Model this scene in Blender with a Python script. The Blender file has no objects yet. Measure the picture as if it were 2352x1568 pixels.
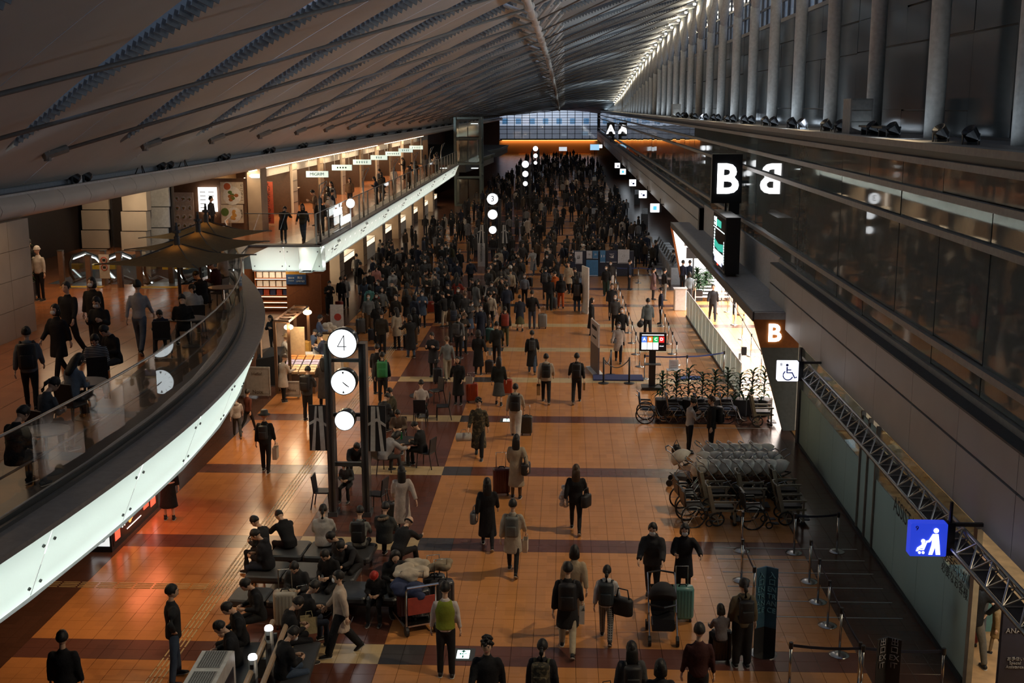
import bpy, math, random
import numpy as np
from mathutils import Vector as V, Matrix as MX, Quaternion
SC = bpy.context.scene
COL = SC.collection
rnd = random.Random(7)
PI = math.pi
# ---------------------------------------------------------------- camera
FPX, HC = 2700.0, 10.2
def _basis():
    d = V((1300-1176, -(246-784), -FPX)).normalized()
    u = V((math.sin(.0065), math.cos(.0065), 0))
    x = d.cross(u).normalized()
    return x, d, x.cross(d)
_X, _D, _U = _basis()
BM = MX((_X, _D, _U))
cam = bpy.data.cameras.new('camera'); camo = bpy.data.objects.new('camera', cam); COL.objects.link(camo)
cam.sensor_width = 36; cam.lens = 36*FPX/2352; cam.clip_end = 900; cam.clip_start = .05
camo.matrix_world = MX.Translation((0, 0, HC)) @ BM.to_4x4()
SC.camera = camo
def _ray(u, v): return BM @ V((u-1176, 784-v, -FPX))
CAM = V((0, 0, HC))
def P(u, v, z=0.0):
    r = _ray(u, v); return CAM + r*((z-HC)/r.z)
def PX(u, v, x):
    r = _ray(u, v); return CAM + r*(x/r.x)
def PY(u, v, y):
    r = _ray(u, v); return CAM + r*(y/r.y)
# ---------------------------------------------------------------- world, exposure, large lights
SC.view_settings.view_transform = 'Standard'; SC.view_settings.look = 'None'
SC.view_settings.gamma = 1; SC.view_settings.use_curve_mapping = False
SC.view_settings.exposure = 0.0
SC.cycles.use_denoising = True
SC.cycles.max_bounces = 6; SC.cycles.diffuse_bounces = 3; SC.cycles.glossy_bounces = 3
SC.cycles.transmission_bounces = 4; SC.cycles.transparent_max_bounces = 10
SC.cycles.caustics_reflective = False; SC.cycles.caustics_refractive = False
SC.cycles.sample_clamp_indirect = 4.0
w = bpy.data.worlds.new('dusk_sky'); SC.world = w; w.use_nodes = True
w.node_tree.nodes['Background'].inputs[0].default_value = (.40, .50, .72, 1)
w.node_tree.nodes['Background'].inputs[1].default_value = 0.8
def lamp(kind, name, loc, aim=None, energy=100, col=(1, 1, 1), size=.25, spot=1.2, blend=.6, sy=None):
    l = bpy.data.lights.new(name, kind); l.energy = energy; l.color = col
    if kind == 'AREA':
        l.size = size
        if sy: l.shape = 'RECTANGLE'; l.size_y = sy
    else:
        l.shadow_soft_size = size
    if kind == 'SPOT': l.spot_size = spot; l.spot_blend = blend
    o = bpy.data.objects.new(name, l); COL.objects.link(o); o.location = loc
    if aim is not None:
        z = (V(loc)-V(aim)).normalized(); yv = V((0, 1, 0)) if abs(z.y) < .9 else V((0, 0, 1))
        yv = (yv-z*yv.dot(z)).normalized(); xv = yv.cross(z)
        o.rotation_euler = MX((xv, yv, z)).transposed().to_euler()   # the long side of a strip runs along the hall
    return o
WARM = (1, .78, .50)
# hall floodlights between the columns, just behind the edge of the shelf, aimed down and to the left at the floor
for k, e in ((-1, 2900), (1, 3800), (3, 3500), (5, 3100), (7, 2700), (10, 2300), (13, 1700), (17, 2300), (22, 2600), (28, 3000)):
    y = 20.3+5.6*k
    lamp('SPOT', 'hall_floodlight', (9.15, y, 14.3), (-2.2, y+1.5, 0), e*1.12, WARM, .22, 1.0, .85)
# floodlights standing on the left ledge, aimed across the hall
for i, y in enumerate((25.6, 39.5, 53.3, 74.1, 94.9, 122.6, 157.3, 198.8)):
    lamp('SPOT', 'vault_uplight', (-13.9, y, 8.1), (4, y+9, 13.5), 260+i*45, (.80, .90, 1), .3, .9, 1)
# spotlights on the right shelf: they wash the vault
for y in (17, 28, 40, 54, 70, 90, 118, 160, 210):
    lamp('SPOT', 'vault_uplight', (8.25, y, 9.66), (-5, y+4, 14.5), 600 if y < 35 else 1150, (.78, .89, 1), .3, 1.9, .9)
for y in (26, 58, 98, 150, 215):  # cool strip lamps added as fill to brighten the columns and upper wall
    lamp('AREA', 'column_fill', (8.05, y, 9.55), (9.2, y, 13), 40 if y < 30 else 110, (.72, .86, 1), .5, sy=34 if y < 100 else 60)
# ---------------------------------------------------------------- materials
MATS = {}
def mat(name, col=(.5, .5, .5), rough=.55, metal=0.0, emit=None, es=1.0, noise=.12, ns=9.0, bump=0.0, bs=60., spec=.5, objcol=False, alpha=None, trans=0.0):
    if name in MATS: return MATS[name]
    m = bpy.data.materials.new(name); m.use_nodes = True; MATS[name] = m
    nt = m.node_tree; N = nt.nodes; L = nt.links; b = N['Principled BSDF']
    b.inputs['Roughness'].default_value = rough; b.inputs['Metallic'].default_value = metal
    b.inputs['Specular IOR Level'].default_value = spec
    c4 = (*col, 1)
    tc = N.new('ShaderNodeTexCoord')
    nz = N.new('ShaderNodeTexNoise'); nz.inputs['Scale'].default_value = ns; nz.inputs['Detail'].default_value = 3
    L.new(tc.outputs['Object'], nz.inputs['Vector'])
    mr = N.new('ShaderNodeMapRange'); mr.inputs['To Min'].default_value = 1-noise; mr.inputs['To Max'].default_value = 1+noise
    mr.inputs['From Min'].default_value = .3; mr.inputs['From Max'].default_value = .7
    L.new(nz.outputs['Fac'], mr.inputs['Value'])
    vm = N.new('ShaderNodeVectorMath'); vm.operation = 'SCALE'
    if objcol:
        oi = N.new('ShaderNodeObjectInfo'); L.new(oi.outputs['Color'], vm.inputs[0])
    else: vm.inputs[0].default_value = col
    L.new(mr.outputs['Result'], vm.inputs['Scale']); L.new(vm.outputs['Vector'], b.inputs['Base Color'])
    if bump:
        n2 = N.new('ShaderNodeTexNoise'); n2.inputs['Scale'].default_value = bs; n2.inputs['Detail'].default_value = 2
        L.new(tc.outputs['Object'], n2.inputs['Vector'])
        bp = N.new('ShaderNodeBump'); bp.inputs['Strength'].default_value = bump; bp.inputs['Distance'].default_value = .02
        L.new(n2.outputs['Fac'], bp.inputs['Height']); L.new(bp.outputs['Normal'], b.inputs['Normal'])
    if emit:
        b.inputs['Emission Color'].default_value = (*emit, 1); b.inputs['Emission Strength'].default_value = es
    if alpha is not None:
        # thin pane: mostly see-through with a surface reflection
        tr = N.new('ShaderNodeBsdfTransparent'); tr.inputs[0].default_value = (*[.80+.2*c for c in col], 1)
        mx = N.new('ShaderNodeMixShader'); lw = N.new('ShaderNodeLayerWeight'); lw.inputs['Blend'].default_value = .35
        ad = N.new('ShaderNodeMath'); ad.operation = 'MULTIPLY_ADD'; ad.inputs[1].default_value = .75; ad.inputs[2].default_value = alpha
        L.new(lw.outputs['Fresnel'], ad.inputs[0]); L.new(ad.outputs[0], mx.inputs[0])
        gl = N.new('ShaderNodeBsdfGlossy'); gl.inputs['Roughness'].default_value = rough; gl.inputs[0].default_value = (.9, .95, .95, 1)
        L.new(tr.outputs[0], mx.inputs[1]); L.new(gl.outputs[0], mx.inputs[2])
        L.new(mx.outputs[0], N['Material Output'].inputs['Surface'])
    if trans:
        t = N.new('ShaderNodeBsdfTranslucent'); t.inputs[0].default_value = c4
        mx = N.new('ShaderNodeMixShader'); mx.inputs[0].default_value = trans
        L.new(b.outputs[0], mx.inputs[1]); L.new(t.outputs[0], mx.inputs[2])
        L.new(mx.outputs[0], N['Material Output'].inputs['Surface'])
    return m
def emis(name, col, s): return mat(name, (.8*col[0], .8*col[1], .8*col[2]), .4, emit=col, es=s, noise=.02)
# ---------------------------------------------------------------- mesh builder
class MB:
    def __init__(s): s.v = []; s.f = []; s.m = []
    def add(s, vs, fs, m=0):
        o = len(s.v); s.v += [tuple(p) for p in vs]
        for f in fs: s.f.append(tuple(i+o for i in f)); s.m.append(m)
        return s
    def box(s, x0, x1, y0, y1, z0, z1, m=0):
        return s.add([(x0, y0, z0), (x1, y0, z0), (x1, y1, z0), (x0, y1, z0), (x0, y0, z1), (x1, y0, z1), (x1, y1, z1), (x0, y1, z1)],
                     [(3, 2, 1, 0), (4, 5, 6, 7), (0, 1, 5, 4), (1, 2, 6, 5), (2, 3, 7, 6), (3, 0, 4, 7)], m)
    def cbox(s, c, sz, m=0, R=None, bev=0):
        # box about a centre; with bev its long edges are chamfered (rounded plan outline)
        x, y, z = [k/2 for k in sz]
        if bev:
            b = min(bev, x*.9, y*.9); b2 = b*.4
            pl = [(-x+b, -y), (x-b, -y), (x-b2, -y+b2), (x, -y+b), (x, y-b), (x-b2, y-b2), (x-b, y), (-x+b, y), (-x+b2, y-b2), (-x, y-b), (-x, -y+b), (-x+b2, -y+b2)]
            n = len(pl); vs = []
            for zz, k in ((-z, .93), (-z+b*.5, 1), (z-b*.5, 1), (z, .93)): vs += [V((p[0]*k, p[1]*k, zz)) for p in pl]
            fs = [tuple(range(n-1, -1, -1)), tuple(range(3*n, 4*n))]
            for r in range(3):
                for i in range(n): fs.append((r*n+i, r*n+(i+1) % n, (r+1)*n+(i+1) % n, (r+1)*n+i))
        else:
            vs = [V(p) for p in ((-x, -y, -z), (x, -y, -z), (x, y, -z), (-x, y, -z), (-x, -y, z), (x, -y, z), (x, y, z), (-x, y, z))]
            fs = [(3, 2, 1, 0), (4, 5, 6, 7), (0, 1, 5, 4), (1, 2, 6, 5), (2, 3, 7, 6), (3, 0, 4, 7)]
        c = V(c)
        return s.add([c+(R @ p if R else p) for p in vs], fs, m)
    def quad(s, a, b, c, d, m=0): return s.add([a, b, c, d], [(0, 1, 2, 3)], m)
    def prism(s, poly, fn, t0, t1, m=0):
        # 2-D outline swept from t0 to t1; fn(a, b, t) -> 3-D point
        n = len(poly)
        vs = [fn(a, b, t0) for a, b in poly]+[fn(a, b, t1) for a, b in poly]
        fs = [tuple(range(n-1, -1, -1)), tuple(range(n, 2*n))]+[(i, (i+1) % n, n+(i+1) % n, n+i) for i in range(n)]
        return s.add(vs, fs, m)
    def tube(s, pts, r, n=8, m=0, caps=True, up=(0, 0, 1), close=False):
        pts = [V(p) for p in pts]; K = len(pts); vs = []
        for i, p in enumerate(pts):
            if close: t = pts[(i+1) % K]-pts[i-1]
            else: t = (pts[min(i+1, K-1)]-pts[max(i-1, 0)])
            t = t.normalized() if t.length > 1e-9 else V((0, 0, 1))
            a = t.cross(V(up))
            if a.length < 1e-3: a = t.cross(V((0, 1, 0)))
            a.normalize(); b = a.cross(t).normalized()
            rr = r[i] if isinstance(r, (list, tuple)) else r
            rx, ry = rr if isinstance(rr, (list, tuple)) else (rr, rr)
            for k in range(n):
                q = 2*PI*k/n; vs.append(p+a*(rx*math.cos(q))+b*(ry*math.sin(q)))
        fs = []
        for i in range(K if close else K-1):
            j = (i+1) % K
            for k in range(n): fs.append((i*n+k, i*n+(k+1) % n, j*n+(k+1) % n, j*n+k))
        if caps and not close: fs += [tuple(range(n-1, -1, -1)), tuple(range((K-1)*n, K*n))]
        return s.add(vs, fs, m)
    def lathe(s, prof, c=(0, 0, 0), n=16, m=0, R=None):
        c = V(c); vs = []; fs = []
        for r, z in prof:
            for k in range(n):
                p = V((r*math.cos(2*PI*k/n), r*math.sin(2*PI*k/n), z)); vs.append(c+(R @ p if R else p))
        K = len(prof)
        for i in range(K-1):
            for k in range(n): fs.append((i*n+k, i*n+(k+1) % n, (i+1)*n+(k+1) % n, (i+1)*n+k))
        fs += [tuple(range(n-1, -1, -1)), tuple(range((K-1)*n, K*n))]
        return s.add(vs, fs, m)
    def ball(s, c, r, nu=10, nv=7, m=0, R=None, fn=None):
        if not isinstance(r, (tuple, list)): r = (r, r, r)
        c = V(c); vs = [V((0, 0, -1))]
        for j in range(1, nv):
            a = PI*j/nv
            for i in range(nu): vs.append(V((math.sin(a)*math.cos(2*PI*i/nu), math.sin(a)*math.sin(2*PI*i/nu), -math.cos(a))))
        vs.append(V((0, 0, 1)))
        fs = [(0, 1+(i+1) % nu, 1+i) for i in range(nu)]
        for j in range(nv-2):
            for i in range(nu):
                a = 1+j*nu; b = a+nu; fs.append((a+i, a+(i+1) % nu, b+(i+1) % nu, b+i))
        t = 1+(nv-2)*nu; fs += [(t+i, t+(i+1) % nu, t+nu) for i in range(nu)]
        out = []
        for p in vs:
            q = V((p.x*r[0], p.y*r[1], p.z*r[2]))
            if fn: q = fn(q, p)
            out.append(c+(R @ q if R else q))
        return s.add(out, fs, m)
    def mesh(s, name, mats, smooth=False):
        me = bpy.data.meshes.new(name); me.from_pydata(s.v, [], s.f)
        for k in (mats if isinstance(mats, (list, tuple)) else [mats]): me.materials.append(k)
        me.polygons.foreach_set('material_index', s.m)
        if smooth: me.polygons.foreach_set('use_smooth', [True]*len(s.f))
        me.update(); return me
    def build(s, name, mats, parent=None, smooth=False):
        return link(name, s.mesh(name, mats, smooth), parent)
def link(name, me, parent=None, loc=None):
    o = bpy.data.objects.new(name, me); COL.objects.link(o)
    if parent: o.parent = parent
    if loc is not None: o.location = loc
    return o
def tag(o, label, cat, group=None):
    o['label'] = label; o['category'] = cat
    if group: o['group'] = group
    return o
def thing(name, label, cat, loc=(0, 0, 0), rz=0, group=None):
    o = bpy.data.objects.new(name, None); COL.objects.link(o); o.location = loc; o.rotation_euler = (0, 0, rz)
    o.empty_display_size = .1
    return tag(o, label, cat, group)
def struct(o): o['kind'] = 'structure'; return o
def stuff(o): o['kind'] = 'stuff'; return o
def dup(r, loc, rz=None, label=None, group=None, sc=None):
    c = r.copy(); COL.objects.link(c); c.location = loc
    if rz is not None: c.rotation_euler = (0, 0, rz)
    if sc: c.scale = (sc, sc, sc)
    if label: c['label'] = label
    if group: c['group'] = group
    def kids(a, b):
        for ch in list(a.children):
            d = ch.copy(); COL.objects.link(d); d.parent = b; kids(ch, d)
    kids(r, c)
    return c
def text(s, size, m, parent, loc, rot, name='lettering', ext=.006, align='CENTER', sx=1.0):
    cu = bpy.data.curves.new('lettering', 'FONT'); cu.body = s; cu.size = size; cu.extrude = ext
    cu.offset = .028*size if name == 'letter' else 0
    cu.align_x = align; cu.align_y = 'CENTER'; cu.resolution_u = 3
    t = bpy.data.objects.new('t', cu)
    me = bpy.data.meshes.new_from_object(t); bpy.data.objects.remove(t); bpy.data.curves.remove(cu)
    me.materials.clear(); me.materials.append(m)
    o = link(name, me, parent, loc); o.rotation_euler = rot; o.scale = (sx, 1, 1)
    return o
_W = 'first second third fourth fifth sixth seventh eighth ninth tenth eleventh twelfth thirteenth fourteenth fifteenth sixteenth seventeenth eighteenth nineteenth twentieth'.split()
def ordw(n):   # 1 -> first, 23 -> twenty-third
    if n <= 20: return _W[n-1]
    return ('thirtieth' if n == 30 else 'twenty-'+_W[n-21]) if n <= 30 else 'thirty-'+_W[n-31]
FACE_CAM = (PI/2, 0, 0)          # lettering upright, read from -Y
FACE_LEFT = (PI/2, 0, -PI/2)     # read from -X
FACE_RIGHT = (PI/2, 0, PI/2)     # read from +X
BLACK = mat('black_metal', (.012, .012, .014), .4)
STEEL = mat('brushed_steel', (.55, .56, .57), .3, 1.0)
DGREY = mat('dark_grey_metal', (.06, .065, .07), .45)
WHITE = mat('white_paint', (.75, .75, .73), .5)
INK = mat('black_ink', (.01, .01, .012), .6)
# ================================================================ floor
T = .411; PER = 14*T; YS = 20.25
def floor_mat(name, col, rough=.25):
    m = mat(name, col, rough, noise=.10, ns=1.3, spec=.42)
    nt = m.node_tree; N = nt.nodes; L = nt.links; b = N['Principled BSDF']
    g = N.new('ShaderNodeNewGeometry'); d = N.new('ShaderNodeVectorMath'); d.operation = 'DIVIDE'; d.inputs[1].default_value = (T, T, T)
    f = N.new('ShaderNodeVectorMath'); f.operation = 'FLOOR'; L.new(g.outputs['Position'], d.inputs[0])
    o = N.new('ShaderNodeVectorMath'); o.operation = 'ADD'; o.inputs[1].default_value = (.5+3.45/T % 1, .3, .5); L.new(d.outputs[0], o.inputs[0]); L.new(o.outputs[0], f.inputs[0])
    wn = N.new('ShaderNodeTexWhiteNoise'); L.new(f.outputs[0], wn.inputs['Vector'])
    sp = N.new('ShaderNodeTexNoise'); sp.inputs['Scale'].default_value = 90; L.new(g.outputs['Position'], sp.inputs['Vector'])
    a = N.new('ShaderNodeMath'); a.operation = 'MULTIPLY_ADD'; a.inputs[1].default_value = .16; a.inputs[2].default_value = .70; L.new(wn.outputs['Value'], a.inputs[0])
    a2 = N.new('ShaderNodeMath'); a2.operation = 'MULTIPLY_ADD'; a2.inputs[1].default_value = .45; L.new(sp.outputs['Fac'], a2.inputs[0]); L.new(a.outputs[0], a2.inputs[2])
    vs = N.new('ShaderNodeVectorMath'); vs.operation = 'SCALE'; vs.inputs[0].default_value = col; L.new(a2.outputs[0], vs.inputs['Scale'])
    L.new(vs.outputs[0], b.inputs['Base Color'])
    n3 = N.new('ShaderNodeTexNoise'); n3.inputs['Scale'].default_value = .8; L.new(g.outputs['Position'], n3.inputs['Vector'])
    r = N.new('ShaderNodeMapRange'); r.inputs['To Min'].default_value = rough-.05; r.inputs['To Max'].default_value = rough+.06; L.new(n3.outputs['Fac'], r.inputs['Value']); L.new(r.outputs[0], b.inputs['Roughness'])
    return m
FM = [floor_mat('tile_orange', (.50, .215, .07)), floor_mat('tile_maroon', (.13, .05, .036)), floor_mat('tile_cream', (.50, .37, .20)),
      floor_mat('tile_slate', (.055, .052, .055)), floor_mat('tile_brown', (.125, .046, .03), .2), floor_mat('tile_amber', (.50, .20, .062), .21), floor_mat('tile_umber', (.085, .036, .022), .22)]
def xg(x): return -3.45+T*math.floor((x+3.45)/T+1e-6)
X1, X2, X3, X4 = -3.45-17*T, -3.45-7*T, -3.45, -3.45+22*T
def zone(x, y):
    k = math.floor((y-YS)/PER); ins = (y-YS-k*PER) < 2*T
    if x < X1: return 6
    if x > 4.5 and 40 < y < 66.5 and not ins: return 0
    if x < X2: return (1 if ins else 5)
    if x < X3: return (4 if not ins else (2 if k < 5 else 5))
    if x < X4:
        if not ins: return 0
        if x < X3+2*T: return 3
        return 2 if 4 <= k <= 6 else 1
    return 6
GROUT = mat('grout', (.045, .026, .016), .8)
floor = struct(MB().box(-27, 15, -3, 270, -.35, -.014).build('floor', GROUT))
def tile_mb(x0, y0, nx=1, ny=1, dz=0.0):
    g = .003; return [(x0+g, y0+g), (x0+nx*T-g, y0+g), (x0+nx*T-g, y0+ny*T-g), (x0+g, y0+ny*T-g)]
tile_me = []
for k in range(7):
    b = MB(); q = tile_mb(0, 0); c = [(x+(.0025 if x < T/2 else -.0025), y+(.0025 if y < T/2 else -.0025)) for x, y in q]
    b.add([(x, y, -.014) for x, y in q]+[(x, y, -.003) for x, y in q]+[(x, y, 0) for x, y in c],
          [(8, 9, 10, 11)]+[(i, (i+1) % 4, 4+(i+1) % 4, 4+i) for i in range(4)]+[(4+i, 4+(i+1) % 4, 8+(i+1) % 4, 8+i) for i in range(4)])
    tile_me.append(b.mesh('floor_tile', FM[k]))
rest = MB(); single = []; i0 = int(round((-16-(-3.45))/T)); n_one = 0
yb = YS-8*T; row = 0
while yb < 64:
    half = (yb+T)*2352/2/2700*1.08
    for i in range(i0-20, i0+74):
        x = -3.45+i*T
        if x > (12.4 if yb > 37.2 else 7.1): continue
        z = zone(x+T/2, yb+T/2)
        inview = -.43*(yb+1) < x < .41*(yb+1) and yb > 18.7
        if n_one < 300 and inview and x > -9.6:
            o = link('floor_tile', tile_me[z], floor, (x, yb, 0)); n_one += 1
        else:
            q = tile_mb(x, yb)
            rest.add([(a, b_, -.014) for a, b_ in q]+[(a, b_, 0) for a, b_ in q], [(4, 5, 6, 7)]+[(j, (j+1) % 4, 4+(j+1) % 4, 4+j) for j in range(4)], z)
    yb += T
stuff(rest.build('floor_tile_field', FM, floor))
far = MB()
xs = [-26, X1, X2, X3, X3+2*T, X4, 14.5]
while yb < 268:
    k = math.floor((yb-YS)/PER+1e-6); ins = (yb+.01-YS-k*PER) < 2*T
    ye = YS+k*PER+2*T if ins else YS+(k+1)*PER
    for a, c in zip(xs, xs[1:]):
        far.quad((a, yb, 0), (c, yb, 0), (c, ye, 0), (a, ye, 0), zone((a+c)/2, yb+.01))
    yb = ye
near = MB()
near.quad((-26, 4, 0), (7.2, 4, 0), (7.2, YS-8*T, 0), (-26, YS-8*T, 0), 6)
stuff(far.build('distant_floor_paving', FM, floor)); stuff(near.build('near_floor_paving', FM, floor))  # the near strip is all in the umber tile
# raised guide bars for the blind
tb = MB()
TACT = mat('tactile_brass', (.48, .34, .16), .35)
for i in range(4):
    x = -7.55+i*.085
    y = 17.5
    while y < 62: tb.box(x, x+.03, y, y+T*1.0-.05, 0, .008); y += T
for i in range(4):
    y = 23.55+i*.085; x = -13
    while x < -8: tb.box(x, x+T-.05, y, y+.03, 0, .008); x += T
for i in range(10):
    for j in range(10): tb.lathe([(.016, 0), (.012, .007)], (-7.75+i*.075, 23.4+j*.075, 0), 6)
stuff(tb.build('tactile_paving_bars', TACT, floor))
# floor parking lines of the wheelchair bay
fl = MB()
for v in (1257, 1283, 1313, 1346, 1378, 1414):
    a = P(1640+(v-1257)*.35, v); fl.box(a.x, 6.9, a.y-.02, a.y+.02, 0, .004)
a = P(1480, 981); fl.box(a.x, 6.6, a.y-.02, a.y+.02, 0, .004)
fl.build('marking', mat('white_line', (.35, .35, .33), .5), floor)
# ================================================================ roof
XL, XR, ZL = -14.6, 9.0, 8.15
ZRY, ZRZ = [0, 60, 82, 110, 145, 183, 258, 300], [17.3, 17.3, 17.1, 16.35, 14.84, 12.57, 8.9, 6.6]
def zroof(x, y):
    t = (x-XL)/(XR-XL); zr = float(np.interp(y, ZRY, ZRZ))
    return ZL+(zr-ZL)*t+1.2*4*t*(1-t)
SL, SQ0, SQ = .66, 27.6, 6.93
def hw(x):
    a = max(0, min(1, (x+12.6)/6)); c = max(0, min(1, (8.2-x)/4)); return .62*math.sqrt(a*c)
def clampy(y): return max(4.0, min(266.5, y))
CEILM = mat('vault_lining', (.43, .475, .48), .62, noise=.05, ns=.6, bump=.05, bs=3)
SEAM = mat('vault_joint', (.05, .05, .05), .8)
SKYG = mat('skylight_glass', (.75, .85, .9), .08, alpha=.06)
FIN = mat('louver_grey', (.16, .175, .18), .5)
LIP = mat('skylight_upstand', (.36, .32, .26), .6)
roof = struct(thing('ceiling', '', '')); del roof['label']; del roof['category']
NXR = 22
RX = [XL+(XR-XL)*i/NXR for i in range(NXR+1)]
RX = sorted(set(RX+[-12.6, -12.3, -11.9, -11.3]))
fin_one = 0
for k in range(-4, 37):
    q0 = SQ0+SQ*k; qm = q0+SQ/2; q1 = q0+SQ
    for qa, qb, sa, sb in ((q0, qm, 1, 0), (qm, q1, 0, 1)):
        b = MB(); vs = []; fs = []; n = 5
        for x in RX:
            ya = qa+(hw(x) if sa else .012)-SL*(x-XL); yb_ = qb-(hw(x) if sb else .012)-SL*(x-XL)
            for j in range(n):
                y = clampy(ya+(yb_-ya)*j/(n-1)); vs.append((x, y, zroof(x, y)))
        for i in range(len(RX)-1):
            for j in range(n-1):
                a_ = i*n+j; qd = (a_, a_+1, a_+n+1, a_+n)
                if abs(vs[a_][1]-vs[a_+1][1])+abs(vs[a_+n][1]-vs[a_+n+1][1]) > 1e-4: fs.append(qd)
        if fs: b.add(vs, fs).build('ceiling_panel', CEILM, roof, True)
    # joint backing
    b = MB(); pts = [(x, qm-SL*(x-XL)) for x in RX if 4.2 < qm-SL*(x-XL) < 266]
    if len(pts) > 1:
        b.add([(x, y+d, zroof(x, y)+.02) for x, y in pts for d in (-.05, .05)], [(2*i, 2*i+1, 2*i+3, 2*i+2) for i in range(len(pts)-1)])
        stuff(b.build('ceiling_joint_strip', SEAM, roof))
    # skylight: upstands, glass, louvers
    sx = [x for x in [-12.6+.16*i for i in range(131)] if 4.5 < q0-SL*(x-XL) < 264 and x < 8.1]
    if len(sx) < 4: continue
    up = MB(); gl = MB()
    for s in (-1, 1):
        vs = []
        for x in sx:
            y = q0+s*hw(x)-SL*(x-XL); z = zroof(x, y); vs += [(x, y, z-(.06 if s > 0 else .0)), (x, y, z+(.20 if s > 0 else .32))]
        up.add(vs, [(2*i, 2*i+1, 2*i+3, 2*i+2) for i in range(len(sx)-1)])
    vs = []
    for x in sx:
        for s in (-1, 1):
            y = q0+s*hw(x)-SL*(x-XL); vs.append((x, y, zroof(x, y)+(.95 if s > 0 else .32)))
    gl.add(vs, [(2*i, 2*i+1, 2*i+3, 2*i+2) for i in range(len(sx)-1)])
    vs = []
    for x in sx:
        y = q0+hw(x)-SL*(x-XL); z = zroof(x, y); vs += [(x, y+.02, z+.2), (x, y+.02, z+.95)]
    gl.add(vs, [(2*i, 2*i+1, 2*i+3, 2*i+2) for i in range(len(sx)-1)])
    sky = gl.build('skylight', SKYG, roof); up.build('skylight_upstand', LIP, sky)
    fm = MB(); 
    for i, x in enumerate(sx):
        h = hw(x)
        if h < .14: continue
        y = q0-SL*(x-XL); z = zroof(x, y)
        R = MX.Rotation(math.atan(-SL)+PI/2, 3, 'Z') @ MX.Rotation(.35, 3, 'Y')
        yc = y+h*.62; zz = zroof(x, yc)-.02
        one = fin_one < 300 and k in (0, 1, 2) and x < 3
        t_ = MB() if one else fm
        t_.cbox((x, yc, zz+.02), (h*.6, .022, .2), 0, R)
        if one: t_.build('louver_fin', FIN, sky); fin_one += 1
    if fm.v: stuff(fm.build('louver_fins', FIN, sky))
# tie rods and the long spine tube
ROD = mat('tie_rod_paint', (.19, .185, .17), .5)
spine = thing('spine_tube', 'long white knuckled spine tube hanging below the vault', 'steel tube', (0, 0, 0))
def sp(y): return V((-1.3, y, zroof(-1.3, y)-.85))
pt = [sp(y) for y in np.arange(14, 236, 4.04)]
MB().tube(pt, .13, 10).build('tube', mat('spine_white', (.62, .60, .56), .45), spine, True)
b = MB()
for p in pt: b.ball(p, (.2, .26, .2), 10, 7)
stuff(b.build('tube_knuckles', MATS['spine_white'], spine, True))
b = MB()
for p in pt:
    for dx in (-1.1, 1.1):
        q = V((p.x+dx, p.y+(.7 if dx < 0 else -.7), 0)); q.z = zroof(q.x, q.y); b.tube([p, p+(q-p)*.5, q], [.04, .06, .08], 8)
stuff(b.build('hanger_struts', MATS['spine_white'], spine, True))
n_rod = 0
for k in range(-2, 32):
    q0 = SQ0+SQ*k; x0 = -12.9; y0 = q0-SL*(x0-XL)+2.6
    if not 8 < y0 < 225: continue
    a = V((x0, y0, zroof(x0, y0)-.06)); c = sp(min(232, y0+14)); a2 = V((9-.6, max(8, c.y-14), 0)); a2.z = zroof(a2.x, a2.y)-.1
    n_rod += 1
    t = thing('tie_rod', ordw(n_rod)+' steel tie rod from the camera, slung under the vault', 'tie rod', (0, 0, 0), 0, 'tie rods under the vault')
    MB().tube([a, (a+c)/2-V((0, 0, .05)), c], .048, 8).build('rod', ROD, t, True)
    MB().tube([c, a2], .032, 6).build('upper_rod', ROD, t, True)
    MB().tube([a-(c-a).normalized()*.1, a+(c-a).normalized()*.55], [.12, .1], 8).tube([a+V((0, 0, .1)), a-V((0, 0, .16))], .1, 8).build('clamp', ROD, t)
# ================================================================ outer shell
SHELL = mat('shell_grey', (.20, .20, .20), .8)
struct(MB().box(-27, 14.6, -3, -2.5, 0, 20).build('wall_back', SHELL))
struct(MB().box(-27, 14.6, -3, 4.6, 17.6, 17.8).build('roof_back', SHELL))
struct(MB().box(-27.3, -26.9, -3, 270, 0, 20).build('wall_left', SHELL))
struct(MB().box(14.4, 14.8, -3, 270, 0, 9.4).build('wall_outer', SHELL))
struct(MB().box(-27, XL+.1, 3, 270, 8.2, 8.4).build('roof_side', SHELL))
# ================================================================ end wall
EY = 266.0
END = struct(thing('wall_end', '', '')); del END['label']; del END['category']
BRN = mat('end_wall_brown', (.20, .095, .04), .5)
MB().box(-17, 7, EY, EY+.5, 0, 3.1).build('panel', BRN, END)
MB().box(-14.6, 7, EY-.6, EY, 3.05, 3.3).build('ledge', DGREY, END)
MB().box(-27, -14.8, EY-.4, EY+.6, 0, 9).box(7, 14.4, EY, EY+.6, 0, 17).build('side_panel', SHELL, END)
amb = emis('amber_cove', (1, .50, .14), 3.0)
cl = MB().box(-14.2, 7, EY-.4, EY-.34, 2.93, 3.03).build('light_strip', amb, END)
fr = MB()
for i in range(14): x = -14.8+i*1.68; fr.box(x-.06, x+.06, EY-.08, EY+.08, 3.3, 11.5)
for z in (3.3, 4.4, 5.4, 6.0, 6.8, 7.35, 7.9, 8.5, 9.1, 9.8): fr.box(-14.8, 7, EY-.06, EY+.06, z-.05, z+.05)
fr.build('window_frame', BLACK, END)
gp = MB().box(-14.8, 7, EY+.02, EY+.04, 3.3, 11.5).build('glass', mat('end_glass', (.7, .78, .85), .03, alpha=.05), END)
lamp('AREA', 'cove_light', (-4, EY-.34, 2.9), (-4, EY-.1, 1.2), 420, (1, .48, .13), 21, sy=.12)
nb = thing('neighbouring_building', 'pale office facade with blue window squares beyond end glazing', 'building', (0, 292, 0))
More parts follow.
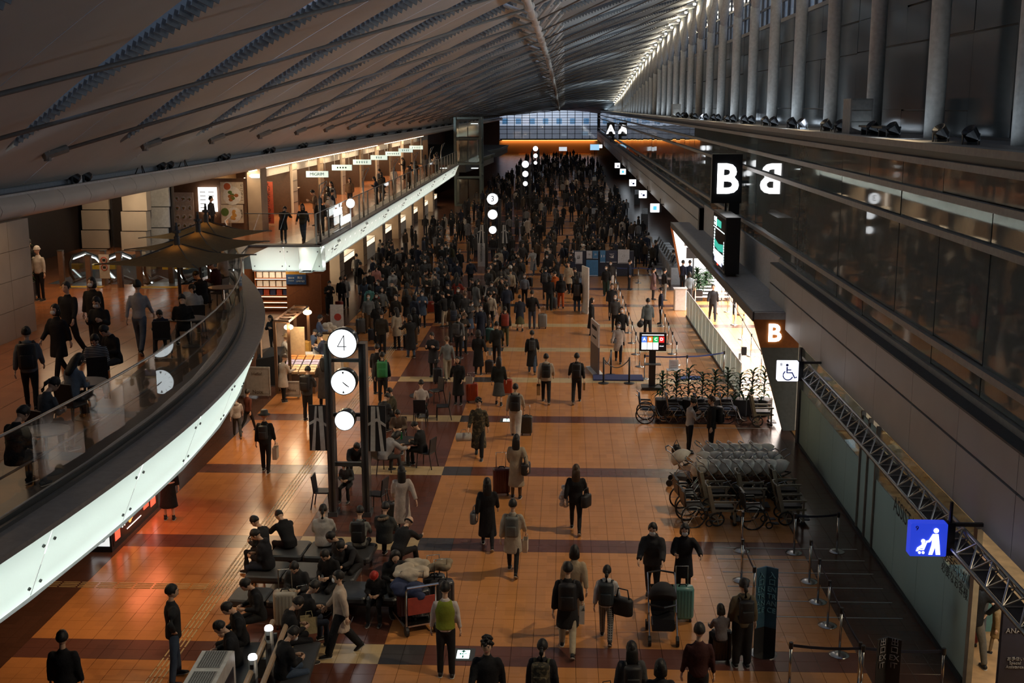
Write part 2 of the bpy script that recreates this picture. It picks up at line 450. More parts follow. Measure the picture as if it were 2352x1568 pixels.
fac = emis('facade_dusk', (.34, .37, .42), .55)
MB().box(-40, 40, 0, 3, 5.8, 20).build('facade', mat('facade_pale', (.62, .64, .68), .7), nb)
MB().box(-40, 40, -.1, 3, 0, 5.8).build('lower_wall', mat('facade_low', (.16, .16, .17), .8), nb)
for i in range(12): MB().box(-18+i*3.3-.8, -18+i*3.3+.5, -.06, .02, 6.2, 7.5).build('window', mat('facade_window', (.10, .26, .42), .2), nb)
lamp('AREA', 'facade_light', (-5, 280, 12), (-5, 292, 8), 2500, (.9, .95, 1), 20)  # broad area lamp aimed at the neighbouring facade
# ================================================================ right-hand side
WR = struct(thing('wall_right', '', '')); del WR['label']; del WR['category']
FASC = mat('fascia_panel_grey', (.46, .445, .42), .5, noise=.05, ns=1)
DKG = mat('dark_ledge', (.07, .073, .078), .5)
BAR = mat('mullion_bronze', (.30, .28, .25), .45)
GLASSR = mat('dark_mirror_glass', (.15, .178, .17), .03, spec=.36, noise=.05)
GREY = mat('plinth_grey', (.17, .165, .16), .55)
XF, XG, XC, XW = 6.95, 7.3, 8.7, 9.5
RA, RB = 39.9, 62.0     # recess for the signs
def fascia_run(y0, y1, near):
    y = y0; nxt = []
    while y < y1-.05:
        e = min(y+2.8, y1)
        if near:
            MB().box(XF, XF+.1, y+.008, e-.008, 3.30, 4.34).build('fascia_panel', FASC, WR)
            MB().box(XF, XF+.1, y+.008, e-.008, 4.39, 5.0).build('fascia_panel', FASC, WR)
        y = e
    if not near:
        b = MB(); y = y0
        while y < y1-.05:
            e = min(y+2.8, y1); b.box(XF, XF+.1, y+.02, e-.02, 3.3, 4.34).box(XF, XF+.1, y+.02, e-.02, 4.39, 5.0); y = e
        stuff(b.build('fascia_panels', FASC, WR))
    MB().box(XF+.06, XG+.2, y0, y1, 3.25, 5.0).build('fascia_core', BLACK, WR)
    MB().box(XF-.01, XG-.08, y0, y1, 5.0, 5.04).build('ledge', DKG, WR)
    MB().box(XG-.08, XG+.1, y0, y1, 5.0, 5.16).build('sill', BAR, WR)
fascia_run(12, RA, True); fascia_run(RB, 118, True); fascia_run(118, EY, False)
# glass wall in four rows
rows = [(5.17, 5.60), (5.74, 7.74), (7.87, 8.43), (8.56, 9.05)]
for z in (5.60, 7.74, 8.43): MB().box(XG-.11, XG+.06, 12, EY, z, z+.13).build('glazing_bar', BAR, WR)
y = 20.46-2.8*3; pn = 0; farp = MB()
while y < EY-1:
    for z0, z1 in rows:
        if y > 17 and pn < 300 and y < 230:
            o = MB().box(XG, XG+.02, .006, 2.794, 0, z1-z0).build('glass_pane', GLASSR, WR); o.location = (0, y, z0)
            o.rotation_euler = (0, rnd.uniform(-.004, .004), rnd.uniform(-.004, .004)); pn += 1
        else: farp.box(XG, XG+.02, y+.006, y+2.794, z0, z1)
    y += 2.8
stuff(farp.build('glass_panes', GLASSR, WR))
MB().box(XG+.06, XG+.3, 12, EY, 5, 9.1).build('backing', BLACK, WR)
# top ledge with its stepped lip
MB().box(XG-.14, XG+.2, 12, EY, 9.05, 9.18).build('lip', BAR, WR)
MB().box(XG+.02, XG+.3, 12, EY, 9.18, 9.34).build('recess', BLACK, WR)
MB().box(XG-.12, XG+.2, 12, EY, 9.34, 9.48).build('lip', BAR, WR)
MB().box(XG+.1, 11, 12, EY, 9.2, 9.46).build('shelf', GREY, WR)
# upper wall behind the columns
UPG = mat('upper_wall_glass', (.05, .062, .068), .12, spec=.6, noise=.2, ns=.5)
WUP = struct(thing('wall_upper', '', '')); del WUP['label']; del WUP['category']
y = 12.0; pn = 0; fb = MB()
while y < EY:
    for z0, z1 in ((9.5, 10.1), (10.13, 11.9), (11.93, 12.9), (12.93, 13.85)):
        if y < 110:
            o = MB().box(XW, XW+.04, .012, 2.788, 0, z1-z0).build('glass_pane', UPG, WUP); o.location = (0, y, z0); o.rotation_euler = (0, rnd.uniform(-.003, .003), rnd.uniform(-.003, .003))
        else: fb.box(XW, XW+.04, y+.012, y+2.788, z0, z1)
    y += 2.8
stuff(fb.build('glass_panes', UPG, WUP))
MB().box(XW+.05, XW+.3, 12, EY, 9.4, 13.9).build('backing', BLACK, WUP)
MB().box(XW-.05, XW+.1, 12, EY, 13.85, 14.0).build('window_sill', BAR, WUP)
wf = MB(); y = 12.0
WFR = mat('window_frame_blue', (.10, .11, .13), .4)
while y < EY:
    zt = zroof(8.9, min(y, 264))+.4
    wf.box(XW-.04, XW+.06, y-.07, y+.07, 14, max(14.2, zt)); y += 1.4
for z in (14.75, 15.5, 16.25): wf.box(XW-.03, XW+.05, 12, 140, z-.05, z+.05)
stuff(wf.build('window_frame_grid', WFR, WUP))
MB().box(XW+.01, XW+.03, 12, EY, 14, 18).build('window_glass', SKYG, WUP)
# columns with forked heads
COLM = mat('column_white', (.60, .59, .56), .5)
LAMPM = emis('lamp_white', (1, .86, .66), 26)
column_me = None
cy = [23.1+5.6*k for k in range(-2, 43)]
n_lp = 0
for i, y in enumerate(cy):
    zt = zroof(8.95, y)-.05; zj = max(9.9, zt-2.5)
    c = struct(MB().tube([(XC, y, 9.46), (XC, y, zj-.6), (XC, y-.05, zj)], [.225, .225, .22], 14).build('column', COLM, None, True))
    MB().tube([(XC, y-.05, zj-.1), (XC+.06, y-.5, zj+(zt-zj)*.45), (XC+.2, y-1.1, zt)], [.2, .21, .17], 12).build('arm', COLM, c, True)
    MB().tube([(XC, y+.05, zj-.7), (XC, y+.75, zj+(zt-zj)*.55), (XC+.1, y+1.5, zt-.1)], [.05, .26, .20], 12).build('tapered_strut', COLM, c, True)
    if zt-zj > 1.2 and y > 38:
        n_lp += 1; lp = thing('strut_lamp', ordw(n_lp)+' white lamp from the camera at the head of a forked column', 'lamp', (XC-.35, y+1.0, zt-.35), 0, 'lamps along the right roof edge')
        MB().tube([(0, 0, .3), (0, 0, .12)], .09, 8).build('housing', STEEL, lp)
        MB().lathe([(.09, .02), (.10, .12)], (0, 0, -.02), 10).build('lens', LAMPM, lp)
        lamp('POINT', 'strut_lamp_light', (XC-.4, y+1.0, zt-.62), None, 62 if y < 150 else 40, (1, .84, .62), .08)
# uplights standing on the shelf
up0 = None
for i, y in enumerate([20.5+2.8*k for k in range(0, 24)]):
    if up0 is None:
        up0 = t = thing('shelf_spotlight', 'first black drum spotlight from the camera on the right wall shelf', 'spotlight', (7.95, y, 9.46), 0, 'spotlights on the right wall shelf')
        R = MX.Rotation(-.65, 3, 'Y') @ MX.Rotation(.25, 3, 'X')
        MB().lathe([(.11, -.15), (.14, -.08), (.15, .12), (.13, .13), (.04, .07)], (0, 0, .2), 14, 0, R).build('housing', BLACK, t)
        MB().box(-.1, .1, -.1, .1, 0, .05).box(-.17, -.15, -.03, .03, 0, .22).box(.15, .17, -.03, .03, 0, .22).build('bracket', DGREY, t)
    else: dup(up0, (7.95, y+(.5 if i % 2 else -.4), 9.46), None, ordw(i+1)+' black drum spotlight from the camera on the right wall shelf')
for px_, nm in ((1945, 'nearer'), (1545, 'farther')):
    a = PX(px_, 300 if px_ > 1600 else 262, 8.0); yy = 8.0*2700/(px_-1300)
    t = thing('equipment_cabinet', 'pale grey equipment cabinet on the right wall shelf, '+nm+' of the two', 'cabinet', (8.05, yy, 9.46))
    MB().box(-.3, .3, -.45, .45, 0, .95).build('body', mat('cabinet_pale', (.42, .41, .38), .6), t)
    for z in (.06, .36, .66): MB().box(-.27, .27, -.47, -.45, z, z+.26).build('door', MATS['cabinet_pale'], t)
t = thing('seating_bench', 'low black slatted equipment rail on the right wall shelf', 'rail', PX(2020, 300, 8.1)); t.location.z = 9.46
for i in range(5): MB().box(-.25+i*.1, -.18+i*.1, -1.2, 1.2, .2, .25).build('slat', BLACK, t)
for s in (-.9, .9): MB().box(-.25, .25, s-.03, s+.03, 0, .2).build('leg', BLACK, t)
# ---- truss under the fascia
truss = thing('box_truss', 'long silver lattice truss running below the grey fascia', 'truss', (0, 0, 0))
a0, a1, ty0, ty1 = 6.45, 6.9, 13.0, 32.6
for x, z in ((a0, 2.98), (a1, 2.98), (a0+.22, 3.3)): MB().tube([(x, ty0, z), (x, ty1, z)], .028, 8).build('chord', mat('truss_alu', (.42, .41, .39), .35, .8), truss, True)
TR = MATS['truss_alu']; y = ty0; n = 0
while y < ty1-.01:
    c = V((a0+.22, y+.35, 3.3)); b = MB()
    for q in ((a0, y, 2.98), (a0, y+.7, 2.98), (a1, y, 2.98), (a1, y+.7, 2.98)): b.tube([c, q], .016, 6)
    b.tube([(a0, y, 2.98), (a1, y, 2.98)], .016, 6); b.tube([(a0, y, 2.98), (a1, y+.7, 2.98)], .012, 6)
    b.build('lattice', TR, truss); y += .7
MB().box(a0+.05, a1-.05, ty0, ty1, 2.86, 2.95).build('cable_tray', DKG, truss)
# ---- canopy over gate B and its recess
GRC = mat('canopy_grey', (.36, .37, .39), .5)
XK = 5.95
cnp = struct(MB().box(XK, 7.4, 36.8, 66.5, 3.62, 3.84).build('canopy_roof', GRC))
MB().box(XK-.03, XK+.02, 36.8, 66.5, 3.56, 3.86).build('edge_trim', DKG, cnp)
rec = struct(MB().box(7.25, 7.4, RA, RB, 3.84, 5.2).build('wall_recess', mat('recess_white', (.50, .50, .50), .6)))
MB().box(XF, 7.4, RA-.06, RA, 3.3, 5.0).box(XF, 7.4, RB, RB+.06, 3.3, 5.0).build('end_panel', FASC, rec)
for i in range(7): MB().box(XK+.02, 7.25, 37+i*4.2, 37+i*4.2+4.18, 3.84, 3.856).build('cover_panel', GRC, cnp)
# slanted gate ends
OR = mat('gate_orange', (.42, .13, .02), .5); GW = mat('gate_white', (.82, .83, .83), .35)
LET = emis('letter_white', (1, 1, 1), 3.2)
g1 = thing('gate_portal', 'orange gate portal end with a glowing letter above grey slanted base', 'gate', (0, 36.8, 0))
MB().prism([(XK, 3.62), (7.4, 3.62), (7.4, 2.72), (6.22, 2.72)], lambda a, b, t: (a, t, b), 0, .25).build('orange_panel', OR, g1)
MB().prism([(6.22, 2.72), (7.4, 2.72), (7.4, 0), (7.02, 0)], lambda a, b, t: (a, t, b), .02, .25).build('grey_panel', mat('gate_grey', (.13, .15, .16), .4), g1)
text('B', .78, LET, g1, (6.62, -.02, 3.17), FACE_CAM, 'letter', .015)
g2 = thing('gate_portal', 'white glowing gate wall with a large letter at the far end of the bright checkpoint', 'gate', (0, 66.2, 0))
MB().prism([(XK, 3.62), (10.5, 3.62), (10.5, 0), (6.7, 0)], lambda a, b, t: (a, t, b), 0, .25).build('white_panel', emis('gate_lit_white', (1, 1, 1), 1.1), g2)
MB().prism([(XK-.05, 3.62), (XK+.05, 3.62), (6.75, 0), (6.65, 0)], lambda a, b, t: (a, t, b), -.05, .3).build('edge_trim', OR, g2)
text('B', 1.1, mat('letter_grey', (.35, .33, .30), .5), g2, (6.95, -.02, 2.9), FACE_CAM, 'letter', .01)
# gate interior
gi = struct(MB().box(7.4, 12.6, 37, 66.2, 3.5, 3.62).build('ceiling_gate', GW))
struct(MB().box(12.5, 12.7, 37, 67, 0, 3.6).build('wall_gate', GW))
struct(MB().box(7.4, 12.6, 36.9, 37.1, 0, 3.6).build('wall_gate_end', GW))
for i in range(6):
    o = MB().box(7.7+(i % 2)*2.3, 9.6+(i % 2)*2.3, 39+(i//2)*9.2, 46+(i//2)*9.2, 3.44, 3.5).build('light_panel', emis('panel_light', (1, .98, .94), 7.0), gi)
lamp('AREA', 'gate_light', (8.6, 52, 3.4), (8.0, 52, 0), 2600, (1, .97, .92), 2.2, sy=26).data.spread = 1.75
# ---- sign B, screen under it
def letter_board(x0, x1, y, z0, z1, s, size, lbl):
    t = thing('letter_sign', lbl, 'sign', ((x0+x1)/2, y, z0)); w_ = x1-x0; h_ = z1-z0
    MB().box(-w_/2, w_/2, 0, .28, 0, h_).build('board', mat('sign_black', (.006, .007, .009), .35), t)
    MB().box(-.04, .04, .08, .2, -.9, 0).box(w_*.1, w_*.45, .05, .22, -.45, 0).build('bracket', BLACK, t)
    MB().box(w_/2, w_/2+.35, .1, .16, h_*.4, h_*.46).build('wall_arm', DGREY, t)
    text(s, size, emis('letter_bright', (1, 1, 1), 5.0), t, (0, -.02, h_*.47), FACE_CAM, 'letter', .02)
letter_board(5.82, 7.02, 47.5, 6.42, 8.36, 'B', 1.62, 'big black sign board with a glowing white letter B')
letter_board(5.9, 7.0, 172, 6.1, 8.0, 'A', 1.7, 'distant black sign board with a glowing white letter A')
sc = thing('departure_screen', 'tall black departure display box standing on the canopy edge under the B sign', 'screen', (6.05, 44.6, 3.86))
MB().box(0, .55, 0, 3.7, .1, 2.25).build('casing', BLACK, sc)
MB().box(-.02, 0, .1, 3.6, .2, 2.15).build('screen_glass', mat('screen_dark', (.01, .012, .014), .15), sc)
MB().box(.1, .5, .5, 1, 0, .1).box(.1, .5, 2.7, 3.2, 0, .1).build('foot', DGREY, sc)
LEDW = emis('led_white', (.8, 1, 1), 2.6); LEDG = emis('led_green', (.05, .55, .42), 1.0); LEDR = emis('led_red', (1, .05, .02), 2); LEDB = emis('led_violet', (.55, .6, 1), 2.2)
b = MB(); x = -.028
def led(y0, y1, z0, z1, m): b.box(x, x+.006, y0, y1, z0, z1, m)
led(2.9, 3.35, 1.85, 2.02, 0); led(2.9, 3.35, 1.7, 1.8, 0); led(2.6, 2.72, 1.66, 2.04, 0); led(1.2, 2.5, 1.72, 1.98, 1); led(.2, 3.5, 1.60, 1.63, 0)
for i in range(12): led(.55+i*.22, .66+i*.22, .78+.25*abs(i-5.5)/5.5*.3, 1.05+.1*abs(i-5.5)/5.5, 1); led(.5+i*.22, .68+i*.22, .45, .74, 0)
for i in range(5): led(.75+i*.45, 1.1+i*.45, .28, .6, 3)
for k in range(9): led(3.1-k*.01, 3.35-k*.015, .5+k*.12, .58+k*.12, 0); led(.2+k*.01, .42-k*.01, .42+k*.1, .49+k*.1, 0)
led(1.8, 2.1, .2, .27, 2)
b.build('display_pixels', [LEDW, LEDG, LEDR, LEDB], sc)
# ---- hanging light-box signs
BLUE = emis('sign_blue', (.02, .05, .60), 1.0); SW = emis('sign_white', (.86, .88, 1), 1.25); PICT = emis('pictogram_white', (1, 1, 1), 2.0); LB = mat('pictogram_blue', (.10, .16, .62), .4)
def lightbox(loc, w_, h_, body, lbl, num, numm, grp=None):
    t = thing('lightbox_sign', lbl, 'sign', loc, 0, grp)
    MB().cbox((0, .1, 0), (w_, .2, h_), 0, MX.Rotation(PI/2, 3, 'X') @ MX.Identity(3)) if 0 else None
    MB().prism([(-w_/2+.014, -h_/2), (w_/2-.014, -h_/2), (w_/2, -h_/2+.014), (w_/2, h_/2-.014), (w_/2-.014, h_/2), (-w_/2+.014, h_/2), (-w_/2, h_/2-.014), (-w_/2, -h_/2+.014)], lambda a, b, t_: (a, t_, b), 0, .2).build('light_box', body, t)
    MB().box(w_/2, w_/2+.14, .04, .18, -h_/2, h_/2).build('bracket', BLACK, t)
    MB().tube([(w_/2+.07, .1, h_/2), (w_/2+.07, .1, h_/2+.35)], .03, 6).build('hanger', BLACK, t)
    MB().box(w_/2+.1, max(w_/2+.12, 6.97-loc[0]), .07, .13, h_/2-.07, h_/2-.01).build('wall_arm', DGREY, t)
    if num: text(num, h_*.2, numm, t, (-w_*.34, -.012, h_*.36), FACE_CAM, 'number', .004)
    return t
w_ = .66
c = PX(2133, 1240, 6.05); t = lightbox(c, .60, .57, BLUE, 'glowing blue sign with a white figure pushing a stroller and number 9', '9', mat('num_dim', (.12, .05, .25), .5))
b = MB(); yy = -.016
b.lathe([(.042, 0), (.042, .012)], (.11, yy+.01, .17), 14, 0, MX.Rotation(PI/2, 3, 'X'))
for poly in ([(.06, .11), (.15, .11), (.18, -.08), (.20, -.25), (.13, -.25), (.11, -.11), (.07, -.25), (.01, -.25), (.05, -.08)], [(.06, .11), (.08, .06), (.02, -.03), (-.04, -.04), (-.04, -.01), (.0, .0)],
             [(-.04, -.02), (-.02, -.02), (-.07, -.17), (-.14, -.17), (-.14, -.155), (-.085, -.155)], [(-.13, -.14), (-.07, -.14), (-.06, -.05), (-.11, -.05), (-.11, -.08), (-.18, -.13), (-.2, -.19), (-.17, -.19)]):
    b.prism(poly, lambda a, b_, t_: (a, t_, b_), yy, yy+.01)
for q in ((-.09, -.015, .035), (-.14, -.215, .022), (-.08, -.215, .022)): b.lathe([(q[2], 0), (q[2], .012)], (q[0], yy+.01, q[1]), 12, 0, MX.Rotation(PI/2, 3, 'X'))
b.build('pictogram', PICT, t)
c = PX(1810, 853, 6.05); t = lightbox(c, .56, .54, SW, 'glowing white sign with a blue wheelchair figure and number 8', '8', INK)
b = MB()
b.tube([(.0+.13*math.cos(a), yy, -.10+.13*math.sin(a)) for a in np.arange(2.2, 6.2, .25)], .016, 6)
b.lathe([(.036, 0), (.036, .012)], (-.03, yy+.01, .18), 14, 0, MX.Rotation(PI/2, 3, 'X'))
b.tube([(-.03, yy, .13), (-.03, yy, -.03), (.11, yy, -.03), (.18, yy, -.17), (.24, yy, -.15)], .02, 6).tube([(-.03, yy, .05), (.08, yy, .05)], .016, 6)
b.build('pictogram', LB, t)
cy_ = emis('pictogram_cyan', (.1, .55, .9), 1.2)
for i, (px_, py_, s_) in enumerate(((1505, 472, 1), (1476, 441, 2), (1453, 415, 2), (1430, 390, 1), (1419, 376, 2), (1393, 333, 0), (1500, 300, 9))):
    if s_ == 9: continue
    yq = 7.0*2700/max(20, (py_-246)); c = V((6.32, yq, 3.2))
    pos = ('nearest the bright gate wall', 'second along from the bright gate wall', 'third along from the bright gate wall', 'fourth along from the bright gate wall', 'just past the small letter A', 'by the end wall')[i]
    t = lightbox(c, .62, .6, emis('sign_white_far', (.95, .97, 1), 2.6), 'small glowing white counter sign '+pos, None, None)
    b = MB()
    if s_ == 1: b.box(-.12, .12, -.02, -.01, -.14, .14).box(-.16, -.13, -.02, -.01, -.14, .14)
    elif s_ == 2: b.box(-.02, .16, -.02, -.01, -.16, .02).box(-.16, -.06, -.02, -.01, .0, .08).box(.0, .14, -.02, -.01, .06, .1)
    else: b.box(-.1, .1, -.02, -.01, -.05, .05)
    b.build('pictogram', cy_ if s_ == 1 else LB, t)
# ---- special assistance room behind frosted glass
FROST = mat('frosted_glass', (.32, .37, .36), .35, trans=.65, noise=.15, ns=.7)
CLEAR = mat('clear_glass', (.55, .65, .65), .03, alpha=.05)
FRM = mat('door_frame_bronze', (.16, .14, .12), .4)
wg = struct(thing('wall_storefront', '', '')); del wg['label']; del wg['category']
XS = 7.22
ys = [19.9, 21.3, 23.0, 24.7, 26.4]; ys2 = [27.9, 29.3, 30.8, 32.4, 34.0, 35.2]
for run in (ys, ys2):
    for a, c in zip(run, run[1:]):
        MB().box(XS, XS+.02, a+.006, c-.006, .08, 1.75).build('frosted_pane', FROST, wg)
        MB().box(XS, XS+.02, a+.006, c-.006, 1.755, 3.0).build('clear_pane', CLEAR, wg)
MB().box(XS, XS+.02, 26.5, 27.1, .08, 2.9).box(XS, XS+.02, 27.2, 27.8, .08, 2.9).build('door_pane', FROST, wg)
for y in (26.42, 27.15, 27.85): MB().box(XS-.04, XS+.06, y-.04, y+.04, 0, 3.0).build('door_frame', FRM, wg)
MB().box(XS-.03, XS+.07, 19.72, 19.9, 0, 3.0).build('post', mat('post_tan', (.30, .25, .18), .5), wg)
MB().box(XS-.06, XS+.06, 35.2, 35.5, 0, 3.0).build('post', DGREY, wg)
MB().box(XS-.06, XS+.06, 19.9, 35.3, 0, .08).build('kerb', BLACK, wg)
text('SPECIAL\nASSISTANCE', .50, INK, wg, (XS-.012, 23.6, 1.95), FACE_LEFT, 'lettering', .002, 'CENTER', .9)
text('お手伝いが\n必要なお客様', .25, INK, wg, (XS-.012, 20.75, 1.75), FACE_LEFT, 'lettering', .002)
room = struct(MB().box(7.3, 14.3, 13, 36.9, -.01, .004).build('floor_room', mat('carpet_tan', (.40, .22, .09), .9, noise=.25, ns=3)))
struct(MB().box(7.3, 14.4, 12, 36.9, 3.2, 3.3).build('ceiling_room', SHELL))
lamp('AREA', 'room_light', (9.2, 25, 3.1), (8.0, 25, 0), 240, (.9, .98, 1), 1.2, sy=13)
lamp('AREA', 'desk_light', (8.6, 17.5, 3.1), (8.3, 17.5, 0), 110, (1, .78, .5), 1.5)
lamp('AREA', 'room_light', (9.5, 33.5, 3.1), (8.6, 33.5, 0), 90, (1, .8, .5), 1.5)
# counter rooms further along
struct(MB().box(12.6, 12.8, 66.5, EY, 0, 4).build('wall_counter', mat('counter_wall', (.30, .31, .32), .6)))
struct(MB().box(7.05, 14.4, 66.5, EY, 3.3, 3.4).build('ceiling_counter', SHELL))
for y in (80, 104, 130, 160): lamp('AREA', 'counter_light', (8.2, y, 3.2), (7.6, y, 0), 60, (.85, .93, 1), 1, sy=18)
# ================================================================ left mezzanine
ZM = 4.4
def edge(y): return -6.95-(y-20.5)**2/(92 if y > 20.5 else 120)
YA, YB, XB = 43.6, 49.2, -10.35
def xb(y): return XB-(y-YB)*.0085
outline = [(edge(y), y) for y in np.arange(9, YA, 1.55)]+[(-12.4, 44.6), (-13.0, 46.4), (-13.45, YB)]+[(XB, YB)]+[(xb(y), y) for y in np.arange(YB+2.8, 124, 2.8)]
iB = next(i for i, p in enumerate(outline) if p == (XB, YB))
mz = struct(thing('floor_mezzanine', '', '')); del mz['label']; del mz['category']
SOFF = mat('soffit_dark', (.10, .105, .105), .6)
CAPM = mat('cap_grey', (.20, .20, .21), .5)
MEZF = floor_mat('mezzanine_tile', (.40, .15, .06), .17)
CAFE = mat('cafe_floor_wood', (.085, .06, .045), .3)
b = MB()     # slab with a well for the escalators
HX0, HX1, HY0, HY1 = -17.4, -12.6, 38.9, 46.9
def slab(poly, z0, z1): b.prism(poly, lambda x, y, t: (x, y, t), z0, z1)
for (x0, y0), (x1, y1) in zip(outline, outline[1:]):
    if abs(y1-y0) < 1e-6: continue
    if y0 == YB: y0 = YB+1.05
    for xa in ([-26] if not (y1 > HY0 and y0 < HY1) else [None]):
        if xa: slab([(xa, y0), (x0-1.0, y0), (x1-1.0, y1), (xa, y1)], 3.32, ZM)
        else:
            slab([(-26, y0), (HX0, y0), (HX0, y1), (-26, y1)], 3.32, ZM)
            if min(x0, x1) > HX1: slab([(HX1, y0), (x0-1.0, y0), (x1-1.0, y1), (HX1, y1)], 3.32, ZM)
b.build('slab', SOFF, mz)
b = MB()
for (x0, y0), (x1, y1) in zip(outline, outline[1:]):
    if abs(y1-y0) < 1e-6: continue
    w0 = 2.4 if y0 < 36 else .5
    xs_ = [(-26, HX0), (HX1, None)] if (y1 > HY0 and y0 < HY1) else [(-26, None)]
    for xa, xb_ in xs_:
        if xb_ is None:
            b.quad((xa, y0, ZM+.004), (x0-w0, y0, ZM+.004), (x1-w0, y1, ZM+.004), (xa, y1, ZM+.004), 0)
            b.quad((x0-w0, y0, ZM+.004), (x0-.5, y0, ZM+.004), (x1-.5, y1, ZM+.004), (x1-w0, y1, ZM+.004), 1)
        else: b.quad((xa, y0, ZM+.004), (xb_, y0, ZM+.004), (xb_, y1, ZM+.004), (xa, y1, ZM+.004), 0)
stuff(b.build('floor_finish', [MEZF, CAFE], mz))
b = MB()
for x in np.arange(-16, -8.2, .82):
    y = 18
    while y < 37: b.box(x, x+.006, y, y+1.6, ZM+.004, ZM+.006); y += 1.64
stuff(b.build('floor_joints', GROUT, mz))
# luminous fascia: frosted glass lit from a strip lamp inside
FGL = mat('fascia_frosted_glass', (.86, .95, .91), .12, trans=.82, noise=.02, ns=.6, spec=.35)
TUBE = emis('fascia_tube', (.93, 1, .95), 11.5)
BOLT = mat('bolt_dark', (.09, .10, .10), .4, .6)
fas = struct(thing('trim_fascia', '', '')); del fas['label']; del fas['category']
def nrm(p, q):
    d = V((q[0]-p[0], q[1]-p[1], 0)).normalized(); return V((d.y, -d.x, 0))
def fascia(pts, seg, inset=.44, zt=4.42, zb=3.36, tube=1.0, bolts=True, curve=None):
    L_ = [V((x, y, 0)) for x, y in pts]
    housing = MB(); strip = MB()
    N_ = []
    for i in range(len(L_)):
        a = L_[max(0, i-1)]; c = L_[min(len(L_)-1, i+1)]; N_.append(nrm(a, c))
    for i in range(len(L_)-1):
        p, q, n, m = L_[i], L_[i+1], N_[i], N_[i+1]
        d = (q-p).normalized()
        j = p+d*.012; k = q-d*.012
        up = V((0, 0, zt)); dn = V((0, 0, zb))
        if curve and q.y < YA-.5:
            row = [V((curve(yy), yy, 0)) for yy in [j.y+(k.y-j.y)*f/4 for f in range(5)]]
        else: row = [j, k]
        vs = []
        for f, r_ in enumerate(row):
            nn = (n+(m-n)*(f/(len(row)-1))).normalized()
            vs += [r_+up, r_-nn*inset+dn, r_+up-nn*.02, r_-nn*(inset+.02)+dn]
        fs_ = []
        for f in range(len(row)-1): o_ = f*4; fs_ += [(o_, o_+1, o_+5, o_+4), (o_+1, o_+3, o_+7, o_+5), (o_, o_+4, o_+6, o_+2)]
        MB().add(vs, fs_).build('glass_panel', FGL, fas, bool(curve))
        h = lambda a, nn, o, z: a-nn*o+V((0, 0, z))
        housing.quad(h(p, n, .95, zb-.05), h(q, m, .95, zb-.05), h(q, m, .95, zt+.02), h(p, n, .95, zt+.02))
        housing.quad(h(p, n, .05, zt+.02), h(p, n, .95, zt+.02), h(q, m, .95, zt+.02), h(q, m, .05, zt+.02))
        housing.quad(h(p, n, inset-.02, zb-.05), h(q, m, inset-.02, zb-.05), h(q, m, .95, zb-.05), h(p, n, .95, zb-.05), 1)
        strip.tube([h(p, n, .84, zb+.2), h(q, m, .84, zb+.2)], .03*tube, 6); strip.tube([h(p, n, .72, zt-.10), h(q, m, .72, zt-.10)], .024*tube, 6)
        if bolts:
            for pp, nn in ((j+d*.14, n), (k-d*.14, m)):
                for f in (.2, .82):
                    c = pp-nn*(inset*f)+V((0, 0, zt+(zb-zt)*f)); nv_ = (nn*(zt-zb)-V((0, 0, inset))).normalized()
                    MB().tube([c, c+nv_*.03], .026, 8).build('bolt', BOLT, fas)
    housing.build('housing', [WHITE, SOFF], fas); strip.build('strip_lamp', TUBE, fas)
pts_near = [(edge(y), y) for y in np.arange(9.2, YA-1, 3.1)]+[(-12.4, 44.6), (-13.45, YB)]
fascia(pts_near, 3.1, curve=edge)
fascia([(-13.45, YB), (-11.95, YB), (XB, YB)], 1.5, zt=4.42)
bp = [(xb(y), y) for y in [YB]+list(np.arange(YB+1.4, 122.6, 1.4))]
fascia(bp, 1.4, bolts=False, tube=.8)
fascia([(-10.6, 128), (-9.6, 140), (-9.0, 152)], 12, bolts=False, tube=1.2); fascia([(-10.5, 160), (-9.2, 172), (-8.9, 186)], 12, bolts=False, tube=1.2)
struct(MB().prism([(-26, 128), (-10.8, 128), (-9.8, 140), (-9.2, 152), (-10.6, 160), (-9.4, 172), (-9.1, 186), (-26, 190)], lambda x, y, t: (x, y, t), 3.3, 4.45).build('floor_far_mezzanine', SOFF))
# overhead direction lettering on the bridge fascia
tilt = MX.Rotation(-math.atan2(.44, 1.06), 3, 'Y')
rotf = (tilt @ MX.Rotation(PI/2, 3, 'Z') @ MX.Rotation(PI/2, 3, 'X')).to_euler()
for y in (53.3, 61.5, 69.5, 78, 87, 97, 107, 117):
    for s, dz, sz in (('国際線', .28, .24), ('INTERNATIONAL', .02, .10), ('国际航班  국제선', -.14, .08)):
        z = 3.92+dz; x = xb(y)-.44*(4.42-z)/1.06+.012
        text(s, sz, INK, fas, (x, y+.55, z), rotf, 'lettering', .002)
    z = 3.9; x = xb(y)-.44*(4.42-z)/1.06+.014
    b = MB(); P2 = lambda a, b_, t: (x+t+.41*b_, y-.35+a, z+b_)
    b.prism([(-.22, -.02), (.18, -.02), (.18, .02), (-.22, .02)], P2, 0, .006).prism([(-.3, 0), (-.12, .12), (-.12, .05), (-.22, 0)], P2, 0, .006).prism([(.16, -.02), (.2, -.02), (.2, -.22), (.16, -.22)], P2, 0, .006)
    b.build('arrow', INK, fas)
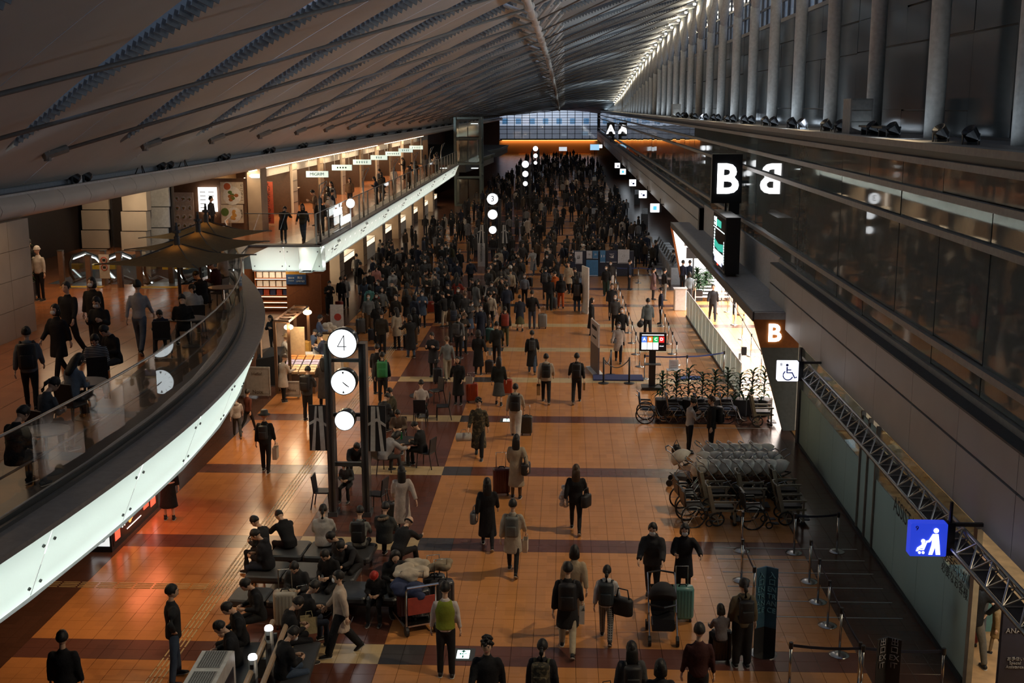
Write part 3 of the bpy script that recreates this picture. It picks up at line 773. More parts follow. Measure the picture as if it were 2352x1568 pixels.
# cap rail and glass balustrade
GLB = mat('balustrade_glass', (.62, .74, .72), .02, alpha=.045)
RAILM = mat('rail_steel', (.40, .41, .40), .3, .9)
bal = struct(thing('trim_balustrade', '', '')); del bal['label']; del bal['category']
def ribbon(pts, o0, o1, z0, z1, nm, m, par):
    L_ = [V((x, y, 0)) for x, y in pts]; N_ = [nrm(L_[max(0, i-1)], L_[min(len(L_)-1, i+1)]) for i in range(len(L_))]
    b = MB(); vs = []
    for p, n in zip(L_, N_):
        for o, z in ((o0, z0), (o1, z0), (o1, z1), (o0, z1)): vs.append(p-n*o+V((0, 0, z)))
    fs = []
    for i in range(len(L_)-1):
        for k in range(4): fs.append((i*4+k, i*4+(k+1) % 4, (i+1)*4+(k+1) % 4, (i+1)*4+k))
    fs += [(3, 2, 1, 0), tuple((len(L_)-1)*4+k for k in range(4))]
    return b.add(vs, fs).build(nm, m, par)
fine = [(edge(y), y) for y in np.arange(9.2, YA, .8)]+[(-12.4, 44.6), (-13.0, 46.4), (-13.45, YB)]
ribbon(fine, -.03, .5, 4.42, 4.5, 'cap', CAPM, bal)
ribbon(fine, .5, .56, 4.42, 4.56, 'shoe', DGREY, bal); ribbon(fine, .62, .66, 4.42, 4.6, 'shoe', DGREY, bal)
ribbon([(-13.45, YB), (XB, YB)], -.03, .5, 4.42, 4.5, 'cap', CAPM, bal); ribbon([(XB, YB)]+bp[1:], -.03, .3, 4.42, 4.5, 'cap', CAPM, bal)
def panes(pts, off, z0, z1, rail=True):
    L_ = [V((x, y, 0)) for x, y in pts]; N_ = [nrm(L_[max(0, i-1)], L_[min(len(L_)-1, i+1)]) for i in range(len(L_))]
    Q = [p-n*off for p, n in zip(L_, N_)]
    for a, c in zip(Q, Q[1:]):
        d = (c-a).normalized()*.008; n = V((d.y, -d.x, 0)).normalized()*.012
        a_, c_ = a+d, c-d
        MB().add([a_+V((0, 0, z0)), c_+V((0, 0, z0)), c_+V((0, 0, z1)), a_+V((0, 0, z1))], [(0, 1, 2, 3)]).build('glass_pane', GLB, bal)
    if rail: MB().tube([q+V((0, 0, z1)) for q in Q], .022, 6).build('handrail', RAILM, bal, True)
    return Q
near_p = [(edge(y), y) for y in np.arange(9.6, YA, 1.6)]+[(-12.4, 44.6), (-13.0, 46.4), (-13.45, YB-.3)]
panes(near_p, .56, 4.5, 5.78)
MB().tube([V((edge(y)-.75, y, 5.1)) for y in np.arange(9.6, 40, 1.6)], .02, 6).build('inner_rail', DGREY, bal, True)
panes([(-13.6, YB), (-12.0, YB), (XB-.3, YB)], .3, 4.5, 5.8)
br = [(xb(y), y) for y in np.arange(YB+.2, 123, 2.8)]
panes(br, .2, 4.5, 5.8)
b = MB()
for x, y in br: b.box(x-.24, x-.17, y-.03, y+.03, 4.45, 5.8)
stuff(b.build('balustrade_posts', RAILM, bal))
# forked lamp posts on the bridge
lp0 = None
for i, u in enumerate((737, 843, 916, 966, 1003, 1030)):
    y = 10.5*2700/(1300-u); x = xb(y)-.22
    if lp0 is None:
        lp0 = t = thing('forked_lamp_post', 'tall forked steel lamp post at the near corner of the bridge balustrade', 'lamp post', (x, y, 4.5), 0, 'forked lamp posts along the bridge')
        MB().tube([(0, 0, -.05), (0, 0, 1.9)], .05, 8).build('pole', RAILM, t, True)
        for s in (-1, 1):
            MB().tube([(0, 0, 1.85), (.1, s*.4, 2.25), (.2, s*.8, 2.5)], .022, 6).build('arm', RAILM, t, True)
        MB().tube([(.2, -.8, 2.5), (.35, 0, 2.62), (.2, .8, 2.5)], .018, 6).build('brace', RAILM, t, True)
    else: dup(lp0, (x, y, 4.5), None, ('second', 'third', 'fourth', 'fifth', 'last')[i-1]+' forked steel lamp post from the near corner of the bridge')
# ---- bulkhead over the shops with its ledge
bk = struct(thing('trim_bulkhead', '', '')); del bk['label']; del bk['category']
BKM = mat('bulkhead_cream', (.60, .56, .50), .5, noise=.04, ns=1)
prof = [(-14.2, 8.0), (-14.05, 7.86), (-13.98, 7.68), (-14.06, 7.5), (-14.3, 7.4), (-14.7, 7.36)]
y = 10.0
while y < 150:
    MB().add([(a, yy, z) for a, z in prof for yy in (y+.01, y+1.86)], [(2*i, 2*i+1, 2*i+3, 2*i+2) for i in range(5)]).build('curved_panel', BKM, bk, True); y += 1.87
b = MB().add([(a, yy, z) for a, z in prof for yy in (y, 265)], [(2*i, 2*i+1, 2*i+3, 2*i+2) for i in range(5)]); b.build('curved_panel', BKM, bk, True)
MB().box(-14.28, -14.17, 8, 265, 7.99, 8.05).build('lip', mat('lip_pale', (.5, .5, .5), .4), bk)
MB().box(-14.75, -14.2, 8, 265, 7.9, 8.0).build('shelf', DKG, bk)
MB().box(-14.8, -14.66, 8, 265, 7.9, 8.3).build('upstand', mat('upstand_blue_grey', (.34, .37, .40), .5), bk)
MB().box(-26, -14.3, 8, 265, 7.4, 7.5).build('soffit', mat('mezz_ceiling', (.48, .44, .39), .7), bk)
fl0 = None
for i in range(22):
    y = 34.6+7.55*i; 
    if fl0 is None:
        fl0 = t = thing('twin_floodlight', 'first pair of black drum floodlights from the left on the ledge', 'floodlight', (-14.42, y, 8.0), 0, 'floodlights on the left ledge')
        R = MX.Rotation(-.9, 3, 'Y') @ MX.Rotation(.4, 3, 'X')
        for s in (-.42, .42):
            h = MB().lathe([(.08, -.17), (.14, -.12), (.15, .14), (.17, .15), (.17, .18), (.12, .17)], (.02, s, .22), 14, 0, R).build('housing', BLACK, t)
            MB().box(-.03, .03, s-.17, s-.14, 0, .26).box(-.03, .03, s+.14, s+.17, 0, .26).build('bracket', DGREY, t)
        MB().cbox((-.12, .05, .2), (.18, .34, .4)).build('ballast_box', WHITE, t)
    else: dup(fl0, (-14.42, y, 8.0), .1*(i % 3-1), ordw(i+1)+' pair of black drum floodlights from the left on the ledge')
for i, (u, v) in enumerate(((330, 385), (428, 372))):
    p = PX(u, v, -14.3)
    t = thing('video_projector', ('white projector on a tripod bracket on the ledge, farther left', 'white projector on a tripod bracket on the ledge, nearer the shops')[i], 'projector', (-14.4, p.y, 8.0), -.5)
    MB().cbox((0, 0, .55), (.5, .32, .24)).build('body', WHITE, t); MB().tube([(.1, -.16, .55), (.1, -.22, .55)], .07, 10).build('lens', BLACK, t)
    for a in (0, 2.1, 4.2): MB().tube([(0, 0, .42), (.2*math.cos(a), .2*math.sin(a), 0)], .018, 6).build('leg', BLACK, t)
# ---- light strips under the soffit
for a, c in ((54.5, 92), (96, 122)):
    MB().box(-14.72, -14.6, a, c, 7.30, 7.36).build('strip_lamp', emis('warm_strip', (1, .80, .52), 6.5), bk)
for y in (56, 64, 73, 83, 94, 108): lamp('AREA', 'walkway_light', (-14.9, y, 7.25), (-14.0, y, 4.5), 130, (1, .74, .46), .4, sy=7)
# ---- mezzanine walls
STONE = mat('stone_beige', (.50, .42, .33), .6, noise=.06, ns=2)
STONEB = mat('stone_tan', (.34, .25, .17), .6, noise=.1, ns=2)
WOODD = mat('wood_dark', (.07, .035, .02), .4)
mw = struct(thing('wall_mezzanine', '', '')); del mw['label']; del mw['category']
y = 17.0
while y < 29.0:
    z = ZM
    for h in (.75, .75, .75, .75): MB().box(-14.25, -14.05, y+.008, y+1.19, z+.006, z+h-.006).build('stone_panel', STONE, mw); z += h
    y += 1.2
MB().box(-14.4, -14.2, 12, 29.0, ZM, 7.4).build('backing', STONEB, mw)
MB().box(-20, -14.2, 28.85, 29.05, ZM, 7.4).build('end_wall', STONEB, mw)
def wallq(u0, v0, u1, v1, Y, m, nm, d=.15, par=None):
    a = PY(u0, v0, Y); c = PY(u1, v1, Y)
    return MB().box(min(a.x, c.x), max(a.x, c.x), Y, Y+d, min(a.z, c.z), max(a.z, c.z)).build(nm, m, par or mw)
YW = 48.6
for v0, v1 in ((440, 481), (483, 527), (529, 570), (572, 640)): wallq(186, v0, 250, v1, YW-.5, STONE, 'stone_panel')
for v0, v1 in ((425, 484), (486, 530), (532, 575), (577, 640)): wallq(277, v0, 338, v1, YW-1.2, STONE, 'stone_panel', .5)
for v0, v1 in ((420, 474), (476, 522), (524, 600)): wallq(341, v0, 389, v1, YW, mat('stone_pale', (.52, .50, .47), .6), 'stone_panel')
MB().box(-19.6, -19.4, YW+.4, 56.2, ZM, 7.4).box(-26, -16.5, YW+.4, YW+.6, 0, 7.4).build('dark_panel', mat('lift_dark', (.05, .04, .035), .4), mw)
MB().box(-20.6, -20.4, 29, YW+.4, ZM, 7.4).build('dark_panel', MATS['lift_dark'], mw)
for x in (-19.2, -17.9): MB().box(x, x+.06, YW+.3, YW+.4, ZM, 7.2).build('door_frame', STEEL, mw)
lamp('SPOT', 'wall_washer', (-16.2, 45.5, 7.3), (-16.4, 48.2, 5.2), 110, (1, .78, .52), .1, 1.5, .5)
lamp('SPOT', 'wall_washer', (-17.9, 45.5, 7.3), (-18.3, 48.2, 5.4), 110, (1, .72, .46), .1, 1.4, .5)
lamp('SPOT', 'wall_washer', (-14.7, 46.5, 7.3), (-14.9, 48.8, 5.6), 60, (.9, .92, 1), .1, 1.4, .5)
lamp('AREA', 'mezzanine_light', (-15.5, 36, 7.3), (-15.3, 36, 4.4), 95, (1, .70, .42), 3, sy=6)
lamp('AREA', 'mezzanine_light', (-12.9, 24, 7.8), (-12.0, 24, 4.4), 58, (1, .66, .38), 1.5, sy=10)
# ---- restaurant front facing the hall
YR = 56.0
rs = struct(thing('wall_restaurant', '', '')); del rs['label']; del rs['category']
wallq(388, 410, 570, 540, YR+.2, mat('restaurant_wood', (.16, .075, .035), .5), 'wall_panel', .2, rs)
wallq(566, 388, 604, 545, YR-.4, STONEB, 'pillar', 1.2, rs)
mat('header_pale', (.5, .47, .42), .6)
def poster(u0, v0, u1, v1, Y, m, lbl, em=0, group=None):
    a = PY(u0, v1, Y); c = PY(u1, v0, Y)
    t = thing('poster', lbl, 'poster', ((a.x+c.x)/2, Y, a.z), 0, group); w_ = c.x-a.x; h_ = c.z-a.z
    MB().box(-w_/2, w_/2, 0, .05, 0, h_).build('board', m, t)
    return t, w_, h_
PAP = mat('paper_cream', (.62, .52, .40), .6)
def dish(b, x, z, r, m0, m1):
    b.lathe([(r, 0), (r*1.02, .012), (r*.8, .016)], (x, -.005, z), 16, m0, MX.Rotation(PI/2, 3, 'X'))
    for i in range(10):
        a = rnd.random()*6.3; q = r*.55*rnd.random()
        b.ball((x+q*math.cos(a), -.022, z+q*math.sin(a)), (r*.25, .012, r*.2), 6, 4, m1+(i % 2))
FOOD = [mat('plate_white', (.7, .66, .6), .3), mat('food_brown', (.36, .12, .03), .5), mat('food_green', (.10, .16, .03), .5), mat('soup_red', (.45, .10, .03), .4), mat('food_gold', (.55, .28, .06), .5)]
t, w_, h_ = poster(402, 442, 443, 540, YR, PAP, 'menu board with rows of dish pictures left of the lit menu')
b = MB()
for r in range(4):
    for c in range(3): dish(b, -w_*.3+c*w_*.3, h_*.85-r*h_*.21, w_*.13, 0, 1)
b.build('dish_pictures', FOOD, t)
t, w_, h_ = poster(457, 430, 497, 486, YR, emis('menu_lit', (1, .98, .94), 2.2), 'glowing white menu screen on the restaurant wall')
b = MB()
for r in range(5):
    for c in range(2): b.box(-w_*.4+c*w_*.45, -w_*.4+c*w_*.45+w_*.3, -.012, 0, h_*.15+r*h_*.16, h_*.18+r*h_*.16)
b.build('print', mat('menu_grey', (.35, .35, .35), .6), t)
t, w_, h_ = poster(508, 418, 558, 468, YR, PAP, 'large poster of a curry plate with sauce bowl on restaurant wall')
b = MB(); dish(b, 0, h_*.38, w_*.40, 0, 1); b.lathe([(w_*.2, 0), (w_*.2, .014)], (-w_*.2, -.004, h_*.8), 14, 0, MX.Rotation(PI/2, 3, 'X')).lathe([(w_*.15, 0), (w_*.15, .02)], (-w_*.2, -.006, h_*.8), 14, 3, MX.Rotation(PI/2, 3, 'X'))
b.build('dish_picture', FOOD, t); text('ビ\nー\nフ\nカ\nレ\nー', .14, INK, t, (w_*.43, -.01, h_*.5), FACE_CAM)
t, w_, h_ = poster(509, 470, 558, 512, YR, PAP, 'lower poster of a fried prawn bowl on the restaurant wall')
b = MB(); dish(b, w_*.08, h_*.45, w_*.33, 0, 4); b.lathe([(w_*.18, 0), (w_*.18, .02)], (-w_*.32, -.004, h_*.6), 12, 2, MX.Rotation(PI/2, 3, 'X')); b.build('dish_picture', FOOD+[FOOD[4]], t)
text('天\n丼\nセ', .14, INK, t, (w_*.42, -.01, h_*.5), FACE_CAM)
a = PY(607, 515, 58.5); t = thing('banner', 'tall red vertical shop banner with black Japanese lettering', 'banner', (a.x+.25, 58.5, ZM))
MB().box(-.24, .26, 0, .02, .1, 2.2).build('cloth', mat('banner_red', (.48, .085, .04), .7), t); MB().tube([(-.27, 0, 0), (-.27, 0, 2.25)], .015, 6).tube([(-.27, 0, 2.2), (.26, 0, 2.2)], .01, 6).build('pole', BLACK, t)
text('え\nび\n天\nち\nく\nわ\nそ\nば', .25, INK, t, (0, -.008, 1.15), FACE_CAM)
t = thing('exit_sign', 'small lit white arrow sign on the tan pillar', 'sign', PY(586, 404, 55.5)); MB().box(-.16, .2, 0, .05, -.09, .09).prism([(-.18, -.09), (-.3, 0), (-.18, .09)], lambda a, b_, q: (a, q, b_), 0, .05).build('light_box', emis('sign_glow', (.9, 1, .95), 2.5), t)
# ---- row of mezzanine shops along the bridge
XSH = -15.3
sh = struct(thing('wall_shopfront', '', '')); del sh['label']; del sh['category']
WRMG = mat('shop_glass', (.8, .8, .75), .05, alpha=.05)
for i, y in enumerate(np.arange(58.4, 126, 7.4)):
    MB().box(XSH-.5, XSH+.15, y-.55, y+.55, ZM, 7.4).build('pillar', STONE if i % 2 else STONEB, sh)
    for k in range(1, 5): MB().box(XSH+.15, XSH+.16, y-.55, y+.55, ZM+k*.6, ZM+k*.6+.02).build('pillar_joint', SEAM, sh)
    MB().box(XSH-.2, XSH, y+.55, y+6.85, 6.75, 7.4).build('header', MATS['header_pale'], sh)
    MB().box(XSH-3.2, XSH-3.0, y-.5, y+6.9, ZM, 7.0).build('back_wall', mat('shop_back_%d' % (i % 3), ((.40, .27, .15), (.30, .18, .10), (.5, .42, .33))[i % 3], .6), sh)
    MB().box(XSH-3.2, XSH, y+6.75, y+6.85, ZM, 7.0).build('side_wall', WOODD, sh)
    lamp('AREA', 'shop_light', (XSH-1.2, y+3.7, 6.9), (XSH-.9, y+3.7, 4.4), 120, (1, .70, .40), 1.0, sy=4.5)
    t = thing('shop_counter', ('wooden counter with lit menu panel in mezzanine shop, bay %s from the near pillar' % ('one', 'two', 'three', 'four', 'five', 'six', 'seven', 'eight', 'nine', 'ten')[i]), 'counter', (XSH-1.3, y+4.2, ZM), 0, 'counters of the mezzanine shops')
    MB().box(-.35, .35, -1.6, 1.6, 0, 1.0).build('body', WOODD, t); MB().box(-.4, .4, -1.65, 1.65, 1.0, 1.05).build('worktop', STONE, t)
    MB().box(-.3, -.2, -1.0, .8, 1.5, 2.2).build('menu_panel', emis('menu_warm', (1, .86, .66), 1.6), t)
    if i in (0, 1, 2, 3, 4, 5, 6):
        t = thing('hanging_sign', ('pale green hanging shop sign over the walkway, %s from the near end' % ('first', 'second', 'third', 'fourth', 'fifth', 'sixth', 'seventh')[i]), 'sign', (XSH+1.4, y+7.4, 6.55), 0, 'hanging shop signs over the walkway')
        MB().box(-.62, .62, 0, .12, -.17, .17).build('light_box', emis('sign_mint', (.66, .86, .80), .75), t)
        for s in (-.45, .45): MB().tube([(s, .06, .17), (s, .06, .85)], .012, 6).build('hanger', STEEL, t)
        if i == 0: text('MIGRIM', .24, INK, t, (0, -.01, 0), FACE_CAM)
        else:
            b = MB(); n_ = (4, 5, 3, 6, 4, 5)[i-1]
            for q in range(n_):
                x = (q-(n_-1)/2)*.17
                if i == 1: b.box(x-.045, x+.045, -.008, 0, -.045, .045)
                else: b.box(x-.055, x+.055, -.008, 0, .05, .075).box(x-.015, x+.015, -.008, 0, -.08, .05).box(x-.055, x+.055, -.008, 0, -.035, -.01)
            b.build('lettering', INK, t)
a = PX(790, 478, -10.45); t = thing('letter_sign', 'glowing white block letter sign on the bridge balustrade', 'sign', (-10.48, 54.6, 4.75))
GW2 = emis('letter_glow', (.95, 1, 1), 2.2)
MB().box(-.05, .02, -1.9, 2.3, -.15, -.1).build('base', STEEL, t)
text("TOKYO'S", .46, GW2, t, (.04, -.9, .74), FACE_RIGHT, 'letters', .03); text('KITCHEN', .52, GW2, t, (.04, .9, .22), FACE_RIGHT, 'letters', .03)
t = thing('globe_lamp', 'glowing white round lamp above the block letter sign', 'lamp', (-10.3, 56.2, 5.55)); MB().ball((0, 0, .15), (.2, .3, .22), 14, 9).build('globe', emis('globe_white', (1, 1, 1), 4), t, True); MB().tube([(0, 0, -1.0), (0, 0, 0)], .03, 6).build('stem', STEEL, t)
# ---- lift shaft at the end of the bridge
el = thing('lift_shaft', 'greenish glass lift tower at the far end of the bridge', 'lift', (-10.2, 125.5, 0))
GGL = mat('lift_glass', (.30, .42, .38), .05, alpha=.10)
GFR = mat('lift_frame', (.10, .13, .12), .4)
for x in (-1.35, 1.3):
    for y in (-1.5, 1.5): MB().box(x-.12, x+.12, y-.1, y+.1, 0, 9.2).build('post', GFR, el)
for z in (0, 2.9, 4.3, 6.9, 9.0): MB().box(-1.35, 1.3, -1.55, -1.45, z, z+.22).box(-1.35, -1.25, -1.5, 1.5, z, z+.22).box(1.2, 1.3, -1.5, 1.5, z, z+.22).build('ring_beam', GFR, el)
for a, c in ((.3, 2.8), (4.6, 6.8), (7.2, 8.9)):
    for x in (-1.2, 0): MB().box(x+.03, x+1.15, -1.5, -1.48, a, c).build('glass_pane', GGL, el)
MB().box(-.9, .9, -.8, 1.0, 4.5, 7.0).build('cabin', mat('cabin_grey', (.12, .13, .13), .4), el)
for z in (8.5, 3.9): MB().box(.3, 1.0, -1.2, -.6, z, z+.05).build('lamp_panel', emis('lift_lamp', (.9, 1, 1), 3), el)
# ---- escalators
def escalator(x, lbl):
    t = thing('escalator', lbl, 'escalator', (x, 38.4, ZM))
    def path(o, zo):
        p = [(o, .25, .15+zo), (o, .0, .38+zo), (o, .02, .72+zo), (o, .3, .92+zo), (o, 1.3, .95+zo), (o, 2.2, .70+zo), (o, 9.0, -3.2+zo)]
        return p
    for s in (-.62, .62):
        pp = path(s, 0)
        MB().tube(pp, .05, 8, 0, True, (1, 0, 0)).build('handrail', BLACK, t, True)
        gp_ = [V(q)-V((0, 0, .05)) for q in pp[2:]]
        vs = []; 
        for q in gp_: vs += [q, V((q.x, q.y+.02, max(q.z-.85, -4.3)))]
        MB().add(vs, [(2*i, 2*i+1, 2*i+3, 2*i+2) for i in range(len(gp_)-1)]).build('glass_side', mat('escalator_glass', (.75, .8, .78), .04, alpha=.10), t)
        MB().tube([V(q)-V((0, 0, .1)) for q in pp[3:]], .022, 6).build('light_strip', emis('escalator_strip', (.92, 1, .98), 4.5), t)
        MB().tube([V((s*1.06, q[1], q[2]-.86)) for q in pp[3:]], (.06), 6).build('skirt', DGREY, t)
    MB().box(-.5, .5, -.9, .6, -.0, .012).build('comb_plate', STEEL, t)
    MB().box(-.7, .7, -.75, -.45, .012, .02).build('yellow_strip', mat('safety_yellow', (.55, .34, .02), .5), t)
    for i in range(14):
        y = .6+i*.4; z = -max(0, (y-1.2))*.577
        MB().box(-.5, .5, y, y+.4, z-.25, z).build('step', DGREY, t)
    MB().box(-.45, .45, 1.2, 1.6, .35, .5).build('warning_board', MATS['safety_yellow'], t)
    return t
escalator(-15.95, 'escalator with glowing glass sides, left of the two')
escalator(-13.4, 'escalator with glowing glass sides, behind the cafe parasols')
PKD = mat('gate_post_brown', (.16, .09, .06), .5)
for i, (u, v) in enumerate(((145, 655), (208, 668), (242, 655), (278, 660), (323, 655), (395, 650))):
    p = P(u, v, ZM); t = thing('barrier_post', 'dark brown square barrier post by the escalator landing, number order ' + ('first', 'second', 'third', 'fourth', 'fifth', 'sixth')[i]+' from left', 'post', p, 0, 'barrier posts at the escalator landing')
    MB().box(-.08, .08, -.08, .08, 0, 1.15).build('shaft', PKD, t); MB().box(-.09, .09, -.09, .09, 1.15, 1.18).build('cap', DGREY, t)
    if i in (0, 1, 3, 4): MB().box(.1, .95, -.01, .01, .1, 1.05).build('glass_leaf', GLB, t)
p = P(245, 655, ZM); t = thing('notice_board', 'narrow white notice with two red prohibition circles on a barrier', 'sign', p+V((.02, -.14, 0)))
MB().box(-.17, .17, 0, .03, .25, 1.05).build('board', mat('notice_white', (.55, .5, .46), .5), t); MB().box(-.03, .03, .02, .05, 0, .3).build('stem', DGREY, t)
RED = mat('notice_red', (.5, .05, .03), .5)
for z in (.86, .62):
    MB().tube([(.1*math.cos(a), -.006, z+.1*math.sin(a)) for a in np.arange(0, 6.2, .4)], .014, 5, 0, False, (0, 1, 0), True).build('ring', RED, t); MB().box(-.05, .05, -.006, 0, z-.04, z+.04).build('pictogram', INK, t)
# ---- cafe parasols
CANV = mat('canvas_olive', (.20, .155, .075), .8, trans=.25)
def parasol(p, lbl, rz):
    t = thing('parasol', lbl, 'parasol', p, rz, 'cafe parasols on the mezzanine')
    MB().tube([(0, 0, .05), (0, 0, 2.62)], .045, 10).build('pole', DGREY, t, True)
    MB().lathe([(.32, 0), (.34, .03), (.1, .07), (.06, .12)], (0, 0, 0), 16).build('base', DGREY, t)
    MB().tube([(0, 0, 2.1), (0, 0, 2.34), (0, 0, 2.36), (0, 0, 2.42), (0, 0, 2.44), (0, 0, 2.5), (0, 0, 2.52), (0, 0, 2.72)], [.08, .08, .05, .05, .12, .12, .04, .03], 10).build('finial', DGREY, t)
    R_ = 2.05; n = 6; cs = [(R_, 0), (0, R_), (-R_, 0), (0, -R_)]
    for k in range(4):
        (ax, ay), (cx, cy_2) = cs[k], cs[(k+1) % 4]; vs = []; fs = []
        for i in range(n+1):
            f = i/n; w2 = f**1.0
            for j in range(n+1):
                g = j/n; sag = 4*g*(1-g)*f*.10
                x = (ax+(cx-ax)*g)*w2*(1-sag*.9); y = (ay+(cy_2-ay)*g)*w2*(1-sag*.9); z = 2.16-.52*f**.62-sag*.3+.06*f*f
                vs.append((x, y, z))
        for i in range(n):
            for j in range(n): fs.append((i*(n+1)+j, (i+1)*(n+1)+j, (i+1)*(n+1)+j+1, i*(n+1)+j+1))
        MB().add(vs, fs).build('canvas_panel', CANV, t, True)
        MB().tube([(ax*.06, ay*.06, 2.12), (ax*.6, ay*.6, 1.76), (ax*1.08, ay*1.08, 1.70)], .02, 6).build('rib', DGREY, t, True)
    MB().ball((0, 0, 1.9), .07, 8, 6).build('bulb', emis('parasol_bulb', (1, .45, .12), 45), t)
    return t
for (u, v), lbl in zip(((417, 735), (464, 690), (481, 655)), ('olive square cafe parasol, nearest of the three', 'olive square cafe parasol between the other two', 'olive square cafe parasol, farthest of the three')):
    parasol(P(u, v, ZM), lbl, .55)
# ================================================================ ground floor under the mezzanine
lw = struct(thing('wall_lower_left', '', '')); del lw['label']; del lw['category']
for i, y in enumerate(np.arange(60.5, 126, 8.2)):
    MB().box(-14.6, -13.2, y-.7, y+.7, 0, 3.3).build('pillar', STONE if i % 2 else STONEB, lw)
    for k in range(1, 5): MB().box(-13.2, -13.19, y-.7, y+.7, k*.65, k*.65+.02).build('pillar_joint', SEAM, lw)
    MB().box(-18, -17.8, y-.7, y+7.6, 0, 3.3).build('back_wall', mat('lower_back', (.42, .28, .16), .6), lw)
    MB().box(-14.2, -13.7, y+.7, y+7.5, 2.7, 3.3).build('header', MATS['lift_dark'] if i % 2 else MATS['header_pale'], lw)
    lamp('AREA', 'shop_light', (-14.9, y+4, 2.95), (-14.4, y+4, 0), 190, (1, .74, .46), 1.4, sy=5)
    t = thing('display_counter', 'lit display counter of ground floor shop, bay %s under the bridge' % ('one', 'two', 'three', 'four', 'five', 'six', 'seven', 'eight')[i], 'counter', (-13.9, y+4, 0), 0, 'counters of the ground floor shops')
    MB().box(-.4, .4, -2, 2, 0, .9).build('body', WHITE if i % 2 == 0 else WOODD, t); MB().box(-.38, .38, -1.9, 1.9, .9, 1.25).build('showcase', emis('showcase_warm', (1, .80, .55), 1.5), t)
    MB().box(-.42, .42, -2.02, 2.02, 1.25, 1.29).build('worktop', WHITE, t)
    t = thing('wall_panel_light', 'tall glowing shop panel in ground floor bay %s' % ('one', 'two', 'three', 'four', 'five', 'six', 'seven', 'eight')[i], 'light panel', (-17.7, y+2.4, .2), 0, 'glowing panels in the shops')
    MB().box(0, .06, -.8, .8, 0, 2.5).build('panel', emis('panel_warm', (1, .88, .72), 2.0), t); MB().box(-.02, .08, -.86, -.8, 0, 2.5).box(-.02, .08, .8, .86, 0, 2.5).build('frame', WOODD, t)
# shop with lit shelves facing the camera
YL = 58.0
ls = struct(thing('wall_shelf_shop', '', '')); del ls['label']; del ls['category']
a = PY(735, 712, YL); c = PY(598, 628, YL)
MB().box(-17, a.x+.3, YL+1.1, YL+1.3, 0, 3.3).build('back_wall', mat('shop_red_brown', (.30, .10, .035), .5), ls)
a1 = PY(660, 712, YL); a2 = PY(735, 640, YL)
MB().box(a1.x, a2.x, YL, YL+.2, 0, 2.0).build('wall_panel', MATS['shop_red_brown'], ls)
MB().box(a1.x, a1.x+1.0, YL-.02, YL+.1, 1.9, 3.2).build('upper_panel', mat('shop_ochre', (.50, .24, .03), .5), ls)
for i in range(3): text('Y', .35, WHITE, ls, (a1.x+.15+i*.3, YL-.04, 2.25), FACE_CAM, 'antler_print')
t = thing('shop_sign', 'blue shop sign reading LIMITED on the red-brown panel', 'sign', (a1.x+.52, YL-.06, 1.5))
MB().box(-.5, .5, 0, .05, 0, .5).build('board', mat('sign_navy', (.03, .075, .19), .5), t)
text('限定', .13, WHITE, t, (.2, -.01, .33), FACE_CAM); text('LIMITED', .12, WHITE, t, (.22, -.01, .16), FACE_CAM); text('羽田空港', .08, WHITE, t, (-.25, -.01, .32), FACE_CAM); text('HANEDA', .07, WHITE, t, (-.25, -.01, .18), FACE_CAM)
su = thing('display_shelf', 'lit red shelving unit stacked with white gift boxes', 'shelf', (a1.x-.85, YL+.75, 0))
for z in (.25, .5, .8, 1.25, 1.7, 2.15): MB().box(-.85, .85, -.3, .3, z, z+.05).build('shelf_board', MATS['shop_red_brown'], su); MB().box(-.85, .85, -.31, -.28, z-.03, z).build('light_strip', emis('shelf_warm', (1, .62, .34), 4), su)
for s in (-.88, .85): MB().box(s, s+.03, -.3, .3, 0, 2.6).build('side_panel', MATS['shop_red_brown'], su)
gb = None
GB = [mat('gift_white', (.75, .68, .58), .5), mat('gift_navy', (.03, .04, .09), .5), mat('gift_red', (.35, .06, .03), .5)]
gi_ = 0
for z in (.85, 1.3, 1.75, 2.2):
    for k in range(5):
        m = GB[0] if z > 1 else GB[1 + k % 2]
        t = MB().cbox((0, 0, .14), (.27, .3, .28)).cbox((0, 0, .282), (.12, .06, .012)).build('gift_box', m); t.location = (a1.x-1.5+k*.33, YL+.7, z)
        tag(t, ('white' if z > 1 else ('navy' if k % 2 == 0 else 'red'))+' gift box on the lit shelf, %s of five, %s shelf' % (('first', 'second', 'third', 'fourth', 'last')[k], ('lowest', 'second', 'third', 'top')[int((z-.8)/.45+.1)]), 'box', 'gift boxes on the lit shelving')
lamp('AREA', 'shelf_light', (a1.x-.8, YL-.6, 3.0), (a1.x-.8, YL+.6, 1.2), 60, (1, .80, .58), 1.2)
# low lit food advertising counter under the near balcony
mc = thing('menu_counter', 'black snack counter with glowing food posters below the curved balcony', 'counter', (-11.1, 25.6, 0))
MB().box(0, .55, 0, 3.2, 0, 1.15).build('body', BLACK, mc)
MB().box(.55, .56, .1, 3.1, .1, 1.08).build('poster_panel', mat('poster_black', (.015, .012, .012), .3), mc)
PRE = emis('poster_red', (1, .10, .05), 1.6); POR = emis('poster_orange', (1, .38, .08), 1.5); PWH = emis('poster_white', (1, .9, .8), 1.8)
b = MB(); b.box(.56, .57, .2, .5, .2, .8, 0).box(.56, .57, 2.6, 2.95, .2, .95, 0).box(.56, .57, 2.1, 2.45, .3, .8, 0)
for i in range(9): b.ball((.566, 1.1+rnd.random()*.55, .4+rnd.random()*.45), (.006, .12, .1), 7, 5, 1)
b.box(.56, .57, .95, 1.9, .22, .24, 2); b.build('poster_print', [PRE, POR, PWH], mc)
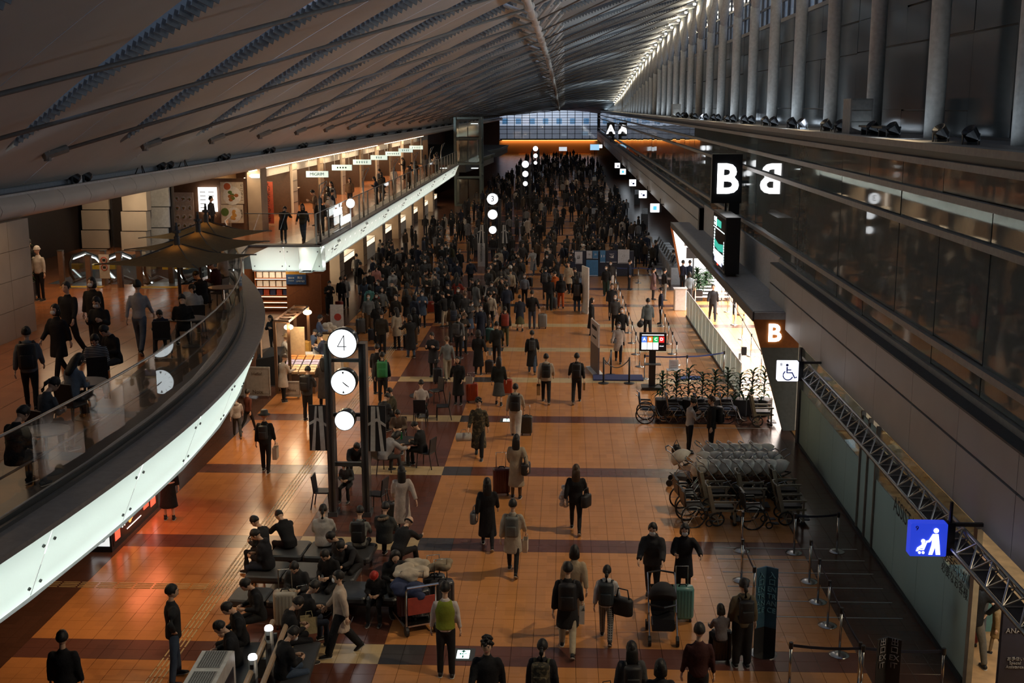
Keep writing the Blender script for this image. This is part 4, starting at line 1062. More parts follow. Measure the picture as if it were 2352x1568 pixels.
text('牛\n丼', .26, PWH, mc, (.572, .75, .6), FACE_RIGHT); text('から\nあげ', .2, PWH, mc, (.572, 1.9, .75), FACE_RIGHT); text('弁\n当', .24, PWH, mc, (.578, 2.78, .6), FACE_RIGHT)
MB().box(.05, .5, -.02, 0, .15, 1.05).build('end_poster', emis('poster_pale', (.85, .9, .9), .9), mc)
b = MB(); b.lathe([(.17, 0), (.17, .02)], (.28, -.02, .4), 14, 0, MX.Rotation(PI/2, 3, 'X'))
for i in range(8): b.ball((.28+rnd.uniform(-.1, .1), -.045, .42+rnd.uniform(-.05, .06)), (.06, .015, .045), 6, 4, 1)
b.build('dish_picture', [BLACK, emis('dumpling', (.8, .6, .3), .8)], mc)
lamp('AREA', 'stall_glow', (-10.3, 27.2, 1.6), (-9.4, 27.2, 0), 26, (1, .22, .10), .5, sy=2.6)
lamp('AREA', 'stall_glow', (-9.6, 33.5, 3.0), (-9.0, 33.0, 0), 60, (1, .7, .4), .6, sy=4)
for y in (22, 36.5): lamp('AREA', 'under_balcony_light', (-9.4, y, 3.2), (-8.6, y, 0), 60, (1, .62, .32), .3, sy=4)
# ================================================================ clock pillars
CHROME = mat('pillar_metal', (.16, .165, .17), .25, .7)
DISC = emis('clock_face', (.93, .97, 1), 2.1)
YP = 28.3
zz = [PY(u, v, YP-.35).z for u, v in ((793, 789), (795, 878), (797, 966))]
zt = PY(775, 788, YP).z
def pillar(x, y, num, lbl):
    t = thing('clock_pillar', lbl, 'clock pillar', (x, y, 0))
    for s in (-1, 1):
        MB().box(s*.43-.09, s*.43+.09, -.06, .3, 0, zt).build('post', CHROME, t)
        MB().box(s*.43-.03, s*.43+.03, -.075, -.06, 0, zt).build('post_groove', BLACK, t)
        MB().box(s*.43-.12, s*.43+.12, -.1, .34, 0, .12).build('foot', DGREY, t)
    MB().box(-.34, .34, .1, .2, zt-.5, zt-.42).box(-.34, .34, .1, .2, zt-1.9, zt-1.82).box(-.34, .34, .1, .2, zt-3.2, zt-3.1).build('crossbar', CHROME, t)
    R = MX.Rotation(PI/2, 3, 'X')
    for k, (z, r) in enumerate(zip(zz, (.36, .31, .245))):
        d = MB().lathe([(r*.9, -.38), (r*1.04, -.3), (r*1.04, .0), (r*1.0, .03), (r*.97, .0), (r*.97, -.02)], (0, -.35, z), 32, 0, R).build('drum', mat('drum_dark', (.03, .035, .04), .2, .6), t, True)
        MB().lathe([(r*.965, -.03), (r*.965, .012)], (0, -.35, z), 36, 0, R).build('face_disc', DISC, d)
        if k == 0 and num == '4':
            b = MB()
            for p_, q_ in (((-.11, -.07), (.05, .21)), ((.05, .21), (.05, -.17)), ((-.12, -.07), (.11, -.07))): b.tube([(p_[0], -.372, z+p_[1]), (q_[0], -.372, z+q_[1])], .011, 6)
            b.build('numeral', INK, d)
        elif k == 0 and num: text(num, .52, INK, d, (0, -.37, z), FACE_CAM, 'numeral', .004)
        if k == 1 and num == '4':
            b = MB()
            for a in range(12):
                q = a*PI/6; R2 = MX.Rotation(q, 3, 'Y')
                b.cbox(V((0, -.37, z))+R2 @ V((0, 0, r*.78)), (.006, .006, r*.2), 0, R2)
            b.prism([(-.03, .27), (.03, .27), (0, .2)], lambda p, q, w2: (p, w2, z+q), -.372, -.366).prism([(-.03, -.27), (.03, -.27), (0, -.2)], lambda p, q, w2: (p, w2, z+q), -.372, -.366)
            b.build('minute_marks', INK, d)
            for l_, a in ((.2, 2.25), (.14, 2.32)):
                R2 = MX.Rotation(a, 3, 'Y'); MB().cbox(V((0, -.375, z))+R2 @ V((0, 0, l_*.4)), (.022, .006, l_), 0, R2).build('hand', INK, d)
    if num: # flag panels
        for s in (-1, 1):
            x0 = s*.75
            f = MB().box(x0-.22, x0+.22, .0, .04, 1.72, 2.9).build('flag_panel', mat('flag_black', (.012, .014, .018), .4), t)
            b = MB(); pr = lambda p, q, w2: (x0+p, w2, 2.3+q)
            sg = -s
            b.prism([(-.17*sg, -.58), (-.08*sg, -.58), (.0*sg, .58), (-.05*sg, .58)], pr, -.012, -.001)
            b.prism([(.06*sg, -.58), (.18*sg, -.58), (.14*sg, .58), (.03*sg, .58)], pr, -.012, -.001)
            b.prism([(-.22, .15), (.0, .28), (.22, .12), (.22, .05), (.0, .2), (-.22, .08)], pr, -.015, -.004)
            b.build('stripe', mat('flag_pale', (.52, .52, .5), .5), f)
    return t
pillar(-5.43, YP, '4', 'twin-post clock pillar with three glowing drums, the nearest, showing 4')
pillar(-4.58, 74.5, '3', 'second clock pillar from the camera, with three glowing drums')
pillar(-4.07, 120.4, None, 'third clock pillar from the camera, small in the distance')
pillar(-4.2, 166, None, 'farthest clock pillar, beside the amber-lit end wall')
# ---- information totem
p = P(1106, 612); t = thing('information_totem', 'white and black totem marked i Information in the crowd', 'sign', p)
MB().box(-.25, .25, 0, .5, 0, 2.1).build('body', mat('totem_white', (.8, .82, .84), .5), t); MB().box(-.2, .2, -.012, 0, 1.72, 2.04).build('top_panel', INK, t)
text('i', .3, WHITE, t, (0, -.02, 1.88), FACE_CAM); text('Information', .26, INK, t, (0, -.012, .95), (PI/2, PI/2, 0))
MB().box(.25, .262, .05, .45, .1, 2.0).build('side_panel', INK, t)
# ================================================================ barriers
SILV = mat('post_silver', (.5, .5, .49), .22, 1.0); BELT = mat('belt_navy', (.012, .014, .03), .7)
post0 = None
def stanchion(p, lbl, grp):
    global post0
    if post0 is None:
        post0 = t = thing('barrier_post', lbl, 'barrier post', p, 0, grp)
        MB().tube([(0, 0, .03), (0, 0, .95)], .025, 10).build('pole', SILV, t, True)
        MB().lathe([(.19, 0), (.19, .012), (.12, .03), (.03, .045)], (0, 0, 0), 22).build('base', SILV, t, True)
        MB().cbox((0, 0, .90), (.07, .07, .12), 0, None, .02).build('belt_cassette', BLACK, t); return t
    return dup(post0, p, 0, lbl, grp)
def belt(a, c, lbl, m=None, z=.9):
    d = (c-a); n = V((-d.y, d.x, 0)).normalized()*.006
    a = a+d.normalized()*.04; c = c-d.normalized()*.04
    b = MB(); vs = []
    for i in range(5):
        p = a+(c-a)*i/4; sg = -.03*4*(i/4)*(1-i/4)
        for s in (-1, 1):
            for q in (-.025, .025): vs.append((p.x+n.x*s, p.y+n.y*s, z+q+sg))
    fs = []
    for i in range(4):
        o = i*4; fs += [(o, o+4, o+5, o+1), (o+2, o+3, o+7, o+6), (o+1, o+5, o+7, o+3), (o, o+2, o+6, o+4)]
    o = b.add(vs, fs+[(0, 1, 3, 2), (16, 18, 19, 17)]).build('barrier_belt', m or BELT)
    return tag(o, lbl, 'belt')
ORD = ('first', 'second', 'third', 'fourth', 'fifth', 'sixth', 'seventh', 'eighth', 'ninth', 'tenth', 'eleventh', 'twelfth')
def barrier_row(pts, where, belts=True, m=None):
    for i, p in enumerate(pts):
        stanchion(p, ORD[i]+' silver barrier post '+where, 'barrier posts '+where)
        if belts and i: belt(pts[i-1], p, ORD[i-1]+' belt stretched '+where, m)
barrier_row([P(1858.6, 1335), P(1878, 1382), P(1900.5, 1436), P(1927.5, 1503.5), P(1970, 1590)], 'in the row along the glass room, from far')
barrier_row([P(1823.4, 1269), P(1921.6, 1266)], 'behind the tan wheelchairs, from the left')
barrier_row([P(1703, 1264), P(1702.6, 1333), P(1729, 1402)], 'beside the blue entrance totem, from far')
barrier_row([P(1812, 1590), P(1970, 1590)+V((.02, -.12, 0)), P(2160, 1605)], 'at the bottom of the marked bay, from the left')
def lerp_row(a, c, n): return [a+(c-a)*i/(n-1) for i in range(n)]
barrier_row(lerp_row(P(1413, 672), P(1469, 842), 9), 'in the centre queue lane, from far')
barrier_row(lerp_row(P(1519, 749), P(1553, 838), 5), 'right of the queue lane, from far')
barrier_row(lerp_row(P(1657, 690), P(1748, 862), 6), 'inside the bright checkpoint, from far')
barrier_row([P(1415, 650), P(1466, 650), P(1520, 652)], 'in front of the navy notice wall, from the left', True, mat('belt_blue', (.02, .04, .16), .6))
barrier_row([P(1480, 870), P(1577, 872), P(1662, 862)], 'before the white table, from the left', True, MATS['belt_blue'])
# black chain posts
CH = []
for i, (u, v) in enumerate(((1386, 880), (1445, 880), (1403, 861))):
    p = P(u, v); CH.append(p); t = thing('chain_post', ('black chain post at the left end of the blue mat', 'black chain post in the middle of the blue mat', 'black chain post behind the blue mat')[i], 'barrier post', p)
    MB().tube([(0, 0, .03), (0, 0, 1.0)], .035, 8).build('pole', BLACK, t, True); MB().lathe([(.2, 0), (.2, .02), (.05, .05)], (0, 0, 0), 18).build('base', BLACK, t)
for i, (a, c) in enumerate(((CH[0], CH[1]), (CH[2], CH[0]))):
    pts = [a+(c-a)*k/10+V((0, 0, .95-.35*4*(k/10)*(1-k/10))) for k in range(11)]
    tag(MB().tube(pts, .018, 6).build('chain', DGREY), ('drooping chain along the blue mat', 'drooping chain at the left of the blue mat')[i], 'chain')
a, c = P(1363, 874), P(1478, 874); d = P(1370, 862)
o = MB().box(a.x, c.x, a.y, d.y, 0, .05).build('entrance_mat', mat('mat_blue', (.015, .025, .10), .8)); tag(o, 'flat dark blue mat across the queue entrance', 'mat')
a = P(1556, 872); o = MB().box(a.x, a.x+.9, a.y, a.y+.5, 0, .05).build('entrance_mat', mat('mat_blue2', (.02, .06, .2), .8)); tag(o, 'short bright blue mat behind the potted plants', 'mat')
# totems with lettering
def angle_totem(p, h, m, top, lbl, s, lm):
    t = thing('queue_totem', lbl, 'sign', p)
    MB().prism([(-.2, -.1), (0, .02), (.2, -.1), (.2, -.06), (0, .06), (-.2, -.06)], lambda a, b_, z: (a, b_, z), .55 if top else .02, h).build('panel', m, t)
    MB().prism([(-.2, -.1), (0, .02), (.2, -.1), (.2, -.06), (0, .06), (-.2, -.06)], lambda a, b_, z: (a, b_, z), .02, .55).build('lower_panel', INK, t)
    MB().lathe([(.26, 0), (.26, .015), (.06, .04)], (0, 0, 0), 20).build('base', SILV, t)
    for q, r in ((-.1, -.53), (.1, .53)): text(s, .14, lm, t, (q, -.055, (h+.55)/2+.1), MX.Rotation(r if q > 0 else r, 3, 'Z').to_4x4().to_euler() if 0 else (PI/2, 0, .5 if q < 0 else -.5))
    return t
angle_totem(P(1753, 1501), 1.75, mat('totem_blue', (.03, .10, .16), .5), True, 'blue folded totem reading entrance beside the marked bay', '入\n口\nEN\nTR\nAN\nCE', mat('totem_print', (.12, .30, .38), .5))
angle_totem(P(2030, 1625), 1.3, INK, True, 'black folded totem reading exit at the bottom of the bay', '出\n口\nEX\nIT', mat('totem_print2', (.22, .22, .24), .5))
p = P(2325, 1668); t = thing('airline_board', 'tall navy board with pale lettering at the bottom right corner', 'sign', p)
MB().box(-.3, .5, 0, .1, 0, 2.05).build('panel', mat('board_navy', (.012, .014, .03), .5), t); text('ANA', .12, mat('print_dim', (.2, .2, .22), .5), t, (-.12, -.01, 1.72), FACE_CAM); text('お手伝い\nSpecial\nAssistance', .07, MATS['print_dim'], t, (-.05, -.01, 1.15), FACE_CAM)
# ================================================================ checkpoint furniture
t = thing('queue_monitor', 'black monitor on a stand listing lanes A B C D', 'monitor', P(1497, 893))
w_, h_ = .98, .68; zc = 1.78
MB().box(-w_/2, w_/2, -.06, .06, zc-h_/2, zc+h_/2).build('screen_case', BLACK, t)
LC = [emis('lane_blue', (.10, .22, .75), 1.2), emis('lane_orange', (.75, .20, .03), 1.2), emis('lane_green', (.02, .42, .10), 1.1), emis('lane_red', (.70, .02, .02), 1.1)]
LW = emis('lane_white', (.95, .98, 1), 1.5); b = MB()
for i in range(4): b.box(-.41+i*.21, -.22+i*.21, -.072, -.06, zc-.02, zc+.2, i)
for i in range(3): b.box(-.41+i*.21, -.22+i*.21, -.072, -.06, zc-.28, zc-.02, 4)
b.box(-.4, .4, -.07, -.06, zc+.245, zc+.275, 4); b.build('lane_blocks', LC+[LW], t)
for i, s in enumerate('ABCD'): text(s, .15, LW, t, (-.315+i*.21, -.08, zc+.1), FACE_CAM, 'letter', .002)
text('closed', .06, LW, t, (.315, -.08, zc-.15), FACE_CAM)
MB().box(-.12, .12, -.04, .1, .1, 1.45).build('stand', BLACK, t); MB().box(-.38, .38, -.3, .3, .06, .12).build('base', BLACK, t); MB().box(-.3, .3, -.28, .02, .95, .98).build('tray', DGREY, t)
for x in (-.33, .33):
    for y in (-.25, .25): MB().tube([(x-.015, y, .04), (x+.015, y, .04)], .04, 8, 0, True).build('caster', BLACK, t)
t = thing('side_table', 'small white table holding a leaflet stand behind the potted plants', 'table', P(1546, 890))
MB().box(-.25, .25, -.18, .18, .66, .69).build('tabletop', WHITE, t)
for x in (-.23, .23):
    for y in (-.16, .16): MB().tube([(x, y, 0), (x, y, .66)], .012, 6).build('leg', SILV, t)
t = thing('leaflet_stand', 'small white notice stand on the white side table', 'stand', P(1546, 890)+V((0, 0, .69))); MB().box(-.17, .17, 0, .02, 0, .36).box(-.17, .17, -.08, .08, 0, .015).build('panel', mat('notice_pale', (.6, .62, .65), .5), t)
b = MB(); [b.box(-.12, .12, -.006, 0, .06+i*.07, .08+i*.07) for i in range(4)]; b.build('print', mat('print_grey', (.2, .2, .22), .5), t)
# tall info boards in the lane
t = thing('lane_board', 'white and brown information board standing edge-on beside the queue lane', 'sign', P(1366, 853), math.radians(-80))
MB().box(-.75, .75, -.03, .03, .05, 1.1).build('lower_panel', mat('board_brown', (.10, .07, .07), .5), t); MB().box(-.75, .75, -.03, .03, 1.1, 2.0).build('upper_panel', mat('board_pale', (.5, .44, .42), .5), t); MB().box(-.8, .8, -.2, .2, 0, .05).build('base', WHITE, t)
text('保安検査場 B', .16, INK, t, (0, -.035, 1.75), FACE_CAM); text('Security Check', .12, INK, t, (0, -.035, 1.4), FACE_CAM)
t = thing('lane_board', 'narrow white board on a wedge foot seen edge-on in the crowd', 'sign', P(1344, 718), math.radians(-72)); MB().box(-.5, .5, -.03, .03, .1, 2.35).build('panel', WHITE, t); MB().prism([(-.05, 0), (.35, 0), (.0, .35)], lambda a, b_, q: (q, a, b_), -.45, .45).build('foot', WHITE, t)
# navy notice wall
nw = thing('notice_wall', 'dark navy partition behind the queue carrying notices', 'partition', P(1380, 634)); k = nw.location.y/2620
MB().box(-1.8, 2.0, 0, .3, 0, 1.55).build('panel', mat('partition_navy', (.02, .025, .045), .6), nw); MB().box(-1.85, 2.05, -.05, .35, 0, .06).build('base', BLACK, nw)
BLU = mat('notice_blue', (.06, .22, .45), .5); NAV = mat('notice_navy', (.02, .03, .07), .5)
for u0, v0, u1, v1, m, lbl, tx in ((1320, 578, 1338, 606, MATS['notice_pale'], 'white notice with small prohibition drawings on the navy partition', '☂✂\n⚠✈\n☎✉'), (1347, 576, 1360, 594, MATS['notice_pale'], 'white notice reading 10 minutes on the navy partition', '10'), (1361, 576, 1374, 594, BLU, 'blue notice reading 20 minutes on the navy partition', '20'),
      (1346, 597, 1374, 634, BLU, 'tall blue notice below the two minute notices', ''), (1378, 575, 1391, 603, BLU, 'narrow blue notice with a suitcase drawing', '▮▮'), (1392, 575, 1418, 603, NAV, 'dark navy notice between the blue and the large white one', '✈'), (1419, 573, 1446, 605, MATS['notice_pale'], 'large white notice with a ring of drawings', '◌')):
    Y = nw.location.y-.08; t, a_, h2 = poster(u0, v0, u1, v1, Y, m, lbl, 0, 'notices on the navy partition')
    b = MB(); b.box(-a_*.46, a_*.46, -.004, .0, h2*.03, h2*.06); b.build('border', INK if m is MATS['notice_pale'] else WHITE, t)
    if tx: text(tx, min(a_, h2)*.42/(1+tx.count('\n')), INK if m is MATS['notice_pale'] else WHITE, t, (0, -.01, h2*.55), FACE_CAM)
# frosted barrier of gate B
gb_ = thing('glass_barrier', 'waist high frosted glass barrier along the bright checkpoint floor', 'barrier', (0, 0, 0))
a, c = P(1577, 727), P(1700, 915); n = 14
for i in range(n):
    p, q = a+(c-a)*(i/n+.004), a+(c-a)*((i+1)/n-.004); d = (q-p).normalized(); s = V((d.y, -d.x, 0))*.015
    MB().add([p+s+V((0, 0, .08)), q+s+V((0, 0, .08)), q+s+V((0, 0, 1.25)), p+s+V((0, 0, 1.25)), p-s+V((0, 0, .08)), q-s+V((0, 0, .08)), q-s+V((0, 0, 1.25)), p-s+V((0, 0, 1.25))], [(0, 1, 2, 3), (7, 6, 5, 4), (0, 4, 5, 1), (3, 2, 6, 7), (1, 5, 6, 2), (0, 3, 7, 4)]).build('frosted_pane', mat('barrier_frost', (.45, .52, .50), .3, trans=.4), gb_)
MB().tube([a+V((0, 0, 1.27)), c+V((0, 0, 1.27))], .03, 6).build('handrail', WHITE, gb_); MB().tube([a+V((0, 0, .04)), c+V((0, 0, .04))], .05, 6).build('base_rail', DGREY, gb_)
t = thing('reception_counter', 'white podium counter at the head of the frosted barrier', 'counter', P(1562, 713)); MB().cbox((0, .2, .55), (.62, .5, 1.1), 0, None, .05).build('body', WHITE, t); MB().box(-.35, .35, -.08, .48, 1.1, 1.14).build('worktop', mat('worktop_pale', (.6, .6, .6), .3), t)
t = thing('gate_monitors', 'pair of black monitors on white wall of the bright checkpoint', 'monitor', (7.55, 65.3, 1.2))
for x in (-.42, .42): MB().box(x-.4, x+.4, 0, .08, .75, 1.35).build('screen', BLACK, t); MB().box(x-.04, x+.04, .02, .1, -1.2, .8).build('stand', DGREY, t)
t = thing('gate_steps', 'white ribbed roller table below the monitors', 'table', (7.9, 62.5, 0))
for i in range(6): MB().box(-.9, .9, i*.35, i*.35+.3, .2+i*.13, .26+i*.13).build('step', WHITE, t)
MB().box(-.95, -.9, 0, 2.1, 0, .95).box(.9, .95, 0, 2.1, 0, .95).build('side_panel', WHITE, t)
t = thing('body_temperature_stand', 'white and blue stand with a black camera head inside the checkpoint', 'stand', P(1698, 905)); MB().tube([(0, 0, 0), (0, 0, .9)], .05, 8).build('lower_pole', mat('stand_blue', (.03, .05, .35), .5), t, True); MB().tube([(0, 0, .9), (0, 0, 1.5)], .07, 8).build('upper_pole', WHITE, t, True); MB().box(.02, .2, -.06, .06, 1.45, 1.75).build('camera_head', BLACK, t); MB().lathe([(.2, 0), (.2, .03)], (0, 0, 0), 14).build('base', WHITE, t)
# ---- plants
LEAF = [mat('leaf_dark', (.010, .032, .011), .6, spec=.2), mat('leaf_mid', (.022, .06, .018), .6, spec=.2)]
POT = mat('planter_black', (.02, .02, .022), .5)
def leaf(b, base, az, ln, w2, lift, m):
    d = V((math.cos(az), math.sin(az), 0)); s = V((-d.y, d.x, 0)); vs = []
    for i in range(5):
        f = i/4; p = base+d*(ln*f)+V((0, 0, ln*(lift*f-.95*f*f))); ww = w2*math.sin(PI*min(1, .12+f*.88))
        vs += [p-s*ww, p+V((0, 0, -.012)), p+s*ww]
    fs = []
    for i in range(4):
        for j in range(2): fs.append((i*3+j, (i+1)*3+j, (i+1)*3+j+1, i*3+j+1))
    b.add(vs, fs, m)
def plant(p, lbl, h, grp, rz, fol=34, wide=.46):
    t = thing('potted_plant', lbl, 'plant', p, rz, grp)
    MB().cbox((0, 0, .28), (.46, .46, .56), 0, None, .04).build('planter', POT, t)
    MB().tube([(0, 0, .5), (.02, 0, .8), (-.01, .01, h)], .02, 6).build('stem', mat('stem_brown', (.06, .04, .02), .7), t)
    b = MB()
    for i in range(fol):
        f = i/fol; z = .62+(h-.62)*f
        leaf(b, V((0, 0, z)), i*2.4+rnd.random()*.5, wide*(1.05-.35*f)*rnd.uniform(.7, 1.0), .052, rnd.uniform(.45, .9)+f*.6, i % 2)
    stuff(b.build('leaves', LEAF, t)); return t
for i, u in enumerate((1520, 1552, 1580, 1612, 1640, 1669, 1698, 1726, 1753)):
    plant(P(u, 952), ORD[i]+' dracaena plant from the left in the row behind the wheelchairs', 1.42+.08*(i % 3), 'dracaenas behind the wheelchairs', i*1.3)
for i, (u, v) in enumerate(((1603, 690), (1620, 682), (1600, 672), (1630, 668))):
    plant(P(u, v), ('bushy green plant by the frosted barrier, nearest', 'bushy green plant by the frosted barrier, right', 'bushy green plant by the frosted barrier, left rear', 'bushy green plant by the frosted barrier, farthest right')[i], 1.3, 'bushy plants at the checkpoint', i, 70, .6)
# ---- wheelchairs
TYRE = mat('tyre_black', (.015, .015, .016), .6); UPB = mat('upholstery_blue', (.018, .035, .075), .7)
def wheelchair(p, rz, seat, frame, lbl, grp, big=.3):
    t = thing('wheelchair', lbl, 'wheelchair', p, rz, grp)   # faces +X
    for s in (-.29, .29):
        wl = MB().tube([(big*math.cos(a), s, big+big*math.sin(a)) for a in np.arange(0, 6.2, .33)], .022, 6, 0, False, (0, 1, 0), True).build('wheel', TYRE, t, True)
        b = MB()
        for k in range(6): b.tube([(0, s, big), (big*math.cos(k*PI/3), s, big+big*math.sin(k*PI/3))], .006, 5)
        b.tube([(0, s-.03, big), (0, s+.03, big)], .035, 8); b.build('spokes', SILV, wl)
        MB().tube([(.42+.08*math.cos(a), s*.85, .09+.08*math.sin(a)) for a in np.arange(0, 6.2, .5)], .018, 5, 0, False, (0, 1, 0), True).build('caster', TYRE, t)
        MB().tube([(-.32, s*.95, .98), (-.24, s*.95, .92), (-.16, s*.95, .46), (.34, s*.95, .44), (.46, s*.8, .16), (.60, s*.75, .1)], .016, 6).build('side_frame', frame, t)
        MB().tube([(-.18, s*.95, .66), (.16, s*.95, .66), (.22, s*.95, .46)], .014, 6).build('arm_frame', frame, t); MB().cbox((-.02, s*.95, .68), (.34, .06, .04)).build('armrest', BLACK, t)
        MB().cbox((.60, s*.55, .11), (.16, .14, .02)).build('footrest', frame, t)
    MB().cbox((.08, 0, .47), (.46, .48, .06), 0, None, .03).build('seat', seat, t)
    MB().cbox((-.2, 0, .72), (.05, .46, .44), 0, MX.Rotation(-.12, 3, 'Y')).build('backrest', seat, t); return t
for i, u in enumerate((1482, 1545, 1610, 1668)):
    wheelchair(P(u, 968), -.1+.1*(i % 3), UPB, SILV, ORD[i]+' blue wheelchair from the left in the row before the plants', 'blue wheelchairs')
TAN = mat('frame_tan', (.28, .25, .18), .5)
def tan_cart(p, rz, lbl, grp=None):
    t = thing('boarding_wheelchair', lbl, 'wheelchair', p, rz, grp)
    for s in (-.24, .24):
        MB().cbox((-.15, s, .62), (.09, .05, .84), 0, MX.Rotation(-.22, 3, 'Y')).build('upright', TAN, t)
        for z in (.62, .40): MB().cbox((.18, s, z), (.62, .045, .05)).build('side_rail', TAN, t)
        MB().cbox((.42, s, .36), (.05, .045, .56)).build('front_leg', TAN, t)
        wl = MB().tube([(-.02+.17*math.cos(a), s*1.12, .18+.16*math.sin(a)) for a in np.arange(0, 6.2, .4)], .022, 6, 0, False, (0, 1, 0), True).build('wheel', TYRE, t, True)
        b = MB(); [b.tube([(-.02, s*1.12, .18), (-.02+.16*math.cos(k*1.257), s*1.12, .18+.15*math.sin(k*1.257))], .016, 5) for k in range(5)]; b.build('spokes', TAN, wl)
        MB().tube([(.42, s-.02, .06), (.42, s+.02, .06)], .055, 10).build('caster', TYRE, t)
    MB().cbox((.14, 0, .46), (.5, .44, .05)).build('seat', BLACK, t); MB().cbox((-.18, 0, .78), (.04, .44, .36), 0, MX.Rotation(-.22, 3, 'Y')).build('backrest', BLACK, t)
    MB().tube([(-.26, -.24, 1.02), (-.3, 0, 1.03), (-.26, .24, 1.02)], .018, 6).build('push_bar', BLACK, t); MB().box(.4, .6, -.2, .2, .1, .13).build('footplate', DGREY, t); return t
tan_cart(P(1738, 975), 0, 'tan framed wheelchair at the right end of the plant row')
for i, (u, v) in enumerate(((1645, 1200), (1800, 1198), (1625, 1165), (1712, 1168), (1790, 1160))):
    tan_cart(P(u, v), .05*(i % 3), ('tan framed wheelchair in the dark bay, front row left', 'tan framed wheelchair in the dark bay, front row right', 'tan framed wheelchair in the dark bay, second row left', 'tan framed wheelchair in the dark bay, second row middle', 'tan framed wheelchair in the dark bay, second row right')[i], 'tan wheelchairs in the dark bay')
wheelchair(P(1585, 1203), .15, BLACK, DGREY, 'black wheelchair at the left end of the dark bay, front', 'black wheelchairs in the dark bay')
wheelchair(P(1722, 1207), .1, BLACK, DGREY, 'black wheelchair between the two front tan ones', 'black wheelchairs in the dark bay')
wheelchair(P(1570, 1175), .15, BLACK, DGREY, 'black wheelchair at the left end of the dark bay, behind', 'black wheelchairs in the dark bay')
# ---- rental strollers
SHELLC = mat('stroller_shell', (.52, .49, .42), .45); SEATO = mat('stroller_orange', (.30, .13, .035), .6)
st0 = None
def stroller(p, rz, lbl, grp, fab=None, can=None, sc=1):
    t = thing('stroller', lbl, 'stroller', p, rz, grp)
    fab = fab or SEATO; can = can or SHELLC
    hood = lambda q, p: V((q.x if q.x < 0 else q.x*(.62 if p.z < .5 else .95), q.y, max(q.z, -.04+.34*q.x)))
    MB().ball((0, 0, .74), (.33, .25, .27), 14, 9, 0, MX.Rotation(-.25, 3, 'Y'), hood).build('canopy', can, t, True)
    MB().add([(-.2, y, .9) for y in (-.2, .2)]+[(-.06, y, .48) for y in (-.2, .2)]+[(.3, y, .46) for y in (-.19, .19)]+[(.36, y, .28) for y in (-.17, .17)], [(0, 1, 3, 2), (2, 3, 5, 4), (4, 5, 7, 6)]).build('seat', fab, t)
    for s in (-.24, .24):
        MB().tube([(-.42, s, 1.02), (-.3, s, .95), (.1, s, .42), (.34, s, .1)], .015, 6).build('frame_tube', SILV, t); MB().tube([(.14, s, .5), (-.1, s, .42), (-.3, s, .1)], .013, 6).build('rear_strut', SILV, t)
        for x in (.36, -.32): MB().tube([(x, s-.025, .09), (x, s+.025, .09)], .09, 12).build('wheel', TYRE, t)
    MB().tube([(-.42, -.24, 1.02), (-.47, 0, 1.04), (-.42, .24, 1.02)], .017, 6).build('push_bar', BLACK, t)
    MB().cbox((-.05, 0, .22), (.36, .36, .12)).build('basket', DGREY, t)
    MB().tube([(.05, -.22, .62), (.26, 0, .66), (.05, .22, .62)], .02, 6).build('front_guard', BLACK, t); return t
s0 = stroller(P(1632, 1098), 0, 'first pale shell stroller from the left in the far row', 'rental strollers')
for i in range(1, 6): dup(s0, P(1632+i*25, 1098), .03*(i % 2), ORD[i]+' pale shell stroller from the left in the far row')
for i in range(8): dup(s0, P(1612+i*25.5, 1138), -.04*(i % 2), ORD[i]+' pale shell stroller from the left in the near row')
for i in range(7): dup(s0, P(1616+i*26, 1118), PI+.05, ORD[i]+' orange seat stroller turned backwards between the rows')
stroller(P(1566, 1112), -.2, 'orange seat stroller with bag hung on its handle, standing apart', None)
t = thing('black_bag', 'black bag hanging from the stroller handle', 'bag', P(1552, 1085)+V((0, 0, .55))); MB().ball((0, 0, .12), (.14, .1, .17), 10, 7).build('body', BLACK, t, True); MB().tube([(-.08, 0, .25), (0, 0, .42), (.08, 0, .25)], .012, 6).build('handle', BLACK, t)
# ---- seating
BCH = mat('bench_leather', (.04, .042, .045), .45)
def bench(p, rz, L_, W_, lbl):
    t = thing('bench', lbl, 'bench', p, rz)
    n = max(1, round(L_/.7))
    for i in range(n): MB().cbox((-L_/2+(i+.5)*L_/n, 0, .37), (L_/n-.02, W_, .14), 0, None, .06).build('cushion', BCH, t)
    MB().box(-L_/2+.1, L_/2-.1, -W_/2+.1, W_/2-.1, .24, .3).build('frame', DGREY, t)
    for x in (-L_/2+.2, L_/2-.2):
        for y in (-W_/2+.12, W_/2-.12): MB().tube([(x, y, 0), (x, y, .24)], .025, 8).build('leg', SILV, t)
    return t
bench(P(745, 1302), -.05, 2.3, 1.0, 'black leather bench behind the clock pillar, holding people seen from behind')
bench(P(700, 1352), -.05, 2.4, .9, 'black leather bench in the middle of the waiting group')
bench(P(850, 1400), -.05, 2.6, .9, 'black leather bench beside the loaded luggage trolley')
bench(P(665, 1412), -.05, 2.4, .7, 'black leather bench behind the silver suitcase')
WRAIL = mat('wood_rail', (.36, .25, .16), .4)
_a, _b = P(634, 1450, .86), P(585, 1568, .86); RBA = math.atan2((_a-_b).y, (_a-_b).x); RB0 = V((_b.x, _b.y, 0))+(V((_a.x, _a.y, 0))-V((_b.x, _b.y, 0)))*.35
t = thing('rail_bench', 'double bench with pale wooden rails between two glowing bollards', 'bench', RB0, RBA)
for s in (-.14, .14): MB().tube([(-3.2, s, .86), (1.7, s, .86)], .05, 8).build('rail', WRAIL, t)
for s in (-.5, .5): MB().cbox((-.7, s, .42), (4.8, .48, .1), 0, None, .04).build('seat', BCH, t)
for x in (-2.6, -.8, 1.2): MB().box(x-.04, x+.04, -.5, .5, 0, .37).box(x-.03, x+.03, -.03, .03, .3, .86).build('leg', DGREY, t)
